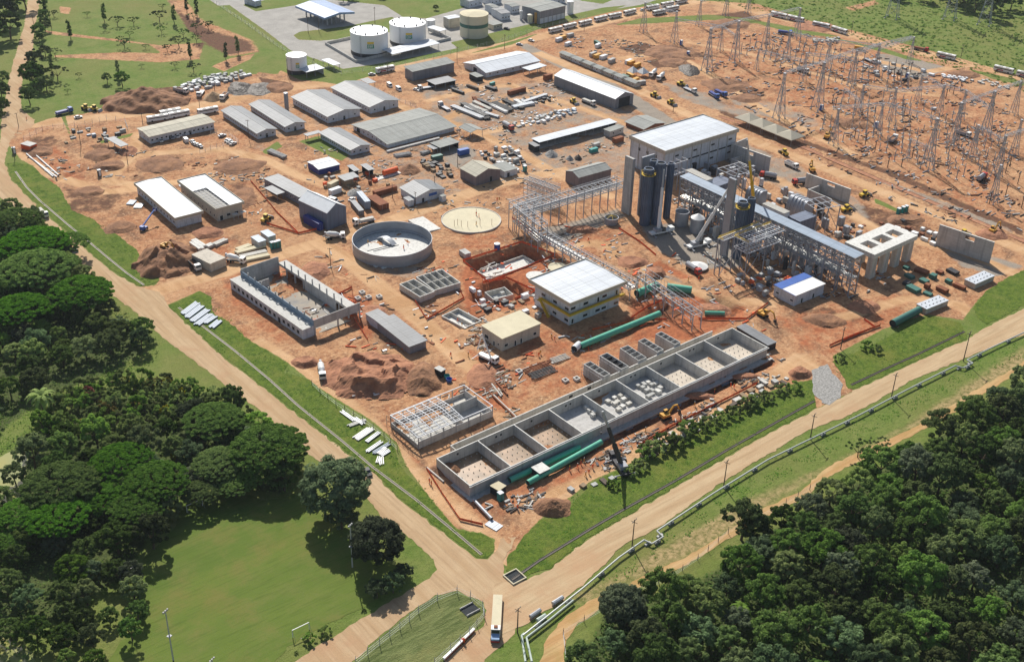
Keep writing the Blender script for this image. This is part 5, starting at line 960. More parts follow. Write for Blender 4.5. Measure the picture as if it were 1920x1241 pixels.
# ---------- steelwork ----------
def rack(name, lb, a, b_, w, h, bay=5., levels=(1.,), rail=1.2, deck=None, post=.28, cat='pipe rack', m='galv_steel', pipes=0, z0=0., truss=True, side=1):
    a, b_ = Vector((a.x,a.y,0)), Vector((b_.x,b_.y,0)); L = (b_-a).length; r = thing(name, lb, cat, a, atan2((b_-a).y,(b_-a).x)); n = max(1, round(L/bay)); w *= side; q = None
    for i in range(n+1):
        for y in (0, w):
            if q is None: q = MB().box(-post/2,post/2,-post/2,post/2,0,h-z0).build('post',m,r,(0,y,z0))
            else: c = q.copy(); sc.collection.objects.link(c); c.location = (L*i/n,y,z0)
    b = MB()
    for k in levels:
        z = h*k
        for y in (0, w): b.bar((0,y,z),(L,y,z),.22,.4)
        for i in range(n*2+1): b.bar((L*i/n/2,0,z),(L*i/n/2,w,z),.18,.25)
    b.build('beam',m,r)
    if truss:
        b = MB(); zl = h*levels[-1]; 
        for y in (0, w):
            for i in range(n*2):
                x0, x1 = L*i/n/2, L*(i+1)/n/2; z1, z2 = (h-.1, h-2.2); b.bar((x0,y,z1 if i%2 else z2),(x1,y,z2 if i%2 else z1),.16)
            b.bar((0,y,h-2.2),(L,y,h-2.2),.16)
        b.build('truss',m,r)
    if m == 'grey_steel':
        b = MB(); lv = [0.]+sorted(levels)
        for y in (0, w):
            for i in range(n):
                for k0, k1 in zip(lv, lv[1:]):
                    if (i+int(k0*10)) % 3 == 0: continue
                    b.bar((L*i/n,y,h*k0),(L*(i+1)/n,y,h*k1),.16).bar((L*(i+1)/n,y,h*k0),(L*i/n,y,h*k1),.16)
        b.build('brace',m,r)
    if rail:
        b = MB()
        for y in (0, w):
            b.bar((0,y,h+rail),(L,y,h+rail),.1); b.bar((0,y,h+rail*.5),(L,y,h+rail*.5),.07)
            for i in range(n*3+1): b.bar((L*i/n/3,y,h),(L*i/n/3,y,h+rail),.08)
        b.build('railing',m,r)
    if deck: MB().box(0,L,min(0,w)+.3,max(0,w)-.3,h+.15,h+.28).build('deck',deck,r)
    if pipes:
        b = MB()
        for i in range(pipes): y = w*(i+.7)/(pipes+.4); b.tube((0,y,h*levels[-1]+.45),(L,y,h*levels[-1]+.45),.18+.12*(i%3),8)
        b.build('pipe',mat('lagging',(.62,.62,.60),.4,.3,var=.2),r)
    return r
H1 = hg((962,434),(962.5,386))
rack('pipe_rack','long elevated silvery pipe rack running to the tall grey towers',at(984,395,H1),at(1172,339,H1),5.5,H1,5,(1.,.75),1.2,None,pipes=4)
rack('pipe_rack','short elevated pipe rack turning the corner at the left end',at(962.5,386,H1),at(1010,424,H1),4.5,H1,5,(1.,.72,.4),1.3,None,pipes=3); rack('pipe_rack','elevated link rack joining the corner rack to the long one',at(966,385,H1),at(1016,368,H1),4,H1,5,(1.,.75),1.2,None,pipes=2)
H2_ = 6.5; rack('pipe_rack','low silvery pipe rack sloping away behind the control building',at(1012,440,H2_),at(1182,536,H2_),4.2,H2_,5,(1.,.7),1.2,None,pipes=4)
H3 = hg((1296,619),(1299,590)); rack('pipe_rack','open steel gantry standing over the green pipes right of the control building',at(1195,519,H3),at(1300,592,H3),4.2,H3+.1,6,(1.,),3.,None,post=.35,pipes=0)
rack('scaffold_block','dense scaffold block full of rods beside the corner rack',at(982,351,5),at(1040,372,5),4,9,2.2,(.25,.5,.75,1.),1.5,None,post=.15,cat='scaffold')
# roofed bridge
HB = hg((1562,547),(1576,474)); a, b_ = at(1277,331,HB), at(1603,483,HB); br = rack('steel_bridge','very long steel pipe bridge with a blue grey roof strip',a,b_,4.6,HB-1.2,7,(1.,.72,.45),1.1,None,post=.4,m='grey_steel',pipes=4); L = (Vector((b_.x,b_.y))-Vector((a.x,a.y))).length
MB().hexa([(-.5,-.5,HB-.1),(L+.5,-.5,HB-.1),(L+.5,5.2,HB+.3),(-.5,5.2,HB+.3)],[(-.5,-.5,HB),(L+.5,-.5,HB),(L+.5,5.2,HB+.4),(-.5,5.2,HB+.4)]).build('roof','bridge_roof',br)
rack('pipe_rack','open multi level steel frame in front of the blue grey bridge roof',at(1300,356,HB*.8),at(1578,486,HB*.8),6.5,HB*.8,8,(1.,.78,.55),0,None,post=.42,m='grey_steel',pipes=6)
def deckgrid(name, lb, c0, c1, c2, h, m='white_steel', step=1.6, zs=(1.,), post=.35, edge=None, posts=True, g0=0):
    o, rz_, L, W = frame(c0, c1, c2, h); r = thing(name, lb, 'platform', o, rz_); b = MB()
    for z in zs:
        zz = h*z
        for i in range(int(L/step)+1): b.bar((L*i/int(L/step),0,zz),(L*i/int(L/step),W,zz),.16,.25)
        for i in range(int(W/step/1.6)+1): k = max(1,int(W/step/1.6)); b.bar((0,W*i/k,zz),(L,W*i/k,zz),.2,.35)
    b.build('grating_beam',m,r)
    if posts:
        for x in (0,L*.5,L):
            for y in (0,W): MB().box(-post/2,post/2,-post/2,post/2,g0,h-.1).build('post','grey_steel',r,(x,y,0))
        b = MB(); b.bar((0,0,h*.05),(L*.5,0,h*.9),.2); b.bar((L,0,h*.1),(L*.5,0,h*.9),.2); b.bar((0,0,h*.1),(0,W,h*.9),.2); b.build('brace','grey_steel',r)
    if edge:
        b = MB()
        for z in (.4,.8,1.1): b.bar((0,W,h+z),(L,W,h+z),.1); b.bar((0,0,h+z),(0,W,h+z),.1)
        b.box(0,L,W,W+.5,h,h+.12); b.build('walkway',edge,r)
    return r
HD = hg((1396,527),(1403,460))
deckgrid('steel_platform','high steel platform with white roof grid and yellow walkway',(1404,457),(1469,431),(1380,443),HD,zs=(1.,.72),edge='yellow'); deckgrid('steel_platform','narrow high steel gangway with a yellow rail beside the white grid platform',(1356,452),(1430,422),(1349,447),HD,step=1.2,edge='yellow')
deckgrid('steel_grid','white steel grid over dark equipment beside the first tall wall',(1376,331),(1417,320),(1344,317),12,step=3,zs=(1.,)); deckgrid('steel_grid','white steel grid on posts beside the curved grey casing',(1532,394),(1573,384),(1508,376),12,step=3); deckgrid('steel_grid','open white cage frame at the corner of the turbine hall',(1256,311),(1289,299),(1246,306),14,step=3.2,zs=(1.,.6))
def box_at(name, lb, c0, c1, c2, h, m, cat='equipment', z0=0, ribs=0, top=None):
    o, rz_, L, W = frame(c0, c1, c2, h); r = thing(name, lb, cat, o, rz_); MB().box(0,L,0,W,z0,h).build('casing',m,r)
    if top: MB().box(-.15,L+.15,-.15,W+.15,h+.003,h+.2).build('lid',top,r)
    b = MB()
    for i in range(ribs): y = W*(i+.5)/ribs; b.box(-.1,-.003,y-.08,y+.08,z0,h-.1)
    for i in range(ribs//2+1): x = L*(i+.5)/(ribs//2+1); b.box(x-.08,x+.08,-.1,-.003,z0,h-.1)
    if ribs: b.build('rib',m,r)
    if z0: MB().box(.3,.9,.3,.9,0,z0).box(L-.9,L-.3,.3,.9,0,z0).box(.3,.9,W-.9,W-.3,0,z0).box(L-.9,L-.3,W-.9,W-.3,0,z0).build('support','grey_steel',r)
    return r
box_at('air_inlet','long pale grey rectangular duct casing behind the bridge roof, upper one',(1325,339),(1333,334),(1289,319),11,'tarp_white',z0=5,ribs=8,top='concrete_pale'); box_at('air_inlet','long pale grey rectangular duct casing behind the bridge roof, lower one',(1470,401),(1478,396),(1432,382),11,'tarp_white',z0=5,ribs=8,top='concrete_pale')
box_at('equipment_block','dark grey boiler block under the white steel grid',(1340,352),(1374,338),(1318,341),9,'blue_grey_cladding',ribs=8); box_at('equipment_block','dark grey boiler block left of the curved grey casing',(1500,416),(1530,404),(1480,405),9,'blue_grey_cladding',ribs=8)
def casing(lb, px, py, h, w, l):
    r = thing('boiler_casing',lb,'boiler',at(px,py),.0); m = MB(); n = 8; P_ = [(0,0)]+[(w*.5*(1-cos(pi*.5*i/n)),h*.35+h*.65*sin(pi*.5*i/n)) for i in range(n+1)]+[(w,h*.95),(w,0)]
    for y in (0,): m.add([(x,0,z) for x,z in P_]+[(x,l,z) for x,z in P_],[tuple(range(len(P_))),tuple(range(2*len(P_)-1,len(P_)-1,-1))]+[(i,len(P_)+i,len(P_)+(i+1)%len(P_),(i+1)%len(P_)) for i in range(len(P_))])
    m.build('casing','tank_steel',r); m = MB()
    for k in (.2,.4,.6,.8):
        for (x0,z0),(x1,z1) in zip(P_[1:-2],P_[2:-1]): m.bar((x0-.1,l*k,z0+.1),(x1-.1,l*k,z1+.1),.25)
    m.build('rib','galv_steel',r)
casing('large grey boiler casing with a rounded shoulder, right of the bridge roof',1501,417,9.5,7,9.5); casing('grey boiler casing with a rounded shoulder behind the yellow crane boom',1419,392,8,6,8)
# grey towers
def tower_cyl(lb, bx, by, tx, ty, wpx, pf=True):
    p = at(bx,by); rr = rad(bx,by,wpx); h = hg((bx,by),(tx,ty)); r = thing('stack',lb,'stack',p); MB().lathe([(rr,0),(rr,h),(rr*.8,h)],24).build('shell','stack_steel',r,smooth=False); MB().lathe([(0,h-.4),(rr*.8,h-.4)],24).build('cap','dark_inside',r)
    b = MB()
    for k in (.97,): b.lathe([(rr+.03,h*k),(rr+.18,h*k),(rr+.18,h*k+.25),(rr+.03,h*k+.25)],24)
    b.build('stiffener','stack_steel',r); b = MB()
    for i in range(12): a = 2*pi*i/12; b.bar(((rr+.1)*cos(a),(rr+.1)*sin(a),0),((rr+.1)*cos(a),(rr+.1)*sin(a),h*.96),.3)
    b.build('rib','stack_steel',r)
    if pf:
        b = MB(); z = h*.9; b.lathe([(rr+.05,z),(rr+1.,z),(rr+1.,z+.12),(rr+.05,z+.12)],20)
        for i in range(14): a = 2*pi*i/14; b.bar(((rr+1)*cos(a),(rr+1)*sin(a),z),((rr+1)*cos(a),(rr+1)*sin(a),z+1.1),.08)
        b.lathe([(rr+1.,z+1.05),(rr+1.06,z+1.15),(rr+.94,z+1.15)],20); b.build('platform','yellow',r)
    return r
tower_cyl('thick dark blue grey stack nearest the pale slab tower',1208,421,1216,316,18); tower_cyl('dark blue grey stack behind the thick one of the left tower group',1217,408,1226,300,14,False); tower_cyl('thick dark blue grey stack in the middle of the left tower group',1229,420,1236,305,17,False); tower_cyl('slimmer dark blue grey stack at the right of the left tower group',1249,408,1252,306,11,False)
tower_cyl('dark stack with a yellow green platform in the right tower group',1380,482,1391,378,17); tower_cyl('dark slim stack farthest right of the right tower group',1396,474,1407,371,13,False)
def slabtower(lb, bx, by, tx, ty, w, d, m='concrete', rz_=0.):
    h = hg((bx,by),(tx,ty)); r = thing('slab_tower',lb,'tower',at(bx,by),rz_); MB().box(0,w,0,d,0,h).build('shaft',m,r); b = MB()
    for x in (-.12,w-.25): b.box(x,x+.35,-.15,-.003,0,h)
    for k in (.33,.66,.99): b.box(.25,w-.26,-.12,-.004,h*k-.3,h*k)
    b.build('rib','grey_steel',r); return r
slabtower('pale grey flat slab tower at the far left of the left tower group',1179,404,1187,299,1.2,5.2); slabtower('grey slab panel tower behind the stacks of the left group',1196,404,1202,296,7.5,.8,'tank_steel'); slabtower('grey slab tower left of the dark stacks in the right group',1360,484,1374,338,1.2,3.6,'tank_steel')
for nm, lb, cx, cy, ty, w, cone in (('open_tank','open topped round steel tank at the foot of the left towers',1277,421,396,25,0),('cone_tank','round steel tank with a white cone roof beside the open one',1306,434,408,26,2.0),('open_tank','low round tank with yellow braces standing on a pale pad',1146,419,407,25,0)):
    p = at(cx,cy); rr = rad(cx,cy,w); h = hg((cx,cy),(cx,ty)); r = thing(nm,lb,'tank',p); MB().lathe([(rr,0),(rr,h),(rr-.1,h),(rr-.1,.3),(0,.3)],36).build('shell','tank_steel',r)
    if cone: MB().lathe([(rr+.1,h),(0,h+cone)],36).build('roof','white_paint',r)
    else:
        MB().lathe([(rr+.02,h-.15),(rr+.15,h-.15),(rr+.15,h),(rr+.02,h)],36).build('rim','white_steel',r)
        if w == 25 and ty == 407:
            b = MB()
            for i in range(6): a = pi/3*i; b.bar((cos(a)*rr*.9,sin(a)*rr*.9,h),(0,0,h+.8),.14)
            b.build('brace','yellow',r)
rr = rad(1309,502,36); r = thing('tank_roof','white conical tank roof lying on the ground beside the truck','tank roof',at(1309,502)); MB().lathe([(rr,.5),(rr+.02,.9),(0,2.3)],24).build('cone','white_paint',r); MB().lathe([(rr-.2,0),(rr-.2,.5)],24).build('support_ring','dark_steel',r)
# ---------- pipes ----------
def pipe(lb, a, b_, r, m='pipe_green', z=None, name='steel_pipe', cat='pipe', n=18, tp=.0):
    z = r+.25 if z is None else z; p, q = at(*a), at(*b_); c = (p+q)/2; L = (q-p).length; o = thing(name, lb, cat, (c.x,c.y,gz(c.x,c.y)*(tp)), atan2((q-p).y,(q-p).x)); b = MB(); b.tube((-L/2,0,z),(L/2,0,z),r,n,caps=False); b.tube((L/2,0,z),(-L/2,0,z),r-.06,n,caps=False); b.build('shell',m,o,smooth=True)
    b = MB()
    for k in (-.5,-.17,.17,.497): x = L*k; b.tube((x,0,z),(x+.2,0,z),r+.05,n)
    b.v and MB().box(-L*.4-.3,-L*.4+.3,-r*1.1,r*1.1,0,z-r*.8).box(L*.4-.3,L*.4+.3,-r*1.1,r*1.1,0,z-r*.8).build('cradle','wood',o)
    MB().tube((-L/2+.3,0,z),(-L/2+.25,0,z),r-.1,n).build('bore','dark_inside',o); MB().tube((L/2-.3,0,z),(L/2-.25,0,z),r-.1,n).build('bore','dark_inside',o); return o
pipe('long green pipe beside the front of the basins, nearest the verge',(989,911),(1127,834),.95); pipe('long green pipe close against the basin wall',(955,905),(1086,843),.95,z=1.0); pipe('thick pale green pipe lying right of the cream building',(1087,655),(1236,594),1.2); pipe('short green pipe beneath the left end of the open steel gantry',(1193,558),(1232,541),1.5)
pipe('short green pipe behind the open steel gantry',(1250,545),(1296,551),1.5); pipe('small green pipe at the edge of the excavation',(1321,591),(1358,592),.8); pipe('thick dark green pipe running to the white studded cabin',(1672,614),(1722,588),1.5,m='tank_green')
pipe('grey rubber elbow pipe at the end of the thick pale green pipe',(1076,661),(1086,652),1.3,m='tarp_white')
for i, (a, b_) in enumerate([((56,296),(107,334)),((68,293),(110,330)),((50,290),(100,333))]): pipe(f'{["white","pale","thin cream"][i]} long pipe lying beside the upper left trench',a,b_,.35,m='white_paint',z=.4)
for i, (a, b_) in enumerate([((905,700),(940,745)),((912,697),(952,742)),((925,742),(985,800)),((915,735),(972,790)),((800,878),(832,905))]): pipe(f'{ORD[i]} in the line of red and grey pipes along the trench left of the basins',a,b_,.32,m='rust' if i % 2 else 'concrete_pale',z=.4)
pipe('grey and silver pipe ending at the white plate near the junction',(888,940),(922,976),.5,m='galv_steel')
r = MB().box(-1.6,1.6,-2.3,2.3,.1,.25).build('metal_sheet','white_metal',None,at(926,985),.2,label='white corrugated metal sheet lying near the road junction',cat='sheet')
# above ground pipeline by the road
pl = thing('pipeline','long silver pipeline on low supports beside the right road','pipeline',at(1180,1018)); o = at(1180,1018); b = MB(); Z1 = Vector((0,0,1.0))
PL = PP((980,1196),(1093,1107),(1160,1050),(1207,1017),(1222,1024),(1243,1011),(1231,1000),(1335,931),(1440,866),(1520,827),(1610,783),(1700,735),(1790,690),(1805,694),(1823,685),(1812,679),(1860,655),(1920,627),(1990,592))
b.path([p-o+Z1 for p in PL],.27,10); b.build('pipe',mat('pipe_silver',(.52,.54,.52),.35,.4,var=.1),pl)
MB().path([p-o+Z1 for p in PP((997,1245),(987,1200),(1030,1167),(1075,1130))],.3,10).build('branch_pipe','pipe_pale',pl); MB().path([p-o+Z1 for p in PP((985,1245),(978,1196),(983,1192))],.3,10).build('branch_pipe','pipe_pale',pl)
sp_ = None
for a, b2 in zip(PL, PL[1:]):
    Ls = (b2-a).length; n = max(1,int(Ls/11))
    for k in range(n):
        p = a.lerp(b2,(k+.5)/n)-o; 
        if sp_ is None: sp_ = MB().box(-1.1,1.1,-.35,.35,0,.55).box(-.3,.3,-.25,.25,.55,.75).build('support','concrete',pl,p,0)
        else: c = sp_.copy(); sc.collection.objects.link(c); c.location = p
# ---------- vehicles (x = forward) ----------
def wheels(r, xs_, y, rad_=.5, w=.35, rim=True):
    q = None
    for x in xs_:
        for s in (-1, 1):
            if q is None: q = MB().tube((0,-w/2,0),(0,w/2,0),rad_,12).build('wheel','black_rubber',r,(x,s*y,rad_))
            else: c = q.copy(); sc.collection.objects.link(c); c.location = (x,s*y,rad_)
def shape(pts, y0, y1, inset=0):
    m = MB(); n = len(pts); m.add([(x,y0+inset*(z>inset and i not in (0,n-1)),z) for i,(x,z) in enumerate(pts)]+[(x,y1-inset*(z>inset and i not in (0,n-1)),z) for i,(x,z) in enumerate(pts)],[tuple(range(n-1,-1,-1)),tuple(range(n,2*n))]+[((i+1)%n,i,n+i,n+(i+1)%n)[::-1] for i in range(n)]); return m
def mk_bus(red=True):
    r = thing('bus','','bus'); m = MB(); m.box(-6,6,-1.25,1.25,.45,1.55); m.box(-5.95,5.9,-1.22,1.22,1.55,2.5); m.box(-5.9,5.8,-1.2,1.2,2.5,3.15); bd = m.build('body','white_paint',r)
    MB().box(-5.6,5.3,-1.27,-1.255,1.85,2.4).box(-5.6,5.3,1.255,1.27,1.85,2.4).build('window_band','glass',bd); MB().box(5.91,5.98,-1.1,1.1,1.5,2.7).build('windscreen','glass',bd); MB().box(-3.5,-1,-.6,.6,3.15,3.35).box(1,3,-.6,.6,3.15,3.35).build('roof_unit','concrete_new',r)
    if red: MB().box(-3.6,.2,-1.272,-1.253,.8,1.5).box(-3.6,.2,1.253,1.272,.8,1.5).build('stripe','red_paint',r)
    wheels(r,(-3.6,3.4),1.1,.5); return r
def mk_car(m):
    def f():
        r = thing('car','','car'); shape([(-2.1,.3),(2.1,.3),(2.15,.75),(1.1,.95),(-2.1,1.0)],-.85,.85).build('body',m,r); shape([(-1.7,.98),(1.0,.94),(.35,1.42),(-1.2,1.45)],-.72,.72).build('cabin','glass',r); MB().box(-1.15,.3,-.66,.66,1.44,1.5).build('roof',m,r); wheels(r,(-1.3,1.3),.78,.32,.22); return r
    return f
def mk_van():
    r = thing('van','','van'); shape([(-2.4,.35),(2.4,.35),(2.4,1.1),(1.9,1.35),(1.3,2.15),(-2.4,2.2)],-.95,.95).build('body','white_paint',r); MB().box(-2.0,1.2,-.97,-.955,1.3,1.9).box(-2.0,1.2,.955,.97,1.3,1.9).build('window_band','glass',r); m = MB(); m.hexa([(1.4,-.85,2.02),(1.95,-.85,1.3),(1.95,.85,1.3),(1.4,.85,2.02)],[(1.45,-.85,2.06),(2.0,-.85,1.34),(2.0,.85,1.34),(1.45,.85,2.06)]); m.build('windscreen','glass',r); wheels(r,(-1.5,1.5),.85,.36,.25); return r
def cab(r, x, m='white_paint', h=2.9):
    cb_ = shape([(x,.7),(x+2.0,.7),(x+2.05,1.8),(x+1.75,h),(x,h)],-1.2,1.2).build('cab',m,r); MB().hexa([(x+1.84,-1.05,2.65),(x+2.09,-1.05,1.85),(x+2.09,1.05,1.85),(x+1.84,1.05,2.65)],[(x+1.87,-1.05,2.65),(x+2.12,-1.05,1.85),(x+2.12,1.05,1.85),(x+1.87,1.05,2.65)]).build('windscreen','glass',cb_); MB().box(x+.6,x+1.5,-1.22,-1.205,1.7,2.5).box(x+.6,x+1.5,1.205,1.22,1.7,2.5).build('side_window','glass',cb_); MB().box(-4.2,x+1.8,-.5,.5,.5,.9).build('chassis','dark_steel',r)
def mk_dump(bed='white_paint', full=False, cabm='white_paint'):
    def f():
        r = thing('dump_truck','','truck'); cab(r,2.0,cabm); m = MB(); lo = [(-4,-1.2,1.0),(1.7,-1.2,1.0),(1.7,1.2,1.0),(-4,1.2,1.0)]; 
        m.box(-4,1.7,-1.25,1.25,.95,1.1).box(-4,1.7,-1.25,-1.1,1.1,2.4).box(-4,1.7,1.1,1.25,1.1,2.4).box(1.55,1.7,-1.1,1.1,1.1,2.6).box(-4,-3.85,-1.1,1.1,1.1,2.2); m.build('tipper_bed',bed,r); MB().box(-3.8,1.5,-1.1,1.1,1.1,2.0 if full else 1.3).build('load','dirt_brown',r); wheels(r,(-3,-1.7,3.1),1.05,.5); return r
    return f
def mk_mixer():
    r = thing('mixer_truck','','truck'); cab(r,2.4); MB().tube((-3.9,0,2.7),(-2.6,0,2.55),.55,14,1.15).tube((-2.6,0,2.55),(.3,0,2.2),1.15,14,1.15).tube((.3,0,2.2),(1.9,0,2.0),1.15,14,.6).build('drum','white_paint',r,smooth=False); MB().box(-4.4,-3.8,-.4,.4,1.5,3.5).bar((-4.2,0,1.8),(-5.2,0,1.2),.4).build('chute','grey_steel',r); MB().box(1.9,2.3,-1,1,.9,2.1).build('water_tank','galv_steel',r); wheels(r,(-3,-1.7,3.3),1.05,.5); return r
def mk_flat(load=None, cabm='white_paint', Lb=7.0):
    def f():
        r = thing('flatbed_truck','','truck'); cab(r,2.2,cabm); MB().box(-Lb+1.6,1.8,-1.25,1.25,1.0,1.2).box(1.7,1.85,-1.2,1.2,1.2,2.3).build('flatbed','grey_steel',r)
        if load: MB().box(-Lb+2,1.2,-1.0,1.0,1.2,2.1).build('load',load,r)
        wheels(r,(-Lb+2.6,-Lb+3.9,3.2),1.05,.5); return r
    return f
def mk_tanker():
    r = thing('tank_truck','','truck'); cab(r,2.2,'red_paint'); MB().tube((-4,0,2.1),(1.6,0,2.1),1.15,16).build('tank','grey_steel',r); MB().box(-3.6,1.2,-.3,.3,3.2,3.35).build('walkway','galv_steel',r); wheels(r,(-3,-1.7,3.2),1.05,.5); return r
def mk_exc(m='ochre_paint'):
    def f():
        r = thing('excavator','','excavator')
        for s in (-1, 1): shape([(-2,.25),(-1.7,0),(1.7,0),(2,.25),(2,.65),(1.7,.85),(-1.7,.85),(-2,.65)],s*1.1-.28,s*1.1+.28).build('track','black_rubber',r)
        MB().box(-1.9,1.3,-1.2,1.2,1.0,1.9).box(-1.9,-.9,-1.15,1.15,1.9,2.2).build('body',m,r); cb_ = MB().box(-.1,1.4,.3,1.2,1.9,2.95).build('cab','glass',r); MB().box(-.15,1.35,.25,1.25,2.95,3.05).build('cab_roof',m,cb_)
        MB().bar((1.1,-.2,1.5),(3.4,-.2,4.3),.5,.6).bar((3.4,-.2,4.3),(5.0,-.2,4.0),.45,.5).build('boom',m,r); MB().bar((5.0,-.2,4.2),(6.3,-.2,1.4),.35,.45).build('dipper_arm',m,r); MB().hexa([(6.0,-.7,.5),(6.9,-.7,.3),(6.9,.3,.3),(6.0,.3,.5)],[(5.7,-.7,1.4),(6.6,-.7,1.5),(6.6,.3,1.5),(5.7,.3,1.4)]).build('bucket','dark_steel',r); return r
    return f
def mk_loader():
    r = thing('wheel_loader','','loader'); shape([(-3,.8),(1.2,.8),(1.2,1.6),(-1,1.9),(-3,1.8)],-1.0,1.0).build('body','yellow',r); MB().box(-1.1,.5,-.75,.75,1.85,3.1).build('cab','glass',r); MB().box(-1.2,.6,-.85,.85,3.1,3.25).build('cab_roof','yellow',r); MB().bar((.8,-.6,1.5),(3.0,-.6,.8),.3).bar((.8,.6,1.5),(3.0,.6,.8),.3).build('lift_arm','yellow',r); MB().hexa([(2.9,-1.35,.2),(4.1,-1.35,.15),(4.1,1.35,.15),(2.9,1.35,.2)],[(2.9,-1.35,1.3),(3.2,-1.35,1.3),(3.2,1.35,1.3),(2.9,1.35,1.3)]).build('bucket','grey_steel',r); wheels(r,(-1.9,1.1),1.05,.75,.5); return r
def mk_crane(boom, col='white_paint'):
    'boom = (forward, side, up) vector of the boom tip from the slewing ring'
    def f():
        r = thing('mobile_crane','','crane'); MB().box(-5.5,5.5,-1.35,1.35,.7,1.5).build('carrier',col,r); MB().box(4.2,6.3,-1.3,1.3,1.0,2.5).build('cab',col,r); MB().box(6.2,6.33,-1.1,1.1,1.7,2.4).build('windscreen','glass',r); MB().box(-3.4,-.2,-1.3,1.3,1.52,2.9).build('counterweight','grey_steel',r); MB().box(-.1,1.7,-1.4,-.4,1.52,3.1).build('operator_cab','glass',r)
        p = Vector((-1.2,.2,2.4)); v = Vector(boom); m = MB(); m.bar(p,p+v*.38,1.1,1.25); m.build('boom_base',col,r); MB().bar(p+v*.37,p+v*.7,.8,.95).build('boom_section',col,r); MB().bar(p+v*.69,p+v,.5,.65).build('boom_tip','galv_steel',r)
        MB().bar(Vector((1.2,.2,1.6)) if v.x > 0 else Vector((-3,.2,1.6)),p+v*.22,.35).build('ram','galv_steel',r); q = p+v; MB().bar(q,q-Vector((0,0,v.z*.45)),.06).box(q.x-.25,q.x+.25,q.y-.25,q.y+.25,q.z-v.z*.45-.6,q.z-v.z*.45).build('hook','dark_steel',r)
        for x in (-4.6,3.4):
            for s in (-1,1): MB().bar((x,0,.8),(x,s*3.3,.7),.25).box(x-.35,x+.35,s*3.3-.35,s*3.3+.35,0,.7).build('outrigger','grey_steel',r)
        wheels(r,(-4.0,-2.7,2.0,5.0),1.15,.55); return r
    return f
BUS, BUS2 = Proto(mk_bus), Proto(lambda: mk_bus(False)); VAN = Proto(mk_van); CARW, CARS, CARD = Proto(mk_car('white_paint')), Proto(mk_car('galv_steel')), Proto(mk_car('dark_steel'))
DUMP, DUMPF, MIX_, FLAT, FLATW, TNK, EXC, LOAD = Proto(mk_dump()), Proto(mk_dump('grey_steel',True)), Proto(mk_mixer), Proto(mk_flat()), Proto(mk_flat('concrete_pale')), Proto(mk_tanker), Proto(mk_exc()), Proto(mk_loader)
FLATR, FLATB, DUMPB = Proto(mk_flat('rust','red_paint')), Proto(mk_flat('navy','blue')), Proto(mk_dump('dark_steel'))
def veh(pr, a, b, lb, group=None, scale=None, z=0.0):
    'a = rear and b = front of the vehicle on the ground'
    c = (at(*a)+at(*b))/2; c.z = z+.02; return pr(c, facing(a,b), lb, group, scale)
# buses on the road by the factory and on the far road
for i, (a, b) in enumerate([((1054,57),(1028,63)),((1081,50),(1055,56)),((1110,44),(1084,50)),((1139,36),(1113,42)),((1165,31),(1140,36)),((1193,24),(1168,30))]): veh(BUS2,a,b,f'{ORD[i]} bus from the left in the line parked before the grey factory','buses parked before the factory',.92)
for i, (a, b) in enumerate([((1234,16),(1213,20)),((1262,10),(1240,14)),((1288,4),(1266,9)),((1246,25),(1225,29)),((1271,18),(1250,22))]): veh(BUS2,a,b,f'{["left bus of the rear row","middle bus of the rear row","right bus of the rear row","left bus of the front pair","right bus of the front pair"][i]} in the cluster of five at the bend','buses clustered at the bend',.92)
for i, (a, b) in enumerate([((1447,30),(1473,36)),((1478,37),(1505,43)),((1525,49),(1553,55)),((1558,57),(1588,66)),((1756,106),(1791,114)),((1862,131),(1900,140)),((1904,141),(1944,150))]): veh(BUS,a,b,f'{ORD[i]} white and red bus from the left along the meadow road','buses along the meadow road')
for i, (a, b) in enumerate([((352,216),(320,222)),((318,223),(274,230)),((338,212),(301,219)),((409,209),(371,216))]): veh(BUS2,a,b,f'{["middle bus of three","nearest left bus","farthest bus of three","separate bus at the right"][i]} parked behind the long beige office','buses behind the beige office',.95)
veh(BUS,(706,138),(738,132),'white bus with red stripe driving on the road past the tanks'); veh(FLATR,(1714,93),(1742,99),'red truck with rust red load parked on the meadow road')
veh(CARS,(692,142),(703,141),'silver car behind the bus near the storage tanks'); veh(VAN,(724,158),(737,168),'white van farther from the grey dormitory fence','vans beside the dormitory fence'); veh(VAN,(741,165),(754,175),'white van nearer the grey dormitory fence','vans beside the dormitory fence'); veh(CARW,(776,169),(786,172),'white car beside the low dark carport'); veh(FLAT,(803,167),(790,169),'dark flatbed truck beside the low carport')
veh(CARW,(141,223),(153,221),'white car on the dirt road near the graders, upper left'); veh(FLATB,(113,216),(132,211),'dark blue flatbed truck standing alone near the left road bend')
for i, (a, b, pr) in enumerate([((305,270),(298,261),CARW),((326,264),(319,256),CARS),((336,262),(328,253),CARW),((347,258),(339,250),CARS)]): veh(pr,a,b,f'{ORD[i]} car from the left parked against the long beige office','cars against the beige office')
veh(VAN,(352,270),(345,262),'cream white van parked alone in the office yard')
for i, (a, b, pr) in enumerate([((366,271),(356,264),CARW),((369,275),(359,268),CARS),((374,277),(365,270),CARW),((380,279),(370,273),CARS),((411,258),(423,255),CARS),((422,268),(432,262),CARW),((426,271),(436,264),CARS),((430,274),(444,268),CARW)]): veh(pr,a,b,f'{ORD[i]} car from the left in the fenced yard of the long beige office','cars in the fenced office yard')
veh(VAN,(618,377),(633,381),'white van beside the tall hall with translucent roof'); veh(CARW,(657,378),(663,374),'pale green white car behind the blue containers')
veh(CARD,(1029,69),(1036,72),'dark car at the junction below the bus line') if 0 else None
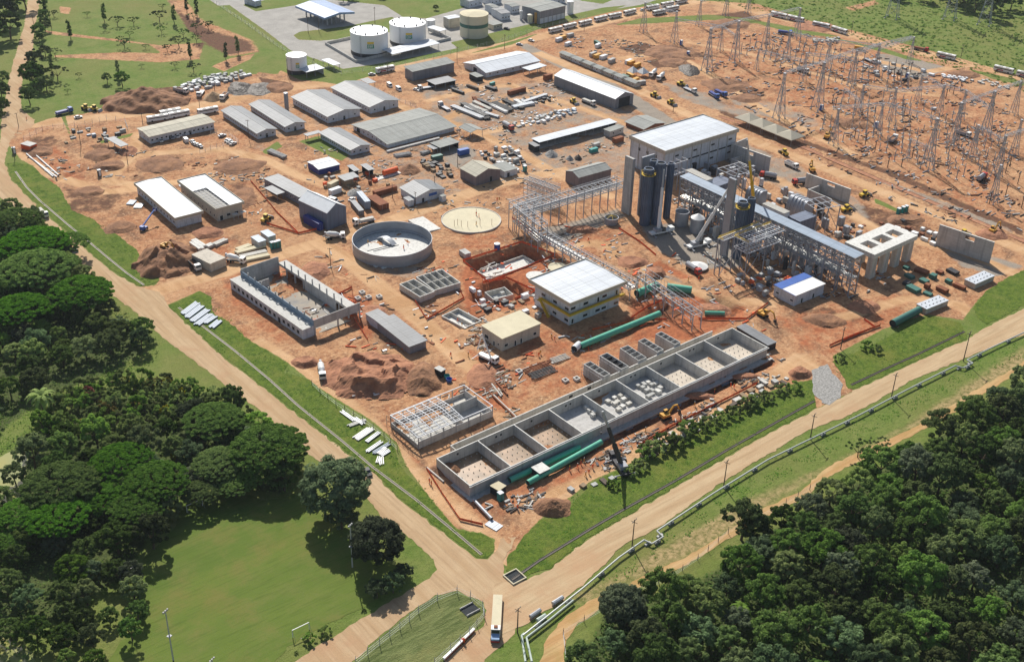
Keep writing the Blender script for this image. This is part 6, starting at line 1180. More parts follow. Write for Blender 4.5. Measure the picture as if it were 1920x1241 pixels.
veh(CARS,(969,85),(979,86),'silver green car on the road junction beside the white warehouse'); veh(CARW,(991,77),(1001,79),'white car on the road junction, farther from the white warehouse'); veh(CARW,(1200,22),(1208,19),'small white car on the bus road between two bus groups')
veh(LOAD,(157,205),(167,208),'yellow grader on the left of the pair beside the lawn'); veh(LOAD,(173,207),(184,209),'yellow grader on the right of the pair beside the lawn')
veh(DUMPF,(428,178),(413,192),'white cabbed dump truck with dark load by the sand heap'); veh(DUMPF,(332,172),(350,176),'black dump truck beside the white rubble bags'); veh(FLAT,(379,175),(373,183),'white truck between rubble bags and the sand heap')
veh(FLATW,(74,397),(89,411),'white truck loaded with pale blocks on the upper left road',None,.95); veh(LOAD,(126,465),(140,474),'yellow loader on the upper left road under the trees')
veh(DUMP,(311,482),(328,510),'white cabbed dump truck being loaded at the big dark earth pile'); veh(DUMPB,(357,495),(374,510),'second dump truck standing beside the small block house'); veh(EXC,(300,479),(322,485),'ochre excavator at work on the dark earth pile',None,.8,4.2)
veh(MIX_,(424,489),(460,495),'white mixer truck beside the small block house'); veh(MIX_,(607,449),(650,447),'white mixer truck next to the round steel tank'); veh(FLATW,(700,415),(660,424),'truck with a long grey pipe load behind the round tank',None,1.05); veh(LOAD,(494,417),(505,410),'ochre loader left of the tall tarpaulin hall')
veh(MIX_,(601,688),(606,716),'white tank truck driving along the fence by the red soil heap'); veh(TNK,(945,238),(960,246),'red truck with a grey load near the vaulted shelter') 
veh(FLAT,(843,210),(820,197),'ochre yellow lifting truck beside the canteen hall fence') ; veh(MIX_,(1248,143),(1230,155),'white mixer truck with cream drum near the white tents'); veh(MIX_,(1231,138),(1218,147),'ochre mixer truck partly behind the other near the tents')
veh(FLATW,(1085,188),(1125,204),'long flatbed truck beside the gleaming long warehouse'); veh(LOAD,(1072,192),(1080,197),'yellow loader at the tail of the long flatbed truck'); veh(FLAT,(1278,165),(1312,180),'dark flatbed truck at the left of the gravel truck park'); veh(FLATB,(1328,175),(1350,190),'blue cabbed truck in the middle of the gravel truck park'); veh(FLATB,(1337,172),(1367,186),'bright blue long truck farthest in the gravel truck park'); veh(LOAD,(1272,160),(1284,163),'dark loader left of the gravel truck park'); veh(LOAD,(1216,178),(1240,187),'ochre loader beside the far end of the long warehouse'); veh(LOAD,(1252,193),(1266,200),'dark tractor on the strip right of the long warehouse')
veh(DUMP,(1474,309),(1493,318),'dump truck with white cab on the yard behind the tall walls'); veh(LOAD,(1475,294),(1464,286),'dark loader on the haul road behind the tall walls'); veh(EXC,(1527,331),(1518,312),'ochre excavator digging behind the first tall wall'); veh(TNK,(1448,336),(1432,333),'orange cabbed truck beside the tallest wall'); veh(TNK,(1506,345),(1495,346),'blue cabbed truck between the two tall walls'); veh(LOAD,(1612,371),(1630,366),'yellow crane truck right of the steel pile'); veh(LOAD,(1578,398),(1596,394),'orange tractor beside the curved grey casing')
veh(LOAD,(1888-90,445),(1815,440),'yellow loader beside the drain behind the tall right wall'); veh(EXC,(1853,441),(1868,433),'ochre excavator lying by the wide drain at the right'); veh(EXC,(1232,790),(1262,778),'ochre excavator working beside the basin wall',None,.95)
veh(TNK,(1284,500),(1315,520),'truck with red frame beside the white conical roof'); veh(EXC,(1412,584),(1448,603),'yellow crane truck beside the painted building'); veh(DUMPF,(1668,270),(1680,260),'dark truck with green cab among the switchyard posts'); veh(DUMPF,(1790,250),(1822,260),'dark red truck in the right switchyard'); veh(TNK,(1830,345),(1850,330),'red crane truck near the last switchyard tower'); veh(FLAT,(1615,110),(1650,125),'white and blue truck in the middle of the switchyard'); veh(FLATB,(1462,63),(1484,66),'dark truck at the upper left of the switchyard'); veh(EXC,(1545,265),(1556,255),'yellow excavator by the first switchyard tower'); veh(DUMPF,(1498,133),(1512,138),'dark truck under the long lattice beam')
veh(CARD,(688,884),(692,891),'dark red car driving on the left road') 
veh(VAN,(1015,38),(1000,42),'white tank truck by the corner of the far factory'); veh(CARD,(870+75,55),(955,57),'dark car beside the small hut behind the cream tank')
def ctruck():
    r = thing('articulated_truck','','truck'); MB().box(-8,5.0,-1.3,1.3,1.15,1.45).build('trailer_bed','sand_slab',r); MB().box(-8,5,-1.32,-1.301,1.0,1.45).box(-8,5,1.301,1.32,1.0,1.45).build('side_rail','red_paint',r); MB().box(4.85,5.0,-1.25,1.25,1.45,2.3).build('headboard','rust',r)
    shape([(5.4,.7),(7.4,.7),(7.4,2.0),(7.1,3.0),(5.4,3.0)],-1.25,1.25).build('cab','white_paint',r); shape([(7.4,.7),(9.2,.7),(9.25,1.5),(7.4,1.8)],-1.1,1.1).build('bonnet',mat('pale_blue',(.28,.42,.62),.4,var=.1),r); MB().hexa([(7.15,-1.1,2.8),(7.42,-1.1,1.9),(7.42,1.1,1.9),(7.15,1.1,2.8)],[(7.2,-1.1,2.8),(7.46,-1.1,1.9),(7.46,1.1,1.9),(7.2,1.1,2.8)]).build('windscreen','glass',r); MB().box(9.2,9.35,-1.2,1.2,.5,.9).build('bumper','red_paint',r); MB().box(5.7,6.6,-.5,.5,3.0,3.25).build('roof_vent','rust',r); wheels(r,(-7,-5.7,-4.4,5.4,8.3),1.1,.52); return r
veh(Proto(ctruck),(934,1112),(928,1210),'long flat articulated truck with pale blue bonnet at the bottom junction',None,.98)
# cranes
def crane(lb, a, b, base, tipx, dz, col='white_paint', scale=1.0):
    'boom runs from the slewing ring towards the pixel tipx at height dz'
    c = (at(*a)+at(*b))/2; az = facing(a,b); t = at(*tipx,dz)-c; bx = t.x*cos(az)+t.y*sin(az)+1.2; by = -t.x*sin(az)+t.y*cos(az)-.2
    o = mk_crane((bx,by,dz-2.4),col)(); o.location = (c.x,c.y,.02); o.rotation_euler[2] = az; o['label'] = lb; return o
crane('white mobile crane with a very long boom leaning over the bridge roof',(1278,470),(1338,455),None,(1393,310),40); crane('white mobile crane with upright boom at the foot of the left stacks',(1215,443),(1262,433),None,(1245,318),28)
crane('mobile crane with tall yellow and dark boom behind the right stacks',(1395,402),(1440,392),None,(1401,262),42,'yellow'); crane('dark mobile crane in front of the basins with its boom over the walls',(1172,892),(1152,862),None,(1130,771),20,'dark_steel')
p = at(1158,870); MB().box(-2.6,2.6,-2.2,2.2,0,.3).box(-2.2,2.2,-.3,.3,-1.2,0).build('crane_platform','grey_steel',None,p+Vector((0,0,3.9)),.3,label='dark square platform beside the crane in front of the basins',cat='platform') if 0 else None
def pump():
    r = mk_mixer(); r.name = 'pump_truck'; 
    for c in list(r.children):
        if c.name.startswith(('drum','chute')): bpy.data.objects.remove(c)
    MB().box(-4,2,-1.1,1.1,1.0,1.8).build('body','white_paint',r); m = MB(); m.bar((1.2,0,1.8),(-3,0,10),.4,.5); m.build('boom_section','white_paint',r); MB().bar((-3,0,10),(-5,0,2.6),.35,.45).build('boom_section','white_paint',r)
    for x in (-4,1.5):
        for s in (-1,1): MB().bar((x,0,1.2),(x+(.8 if x > 0 else -.8),s*3.4,.3),.2).build('outrigger','white_steel',r)
    return r
veh(Proto(pump),(897,668),(933,684),'white concrete pump truck with raised folded boom by the cream building')
bl = thing('boom_lift','blue boom lift reaching to the left white roofed hall','boom lift',at(270,431),facing((268,432),(285,420))); MB().box(-1.6,1.6,-1,1,.4,1.2).build('chassis','blue',bl); MB().bar((-1.4,0,1.7),(9.0,0,5.5),.5,.5).build('boom','blue',bl); MB().box(8.8,10.2,-.7,.7,5.0,5.2).box(8.8,10.2,-.7,-.62,5.2,6.2).box(8.8,10.2,.62,.7,5.2,6.2).build('basket','navy',bl); MB().box(-1.8,-.2,-.9,.9,1.25,2.2).build('turret','blue',bl); wheels(bl,(-1.2,1.2),1.0,.45)
# ---------- earth heaps ----------
def heap(lb, cx, cy, wpx, hpx, ht, m='dirt_brown', name='dirt_mound', seed=1, rot=None, kind='cone', scoop=0):
    c = at(cx,cy); e1 = at(cx-wpx/2,cy); e2 = at(cx+wpx/2,cy); f1 = at(cx,cy-hpx/2); f2 = at(cx,cy+hpx/2); rx = (e2-e1).length/2; ry = (f2-f1).length/2; rz_ = atan2((e2-e1).y,(e2-e1).x); n = 46; vs = []; fs = []
    for j in range(n+1):
        for i in range(n+1):
            u = -1+2*i/n; v = -1+2*j/n; q = Vector((u*rx*.22+seed*7.7,v*ry*.22,seed)); rr_ = sqrt(u*u+v*v)*(1+.28*mn.noise(q*.9))
            z = max(0,1-rr_)**.85*ht*(1.1+.3*mn.noise(q*1.1)) if kind == 'cone' else min(1,max(0,(1-rr_)*2.4))*ht*(.8+.42*mn.noise(q*.8))
            if scoop and z > .3:
                k = mn.noise(q*.8+Vector((3,9,2))); z *= 1-.5*scoop*min(1,max(0,(k-.02)*9))
            if z > .05: z += .2*mn.noise(q*4)*min(1,ht/3)+.12*mn.noise(q*9)+.06*mn.noise(q*21)
            vs.append((u*rx,v*ry,z-.08))
    for j in range(n):
        for i in range(n):
            a = j*(n+1)+i; q = (a,a+1,a+n+2,a+n+1)
            if max(vs[t][2] for t in q) > -.04: fs.append(q)
    b = MB(); used = sorted({i for f in fs for i in f}); mp = {k: i for i, k in enumerate(used)}; b.v = [vs[k] for k in used]; b.f = [tuple(mp[i] for i in f) for f in fs]; b.mi = [0]*len(b.f)
    return b.build(name, m, None, (c.x,c.y,max(0,gz(c.x,c.y))), rz_, label=lb, cat='heap')
heap('long dark brown earth pile along the edge of the park lawn',272,193,165,42,7.5,seed=2); heap('big dark brown earth pile being dug by the ochre excavator',312,490,118,66,8,seed=3,scoop=.7); heap('huge reddish brown soil heap with scooped hollows near the frame building',695,706,175,84,5.2,'dirt_red',seed=4,kind='mesa',scoop=.75); heap('dark brown end of the soil heap nearest the frame building',790,712,76,60,4.2,'dirt_brown',seed=9)
heap('pale orange sand heap beside the white dump truck',400,185,36,16,3.5,'dirt_sand',seed=5); heap('black and brown gravel heap at the left of the road by the lawn',450,167,44,26,3.,'mud',seed=6); heap('dark rubble heap right of the black gravel heap',485,168,50,24,2.,'mud',seed=7); heap('brown earth pile beside the right verge end',1034,952,84,38,3.5,'dirt_brown',seed=8); heap('round brown soil pile between the small open sheds',768,320,42,20,3.,'dirt_brown',seed=10)
heap('grey gravel heap between the workshop sheds',665,362,28,16,2.,'gravel',name='gravel_heap',seed=11); heap('grey blue gravel heap left of the long open shed',1033,291,26,12,2.5,'gravel',name='gravel_heap',seed=12); heap('small pale gravel heap near the haul road',1068,299,16,9,2.,'gravel',name='gravel_heap',seed=13); heap('dark small gravel heap near the haul road',1084,298,14,8,2.,'mud',name='gravel_heap',seed=14); heap('dark grey stockpile by the switchyard edge',1293,132,40,22,2.5,'mud',seed=15)
for i, (x, y, w, h, z, m) in enumerate([(1260,100,110,30,2.2,'dirt_brown'),(1265,118,60,18,1.8,'dirt_brown'),(1060,55+325,1,1,1,'x'),(870,170,1,1,1,'x'),(1228,512,40,22,2.4,'dirt_red'),(1185,492,60,26,1.6,'dirt_red'),(1090,432,60,14,1.4,'dirt_red'),(450,312,96,34,1.8,'dirt_brown'),(300,308,90,34,1.8,'dirt_brown'),(455,372,54,40,1.6,'dirt_brown'),(75,285,50,20,1.6,'dirt_brown'),(190,290,60,24,1.6,'dirt_brown'),(205,312,60,20,1.6,'dirt_brown'),(225,427,60,24,1.6,'dirt_brown'),(165,360,60,22,1.2,'dirt_brown'),(240,285,40,18,1.5,'dirt_red'),(590,510,60,36,2.,'dirt_red'),(700,590,50,40,2.,'dirt_red'),(1335,582,70,26,2.,'dirt_red'),(1500,700,44,20,2.,'dirt_red'),(1545,600,80,26,1.5,'dirt_brown'),(1620,575,60,26,1.4,'dirt_red'),(390,437,60,22,1.5,'dirt_red'),(1860,440,60,20,1.6,'dirt_red'),(1700,412,80,20,1.4,'dirt_brown'),(1600,232,60,20,1.6,'dirt_brown'),(1530,30+20,80,20,1.2,'dirt_red'),(1370,45,80,18,1.6,'dirt_brown'),(1360,160,90,26,1.6,'dirt_brown'),(520,165,60,22,1.8,'dirt_brown'),(835,880,60,26,1.8,'dirt_brown'),(570,680,50,26,1.6,'dirt_red'),(1810,140,60,14,1.4,'dirt_brown'),(1400,185,60,16,1.2,'dirt_brown'),(905,705,60,50,1.5,'dirt_red'),(1310,742,60,14,1.,'dirt_red'),(1400,706,60,12,1.,'dirt_red')]):
    if m == 'x': continue
    heap(f'low {["brown","reddish"][m=="dirt_red"]} spoil heap {["near the upper left works","beside the haul road","by the trench","at the edge of the switchyard","between the unfinished buildings"][(x>500)+(x>1250)*2 if y<480 else 4-(x>1250)*2]}',x,y,w,h,z,m,name='spoil_heap',seed=30+i,kind='mesa')['group'] = 'low spoil heaps'
# ---------- switchyard ----------
def mk_tower(H=26., w0=2.6, w1=.6):
    def f():
        r = thing('lattice_tower','','tower'); m = MB(); q = [(-1,-1),(1,-1),(1,1),(-1,1)]; lv = [0,.22,.42,.58,.72,.84,.93,1.]
        wz_ = lambda k: w0+(w1-w0)*min(1,k/.8)
        for x, y in q: m.bar((x*w0,y*w0,0),(x*w1,y*w1,H*.8),.3); m.bar((x*w1,y*w1,H*.8),(x*w1,y*w1,H),.2)
        for k0, k1 in zip(lv, lv[1:]):
            a, b = wz_(k0), wz_(k1)
            for i in range(4):
                p, s = q[i], q[(i+1)%4]; m.bar((p[0]*a,p[1]*a,H*k0),(s[0]*b,s[1]*b,H*k1),.13); m.bar((s[0]*a,s[1]*a,H*k0),(p[0]*b,p[1]*b,H*k1),.09); m.bar((p[0]*b,p[1]*b,H*k1),(s[0]*b,s[1]*b,H*k1),.1)
        m.build('lattice','galv_steel',r); MB().box(-w1*1.3,w1*1.3,-w1*1.3,w1*1.3,H,H+.25).build('cap_plate','white_steel',r); k = MB()
        for x, y in q: k.box(x*w0-.5,x*w0+.5,y*w0-.5,y*w0+.5,0,.35)
        k.build('footing','concrete',r); return r
    return f
TW = Proto(mk_tower()); TT = [((1460,222),(1471,138)),((1532,205),(1541,118)),((1562,270),(1563,205)),((1645,255),(1661,195)),((1738,317),(1757,223)),((1785,277),(1806,193)),((1845,260),(1864,172)),((1900,215),(1918,153)),((1868,330),(1885,255)),((1325,133),(1333,54)),((1377,115),(1391,40)),((1435,88),(1447,28)),((1493,72),(1500,16)),((1596,160),(1601,96)),((1640,140),(1651,82)),((1705,118),(1711,70)),((1264,80),(1267,22)),((1206,60),(1213,5)),((1310,48),(1316,2)),((1360,30),(1372,-15)),((1402,25),(1412,-20)),((1700,300),(1697,262)),((1580,190),(1574,167)),((1418,130),(1421,95)),((1505,150),(1509,100)),((1550,130),(1556,75)),((1475,110),(1481,60)),((1720,190),(1727,140)),((1760,215),(1770,160)),((1670,225),(1679,165)),((1610,215),(1617,160)),((1820,300),(1834,235)),((1900,290),(1916,225)),((1350,95),(1356,50)),((1860,380),(1880,310)),((1800,225),(1812,170))]
for i, (g, t) in enumerate(TT):
    H = min(hg(g,t),34); TW(at(*g),.0,f'lattice tower in the {"rear" if g[1]<120 else ("middle" if g[1]<225 else "front")} {"left" if g[0]<1480 else ("centre" if g[0]<1690 else "right")} of the switchyard','lattice towers of the switchyard',(H/26*.95,H/26*.95,H/26))
def beam(a, b, ha, lb): return beam2(at(*a,ha), at(*b,ha), lb)
def beam2(p, q, lb):
    L = (q-p).length; m = MB(); s = .7; n = max(4,int(L/1.8))
    for y in (-s,s):
        for z in (-s,s): m.bar((0,y,z),(L,y,z),.13)
    for i in range(n):
        x0, x1 = L*i/n, L*(i+1)/n; k = 1 if i%2 else -1; m.bar((x0,-s,s*k),(x1,-s,-s*k),.08); m.bar((x0,s,s*k),(x1,s,-s*k),.08); m.bar((x0,-s*k,s),(x1,s*k,s),.08); m.bar((x0,-s,s),(x0,s,s),.07)
    return m.build('gantry_truss','galv_steel',None,p,atan2((q-p).y,(q-p).x),label=lb,cat='gantry')
HT = lambda i: min(hg(*TT[i]),34)
for a, b, i, lb in [((1471,137),(1541,118),0,'long lattice beam joining the two foremost left switchyard towers'),((1541,118),(1601,96),1,'lattice beam from the second to the third row of towers'),((1601,96),(1651,84),13,'lattice beam in the middle of the switchyard'),((1651,84),(1711,70),14,'lattice beam reaching towards the yellow container'),((1563,203),(1661,195),2,'low lattice beam across the middle of the switchyard'),((1661,195),(1757,223),3,'lattice beam crossing towards the right front tower'),((1806,193),(1864,172),5,'lattice beam between the right towers, left part'),((1864,172),(1918,153),6,'lattice beam between the right towers, right part'),((1885,256),(1935,240),8,'lattice beam leaving the picture at the right edge'),((1333,55),(1391,38),9,'far left lattice beam of the switchyard'),((1391,38),(1447,28),10,'second far lattice beam of the switchyard'),((1447,28),(1500,16),11,'third far lattice beam of the switchyard')]: beam(a,b,HT(i),lb)
for i in range(12, len(TT)):
    js = sorted((j for j in range(len(TT)) if TT[j][0][0] > TT[i][0][0]+8), key=lambda j: (at(*TT[j][0])-at(*TT[i][0])).length)[:1]
    for j in js:
        h = min(HT(i),HT(j))*.97; p, q = at(*TT[i][0]), at(*TT[j][0]); p.z = q.z = h
        if 9 < (p-q).length < 48: beam2(p,q,'lattice beam linking two towers inside the switchyard')['group'] = 'beams inside the switchyard'
def mk_pylon():
    r = mk_tower(30,3.4,.8)(); r.name = 'pylon'
    for z in (22,26,29.5): MB().bar((-6,0,z),(6,0,z),.3,.4).bar((-6,0,z),(0,0,z+1.6),.14).bar((6,0,z),(0,0,z+1.6),.14).build('cross_arm','galv_steel',r)
    return r
PY = Proto(mk_pylon)
for i, (x, y) in enumerate([(1780,36),(1845,46),(1672,34)]): PY(at(x,y),.4,f'{["left","right","faint farther"][i]} one of the power pylons standing in the reedy meadow','power pylons in the meadow',1.15)
def mk_ins(h=6.5, arm=False):
    def f():
        r = thing('equipment_post','','post'); MB().box(-.16,.16,-.16,.16,0,h*.62).build('post','grey_steel' if not arm else 'dark_steel',r); MB().lathe([(.12,0),(.3,.15),(.14,.3),(.3,.5),(.14,.65),(.3,.85),(.14,1.),(.28,1.2),(.1,1.4)],8,(0,0,h*.62)).build('insulator','concrete_pale' if not arm else 'rust',r)
        if arm: MB().box(-1.6,1.6,-.3,.3,h*.62+1.4,h*.62+1.75).build('cross_arm','dark_steel',r)
        else: MB().box(-.6,.6,-.6,.6,0,.25).build('footing','concrete_pale',r)
        return r
    return f
INS, INA = Proto(mk_ins()), Proto(mk_ins(7,True)); g = random.Random(44); q = 0; YP = [PP((1370,95),(1480,70),(1620,110),(1720,135),(1700,175),(1560,165),(1420,120)),PP((1540,205),(1640,165),(1720,190),(1890,250),(1900,330),(1800,350),(1640,290),(1540,262)),PP((1700,150),(1850,180),(1900,200),(1920,250),(1840,250),(1720,200))]
for pl_ in YP:
    x0 = min(p.x for p in pl_); x1 = max(p.x for p in pl_); y0 = min(p.y for p in pl_); y1 = max(p.y for p in pl_); x = x0
    while x < x1:
        y = y0
        while y < y1:
            p = Vector((x+g.uniform(-.3,.3),y+g.uniform(-.3,.3),0))
            if inside(p,pl_) and g.random() < .6 and q < 296: INS(p,0,'slender insulator post in the rows of the switchyard','insulator posts of the switchyard',(1,1,g.choice([.55,.75,1.,1.3]))); q += 1
            y += 4.6
        x += 6.4
for x, y in [(1675,146),(1682,150),(1690,140),(1697,146),(1707,136),(1766,180),(1773,186),(1780,172),(1787,178),(1800,172),(1691,207),(1695,215),(1560,197),(1566,203),(1602,260),(1640,285),(1664,315),(1690,312),(1710,296),(1622,272),(1855,382),(1862,350),(1885,368),(1908,345),(1878,300),(1885,325),(1893,312),(1915,390)]: INA(at(x,y),.3,'dark post with a flat crossbar carrying switch gear in the switchyard','switch posts of the switchyard')
def litter(poly, n, seed, lb, mt, smin, smax, name='debris', hz=.5, cat='debris'):
    gg = random.Random(seed); pl = PP(*poly); x0 = min(p.x for p in pl); x1 = max(p.x for p in pl); y0 = min(p.y for p in pl); y1 = max(p.y for p in pl); m = MB(); k = 0
    for _ in range(n*20):
        p = Vector((gg.uniform(x0,x1),gg.uniform(y0,y1),0))
        if not inside(p,pl) or mn.noise(p*.07+Vector((seed,0,0)))+.6*mn.noise(p*.25) < .12: continue
        a = gg.uniform(0,pi) if gg.random() < .6 else 0; L = gg.uniform(smin,smax); w = gg.uniform(.12,.5)*(1 if L > 2 else 2.); h = gg.uniform(.1,hz); d = Vector((cos(a),sin(a),0))*L/2; z = max(gz(p.x,p.y),-.6)+h/2; m.m = gg.randrange(len(mt)); m.bar(p-d+Vector((0,0,z)),p+d+Vector((0,0,z)),w,h); k += 1
        if k >= n: break
    return m.build(name,mt,label=lb,cat=cat,kind='stuff')
# ---------- stores, containers and loose goods ----------
def mk_cont(L=12.2, m='rust', h=2.6):
    def f():
        r = thing('shipping_container','','container'); b = MB(); b.box(-L/2,L/2,-1.2,1.2,.1,h)
        for i in range(int(L/.6)): x = -L/2+.3+i*.6; b.box(x,x+.25,-1.27,-1.2,.25,h-.15).box(x,x+.25,1.2,1.27,.25,h-.15)
        b.build('body',m,r); 
        for s in (-1,1): d_ = MB().box(L/2,L/2+.05,min(s*.03,s*1.1),max(s*.03,s*1.1),.2,h-.1).build('door',m,r); MB().bar((L/2+.09,s*.5,.3),(L/2+.09,s*.5,h-.2),.05).build('lock_rod','galv_steel',d_)
        return r
    return f
CT = {k: Proto(mk_cont(*v)) for k, v in {'rust':(12.2,'rust'),'teal':(6.1,'tank_green'),'blue':(6.1,'blue'),'navy':(12.2,'navy'),'white':(6.1,'tarp_white'),'yellow':(6.1,'ochre_paint'),'grey':(6.1,'concrete'),'lgrey':(12.2,'zinc_roof_x'),'brown':(6.1,'rust'),'cream':(6.1,'beige_cab'),'lblue':(12.2,'bridge_roof'),'green':(6.1,'teal')}.items()}
def cont(k, a, b, lb, group=None, scale=None, z=0): c = (at(*a,z)+at(*b,z))/2; c.z = z; return CT[k](c,facing(a,b),lb,group,scale)
cont('lblue',(672,371),(692,395),'tall pale blue container nearest the rust coloured pair','containers in the yard behind the round tank',(1,1.1,1.5)); cont('lgrey',(660,382),(680,406),'grey container lying left of the tall pale blue one',None,(1,1,.9)); cont('rust',(696,377),(721,394),'rust red container with a plain flat top behind the round tank',None,(.95,2.0,1.1)); cont('rust',(701,369),(743,357),'long low rust red container against the clinic hall')
cont('navy',(571,415),(605,434),'dark navy container with pale torn covers under the tall hall',None,(.95,1.,1.4)); cont('blue',(858,292),(880,287),'bright blue container on the gravel yard beside the brown hall',None,(.95,1,1.1)); cont('teal',(808,302),(830,297),'dark green container behind the timber stacks',None,(.95,1,.9)); cont('rust',(952,180),(985,171),'rust red container at the edge of the pipe store')
cont('brown',(1018,152),(1036,147),'brown tall container beside the gleaming long warehouse',None,(.9,1,1.2)); cont('green',(919,161),(927,158),'small green tank box near the rust red container',None,.6); cont('green',(1104,288),(1121,283),'green tank cabin near the haul road',None,.8); cont('brown',(1147,270),(1170,263),'rust and grey container pair near the turbine hall'); cont('grey',(1110,277),(1126,272),'small grey roofed kiosk above the green skip',None,.7)
for i, (k, a, b) in enumerate([('white',(1040,80),(1055,75)),('yellow',(1048,76),(1062,72)),('grey',(1060,72),(1078,67)),('white',(1115,92),(1127,86)),('white',(1060,88),(1070,84)),('teal',(1112,80),(1127,88))]): cont(k,a,b,f'{["white","yellow","grey","pale","small white","green"][i]} container in the camp below the line of buses, {ORD[i]} from the left',None,.85)
for i in range(7):
    x, y = 1054+i*19.5, 106+i*8.0; L_ = 4.2; r = thing('site_cabin',f'{ORD[i]} cabin from the upper left in the long grey row behind the gleaming warehouse','cabin',at(x,y),facing((x,y),(x+19.5,y+8.0))); r['group'] = 'row of grey site cabins'; MB().box(-.2,11.4,-2.0,2.0,.2,2.6).build('wall','white_wall' if i%2 else 'concrete_pale',r); MB().hexa([(-.4,-2.5,2.6),(11.6,-2.5,2.6),(11.6,0,3.3),(-.4,0,3.3)],[(-.4,-2.5,2.72),(11.6,-2.5,2.72),(11.6,0,3.42),(-.4,0,3.42)]).hexa([(-.4,0,3.3),(11.6,0,3.3),(11.6,2.5,2.6),(-.4,2.5,2.6)],[(-.4,0,3.42),(11.6,0,3.42),(11.6,2.5,2.72),(-.4,2.5,2.72)]).build('roof','fibre_roof',r)
    for k in range(3): window(r,1.5+k*3.8,-2.0,1.2,1.1,.9,'f')
for i, (a, b, k) in enumerate([((1105,108),(1118,103),'grey'),((1112,112),(1127,106),'yellow'),((1122,114),(1140,108),'white'),((1138,121),(1155,114),'grey'),((1172,122),(1185,117),'white'),((1176,124),(1190,119),'yellow'),((1190,128),(1199,124),'yellow'),((1164,145),(1180,152),'teal'),((1176,143),(1187,148),'yellow'),((1186,156),(1196,152),'yellow'),((1192,160),(1211,158),'grey')]): cont(k,a,b,f'{k if k!="teal" else "green"} cabin in the camp behind the row of site cabins, {ORD[i]} from the left','cabins in the camp by the white tents',.9)
def tent(lb, a, w, h=3., m='white_paint', cat='tent', group=None, post=2.4):
    r = thing('tent',lb,cat,at(*a),0,group); s = w/2; b = MB(); b.add([(-s,-s,post),(s,-s,post),(s,s,post),(-s,s,post),(0,0,post+h)],[(0,1,4),(1,2,4),(2,3,4),(3,0,4)]); b.box(-s,s,-s,-s+.03,post-.35,post).box(-s,s,s-.03,s,post-.35,post).box(-s,-s+.03,-s,s,post-.35,post).box(s-.03,s,-s,s,post-.35,post); b.build('canopy',m,r); q = MB()
    for x in (-s+.1,s-.1):
        for y in (-s+.1,s-.1): q.bar((x,y,0),(x,y,post),.12)
    q.build('frame','galv_steel',r); return r
tent('left peaked white tent of the pair by the mixer trucks',(1186,141),5.5,group='pair of white tents'); tent('right peaked white tent of the pair by the mixer trucks',(1205,143),5.5,group='pair of white tents')
for i, (x, y) in enumerate([(1403,233),(1427,243),(1453,254),(1480,265)]): tent(f'{ORD[i]} from the left of the four beige peaked tents by the switchyard',(x,y),11,2.8,'tent_beige',group='row of beige tents',post=3.4)
for i, (a, b, lb) in enumerate([((1746,206),(1754,206),'little white kiosk in the middle of the switchyard'),((1600,92),(1620,95),'yellow container at the far edge of the switchyard')]): cont('yellow' if i else 'white',a,b,lb,None,.9 if i else .5)
WC = {k: Proto(lambda m=m: (lambda r: (MB().box(-.55,.55,-.55,.55,0,2.2).build('body',m,r), MB().box(-.6,.6,-.6,.6,2.2,2.35).build('roof','tarp_white',r), MB().box(-.35,.35,-.59,-.553,.2,2.0).build('door','tarp_white' if m != 'teal' else 'tank_green',r), r)[-1])(thing('portable_toilet','','toilet'))) for k, m in {'teal':'teal','blue':'blue','black':'dark_steel'}.items()}
for k, x, y, lb in [('teal',511,466,'green portable toilet, left one near the small grey sheds'),('teal',517,465,'green portable toilet, middle one near the small grey sheds'),('teal',523,463,'green portable toilet, right one near the small grey sheds'),('teal',938,938,'teal portable toilet by the corner of the basins'),('teal',984,322,'teal portable toilet beside the brown hall yard'),('blue',1539,207,'blue portable toilet near the switchyard road'),('blue',1643,239,'blue portable toilet in the middle of the switchyard'),('blue',1701,147,'blue portable toilet among the far posts'),('blue',1290,106,'blue portable toilet beside the spoil mounds'),('blue',1277,85,'blue portable toilet under the far lattice tower'),('teal',1684,402,'teal toilet block left one behind the turbine pedestal'),('teal',1692,399,'teal toilet block middle one behind the turbine pedestal'),('teal',1698,397,'teal toilet block right one behind the turbine pedestal'),('black',187,330,'black box standing alone on the dirt, upper left'),('black',27,288,'small black box at the bend of the upper left road')]: WC[k](at(x,y),0,lb,None,1.35)
def bundle(name, lb, a, b, n, wd, ht, m, gap=.1, group=None, cat='stack', rows=1, pipe_=False):
    'n long members lying side by side between a and b'
    p, q = at(*a), at(*b); c = (p+q)/2; L = (q-p).length; r = thing(name,lb,cat,(c.x,c.y,max(gz(c.x,c.y),-.3)),atan2((q-p).y,(q-p).x),group); k0 = None
    for j in range(rows):
        for i in range(n):
            y = (i-(n-1)/2)*(wd+gap); z = .2+j*(ht+.05)
            if k0 is None: k0 = (MB().tube((-L/2,0,ht/2),(L/2,0,ht/2),ht/2,8) if pipe_ else MB().box(-L/2,L/2,-wd/2,wd/2,0,ht)).build('member',m,r,(0,y,z))
            else: k = k0.copy(); sc.collection.objects.link(k); k.location = (R.uniform(-.4,.4),y,z)
    W_ = n*(wd+gap); MB().box(-L*.35,-L*.35+.2,-W_/2,W_/2,0,.19).box(L*.35,L*.35+.2,-W_/2,W_/2,0,.19).build('bearer','wood',r); return r
for i, (a, b) in enumerate([((343,590),(371,569)),((350,597),(379,575)),((360,604),(390,582)),((369,611),(396,591)),((384,607),(404,594)),((396,616),(412,603))]): bundle('sheet_stack',f'{ORD[i]} stack from the left of blue grey steel sheets on the grass verge',a,b,4,.55,.45,'bridge_roof',.12,'sheet stacks on the verge')
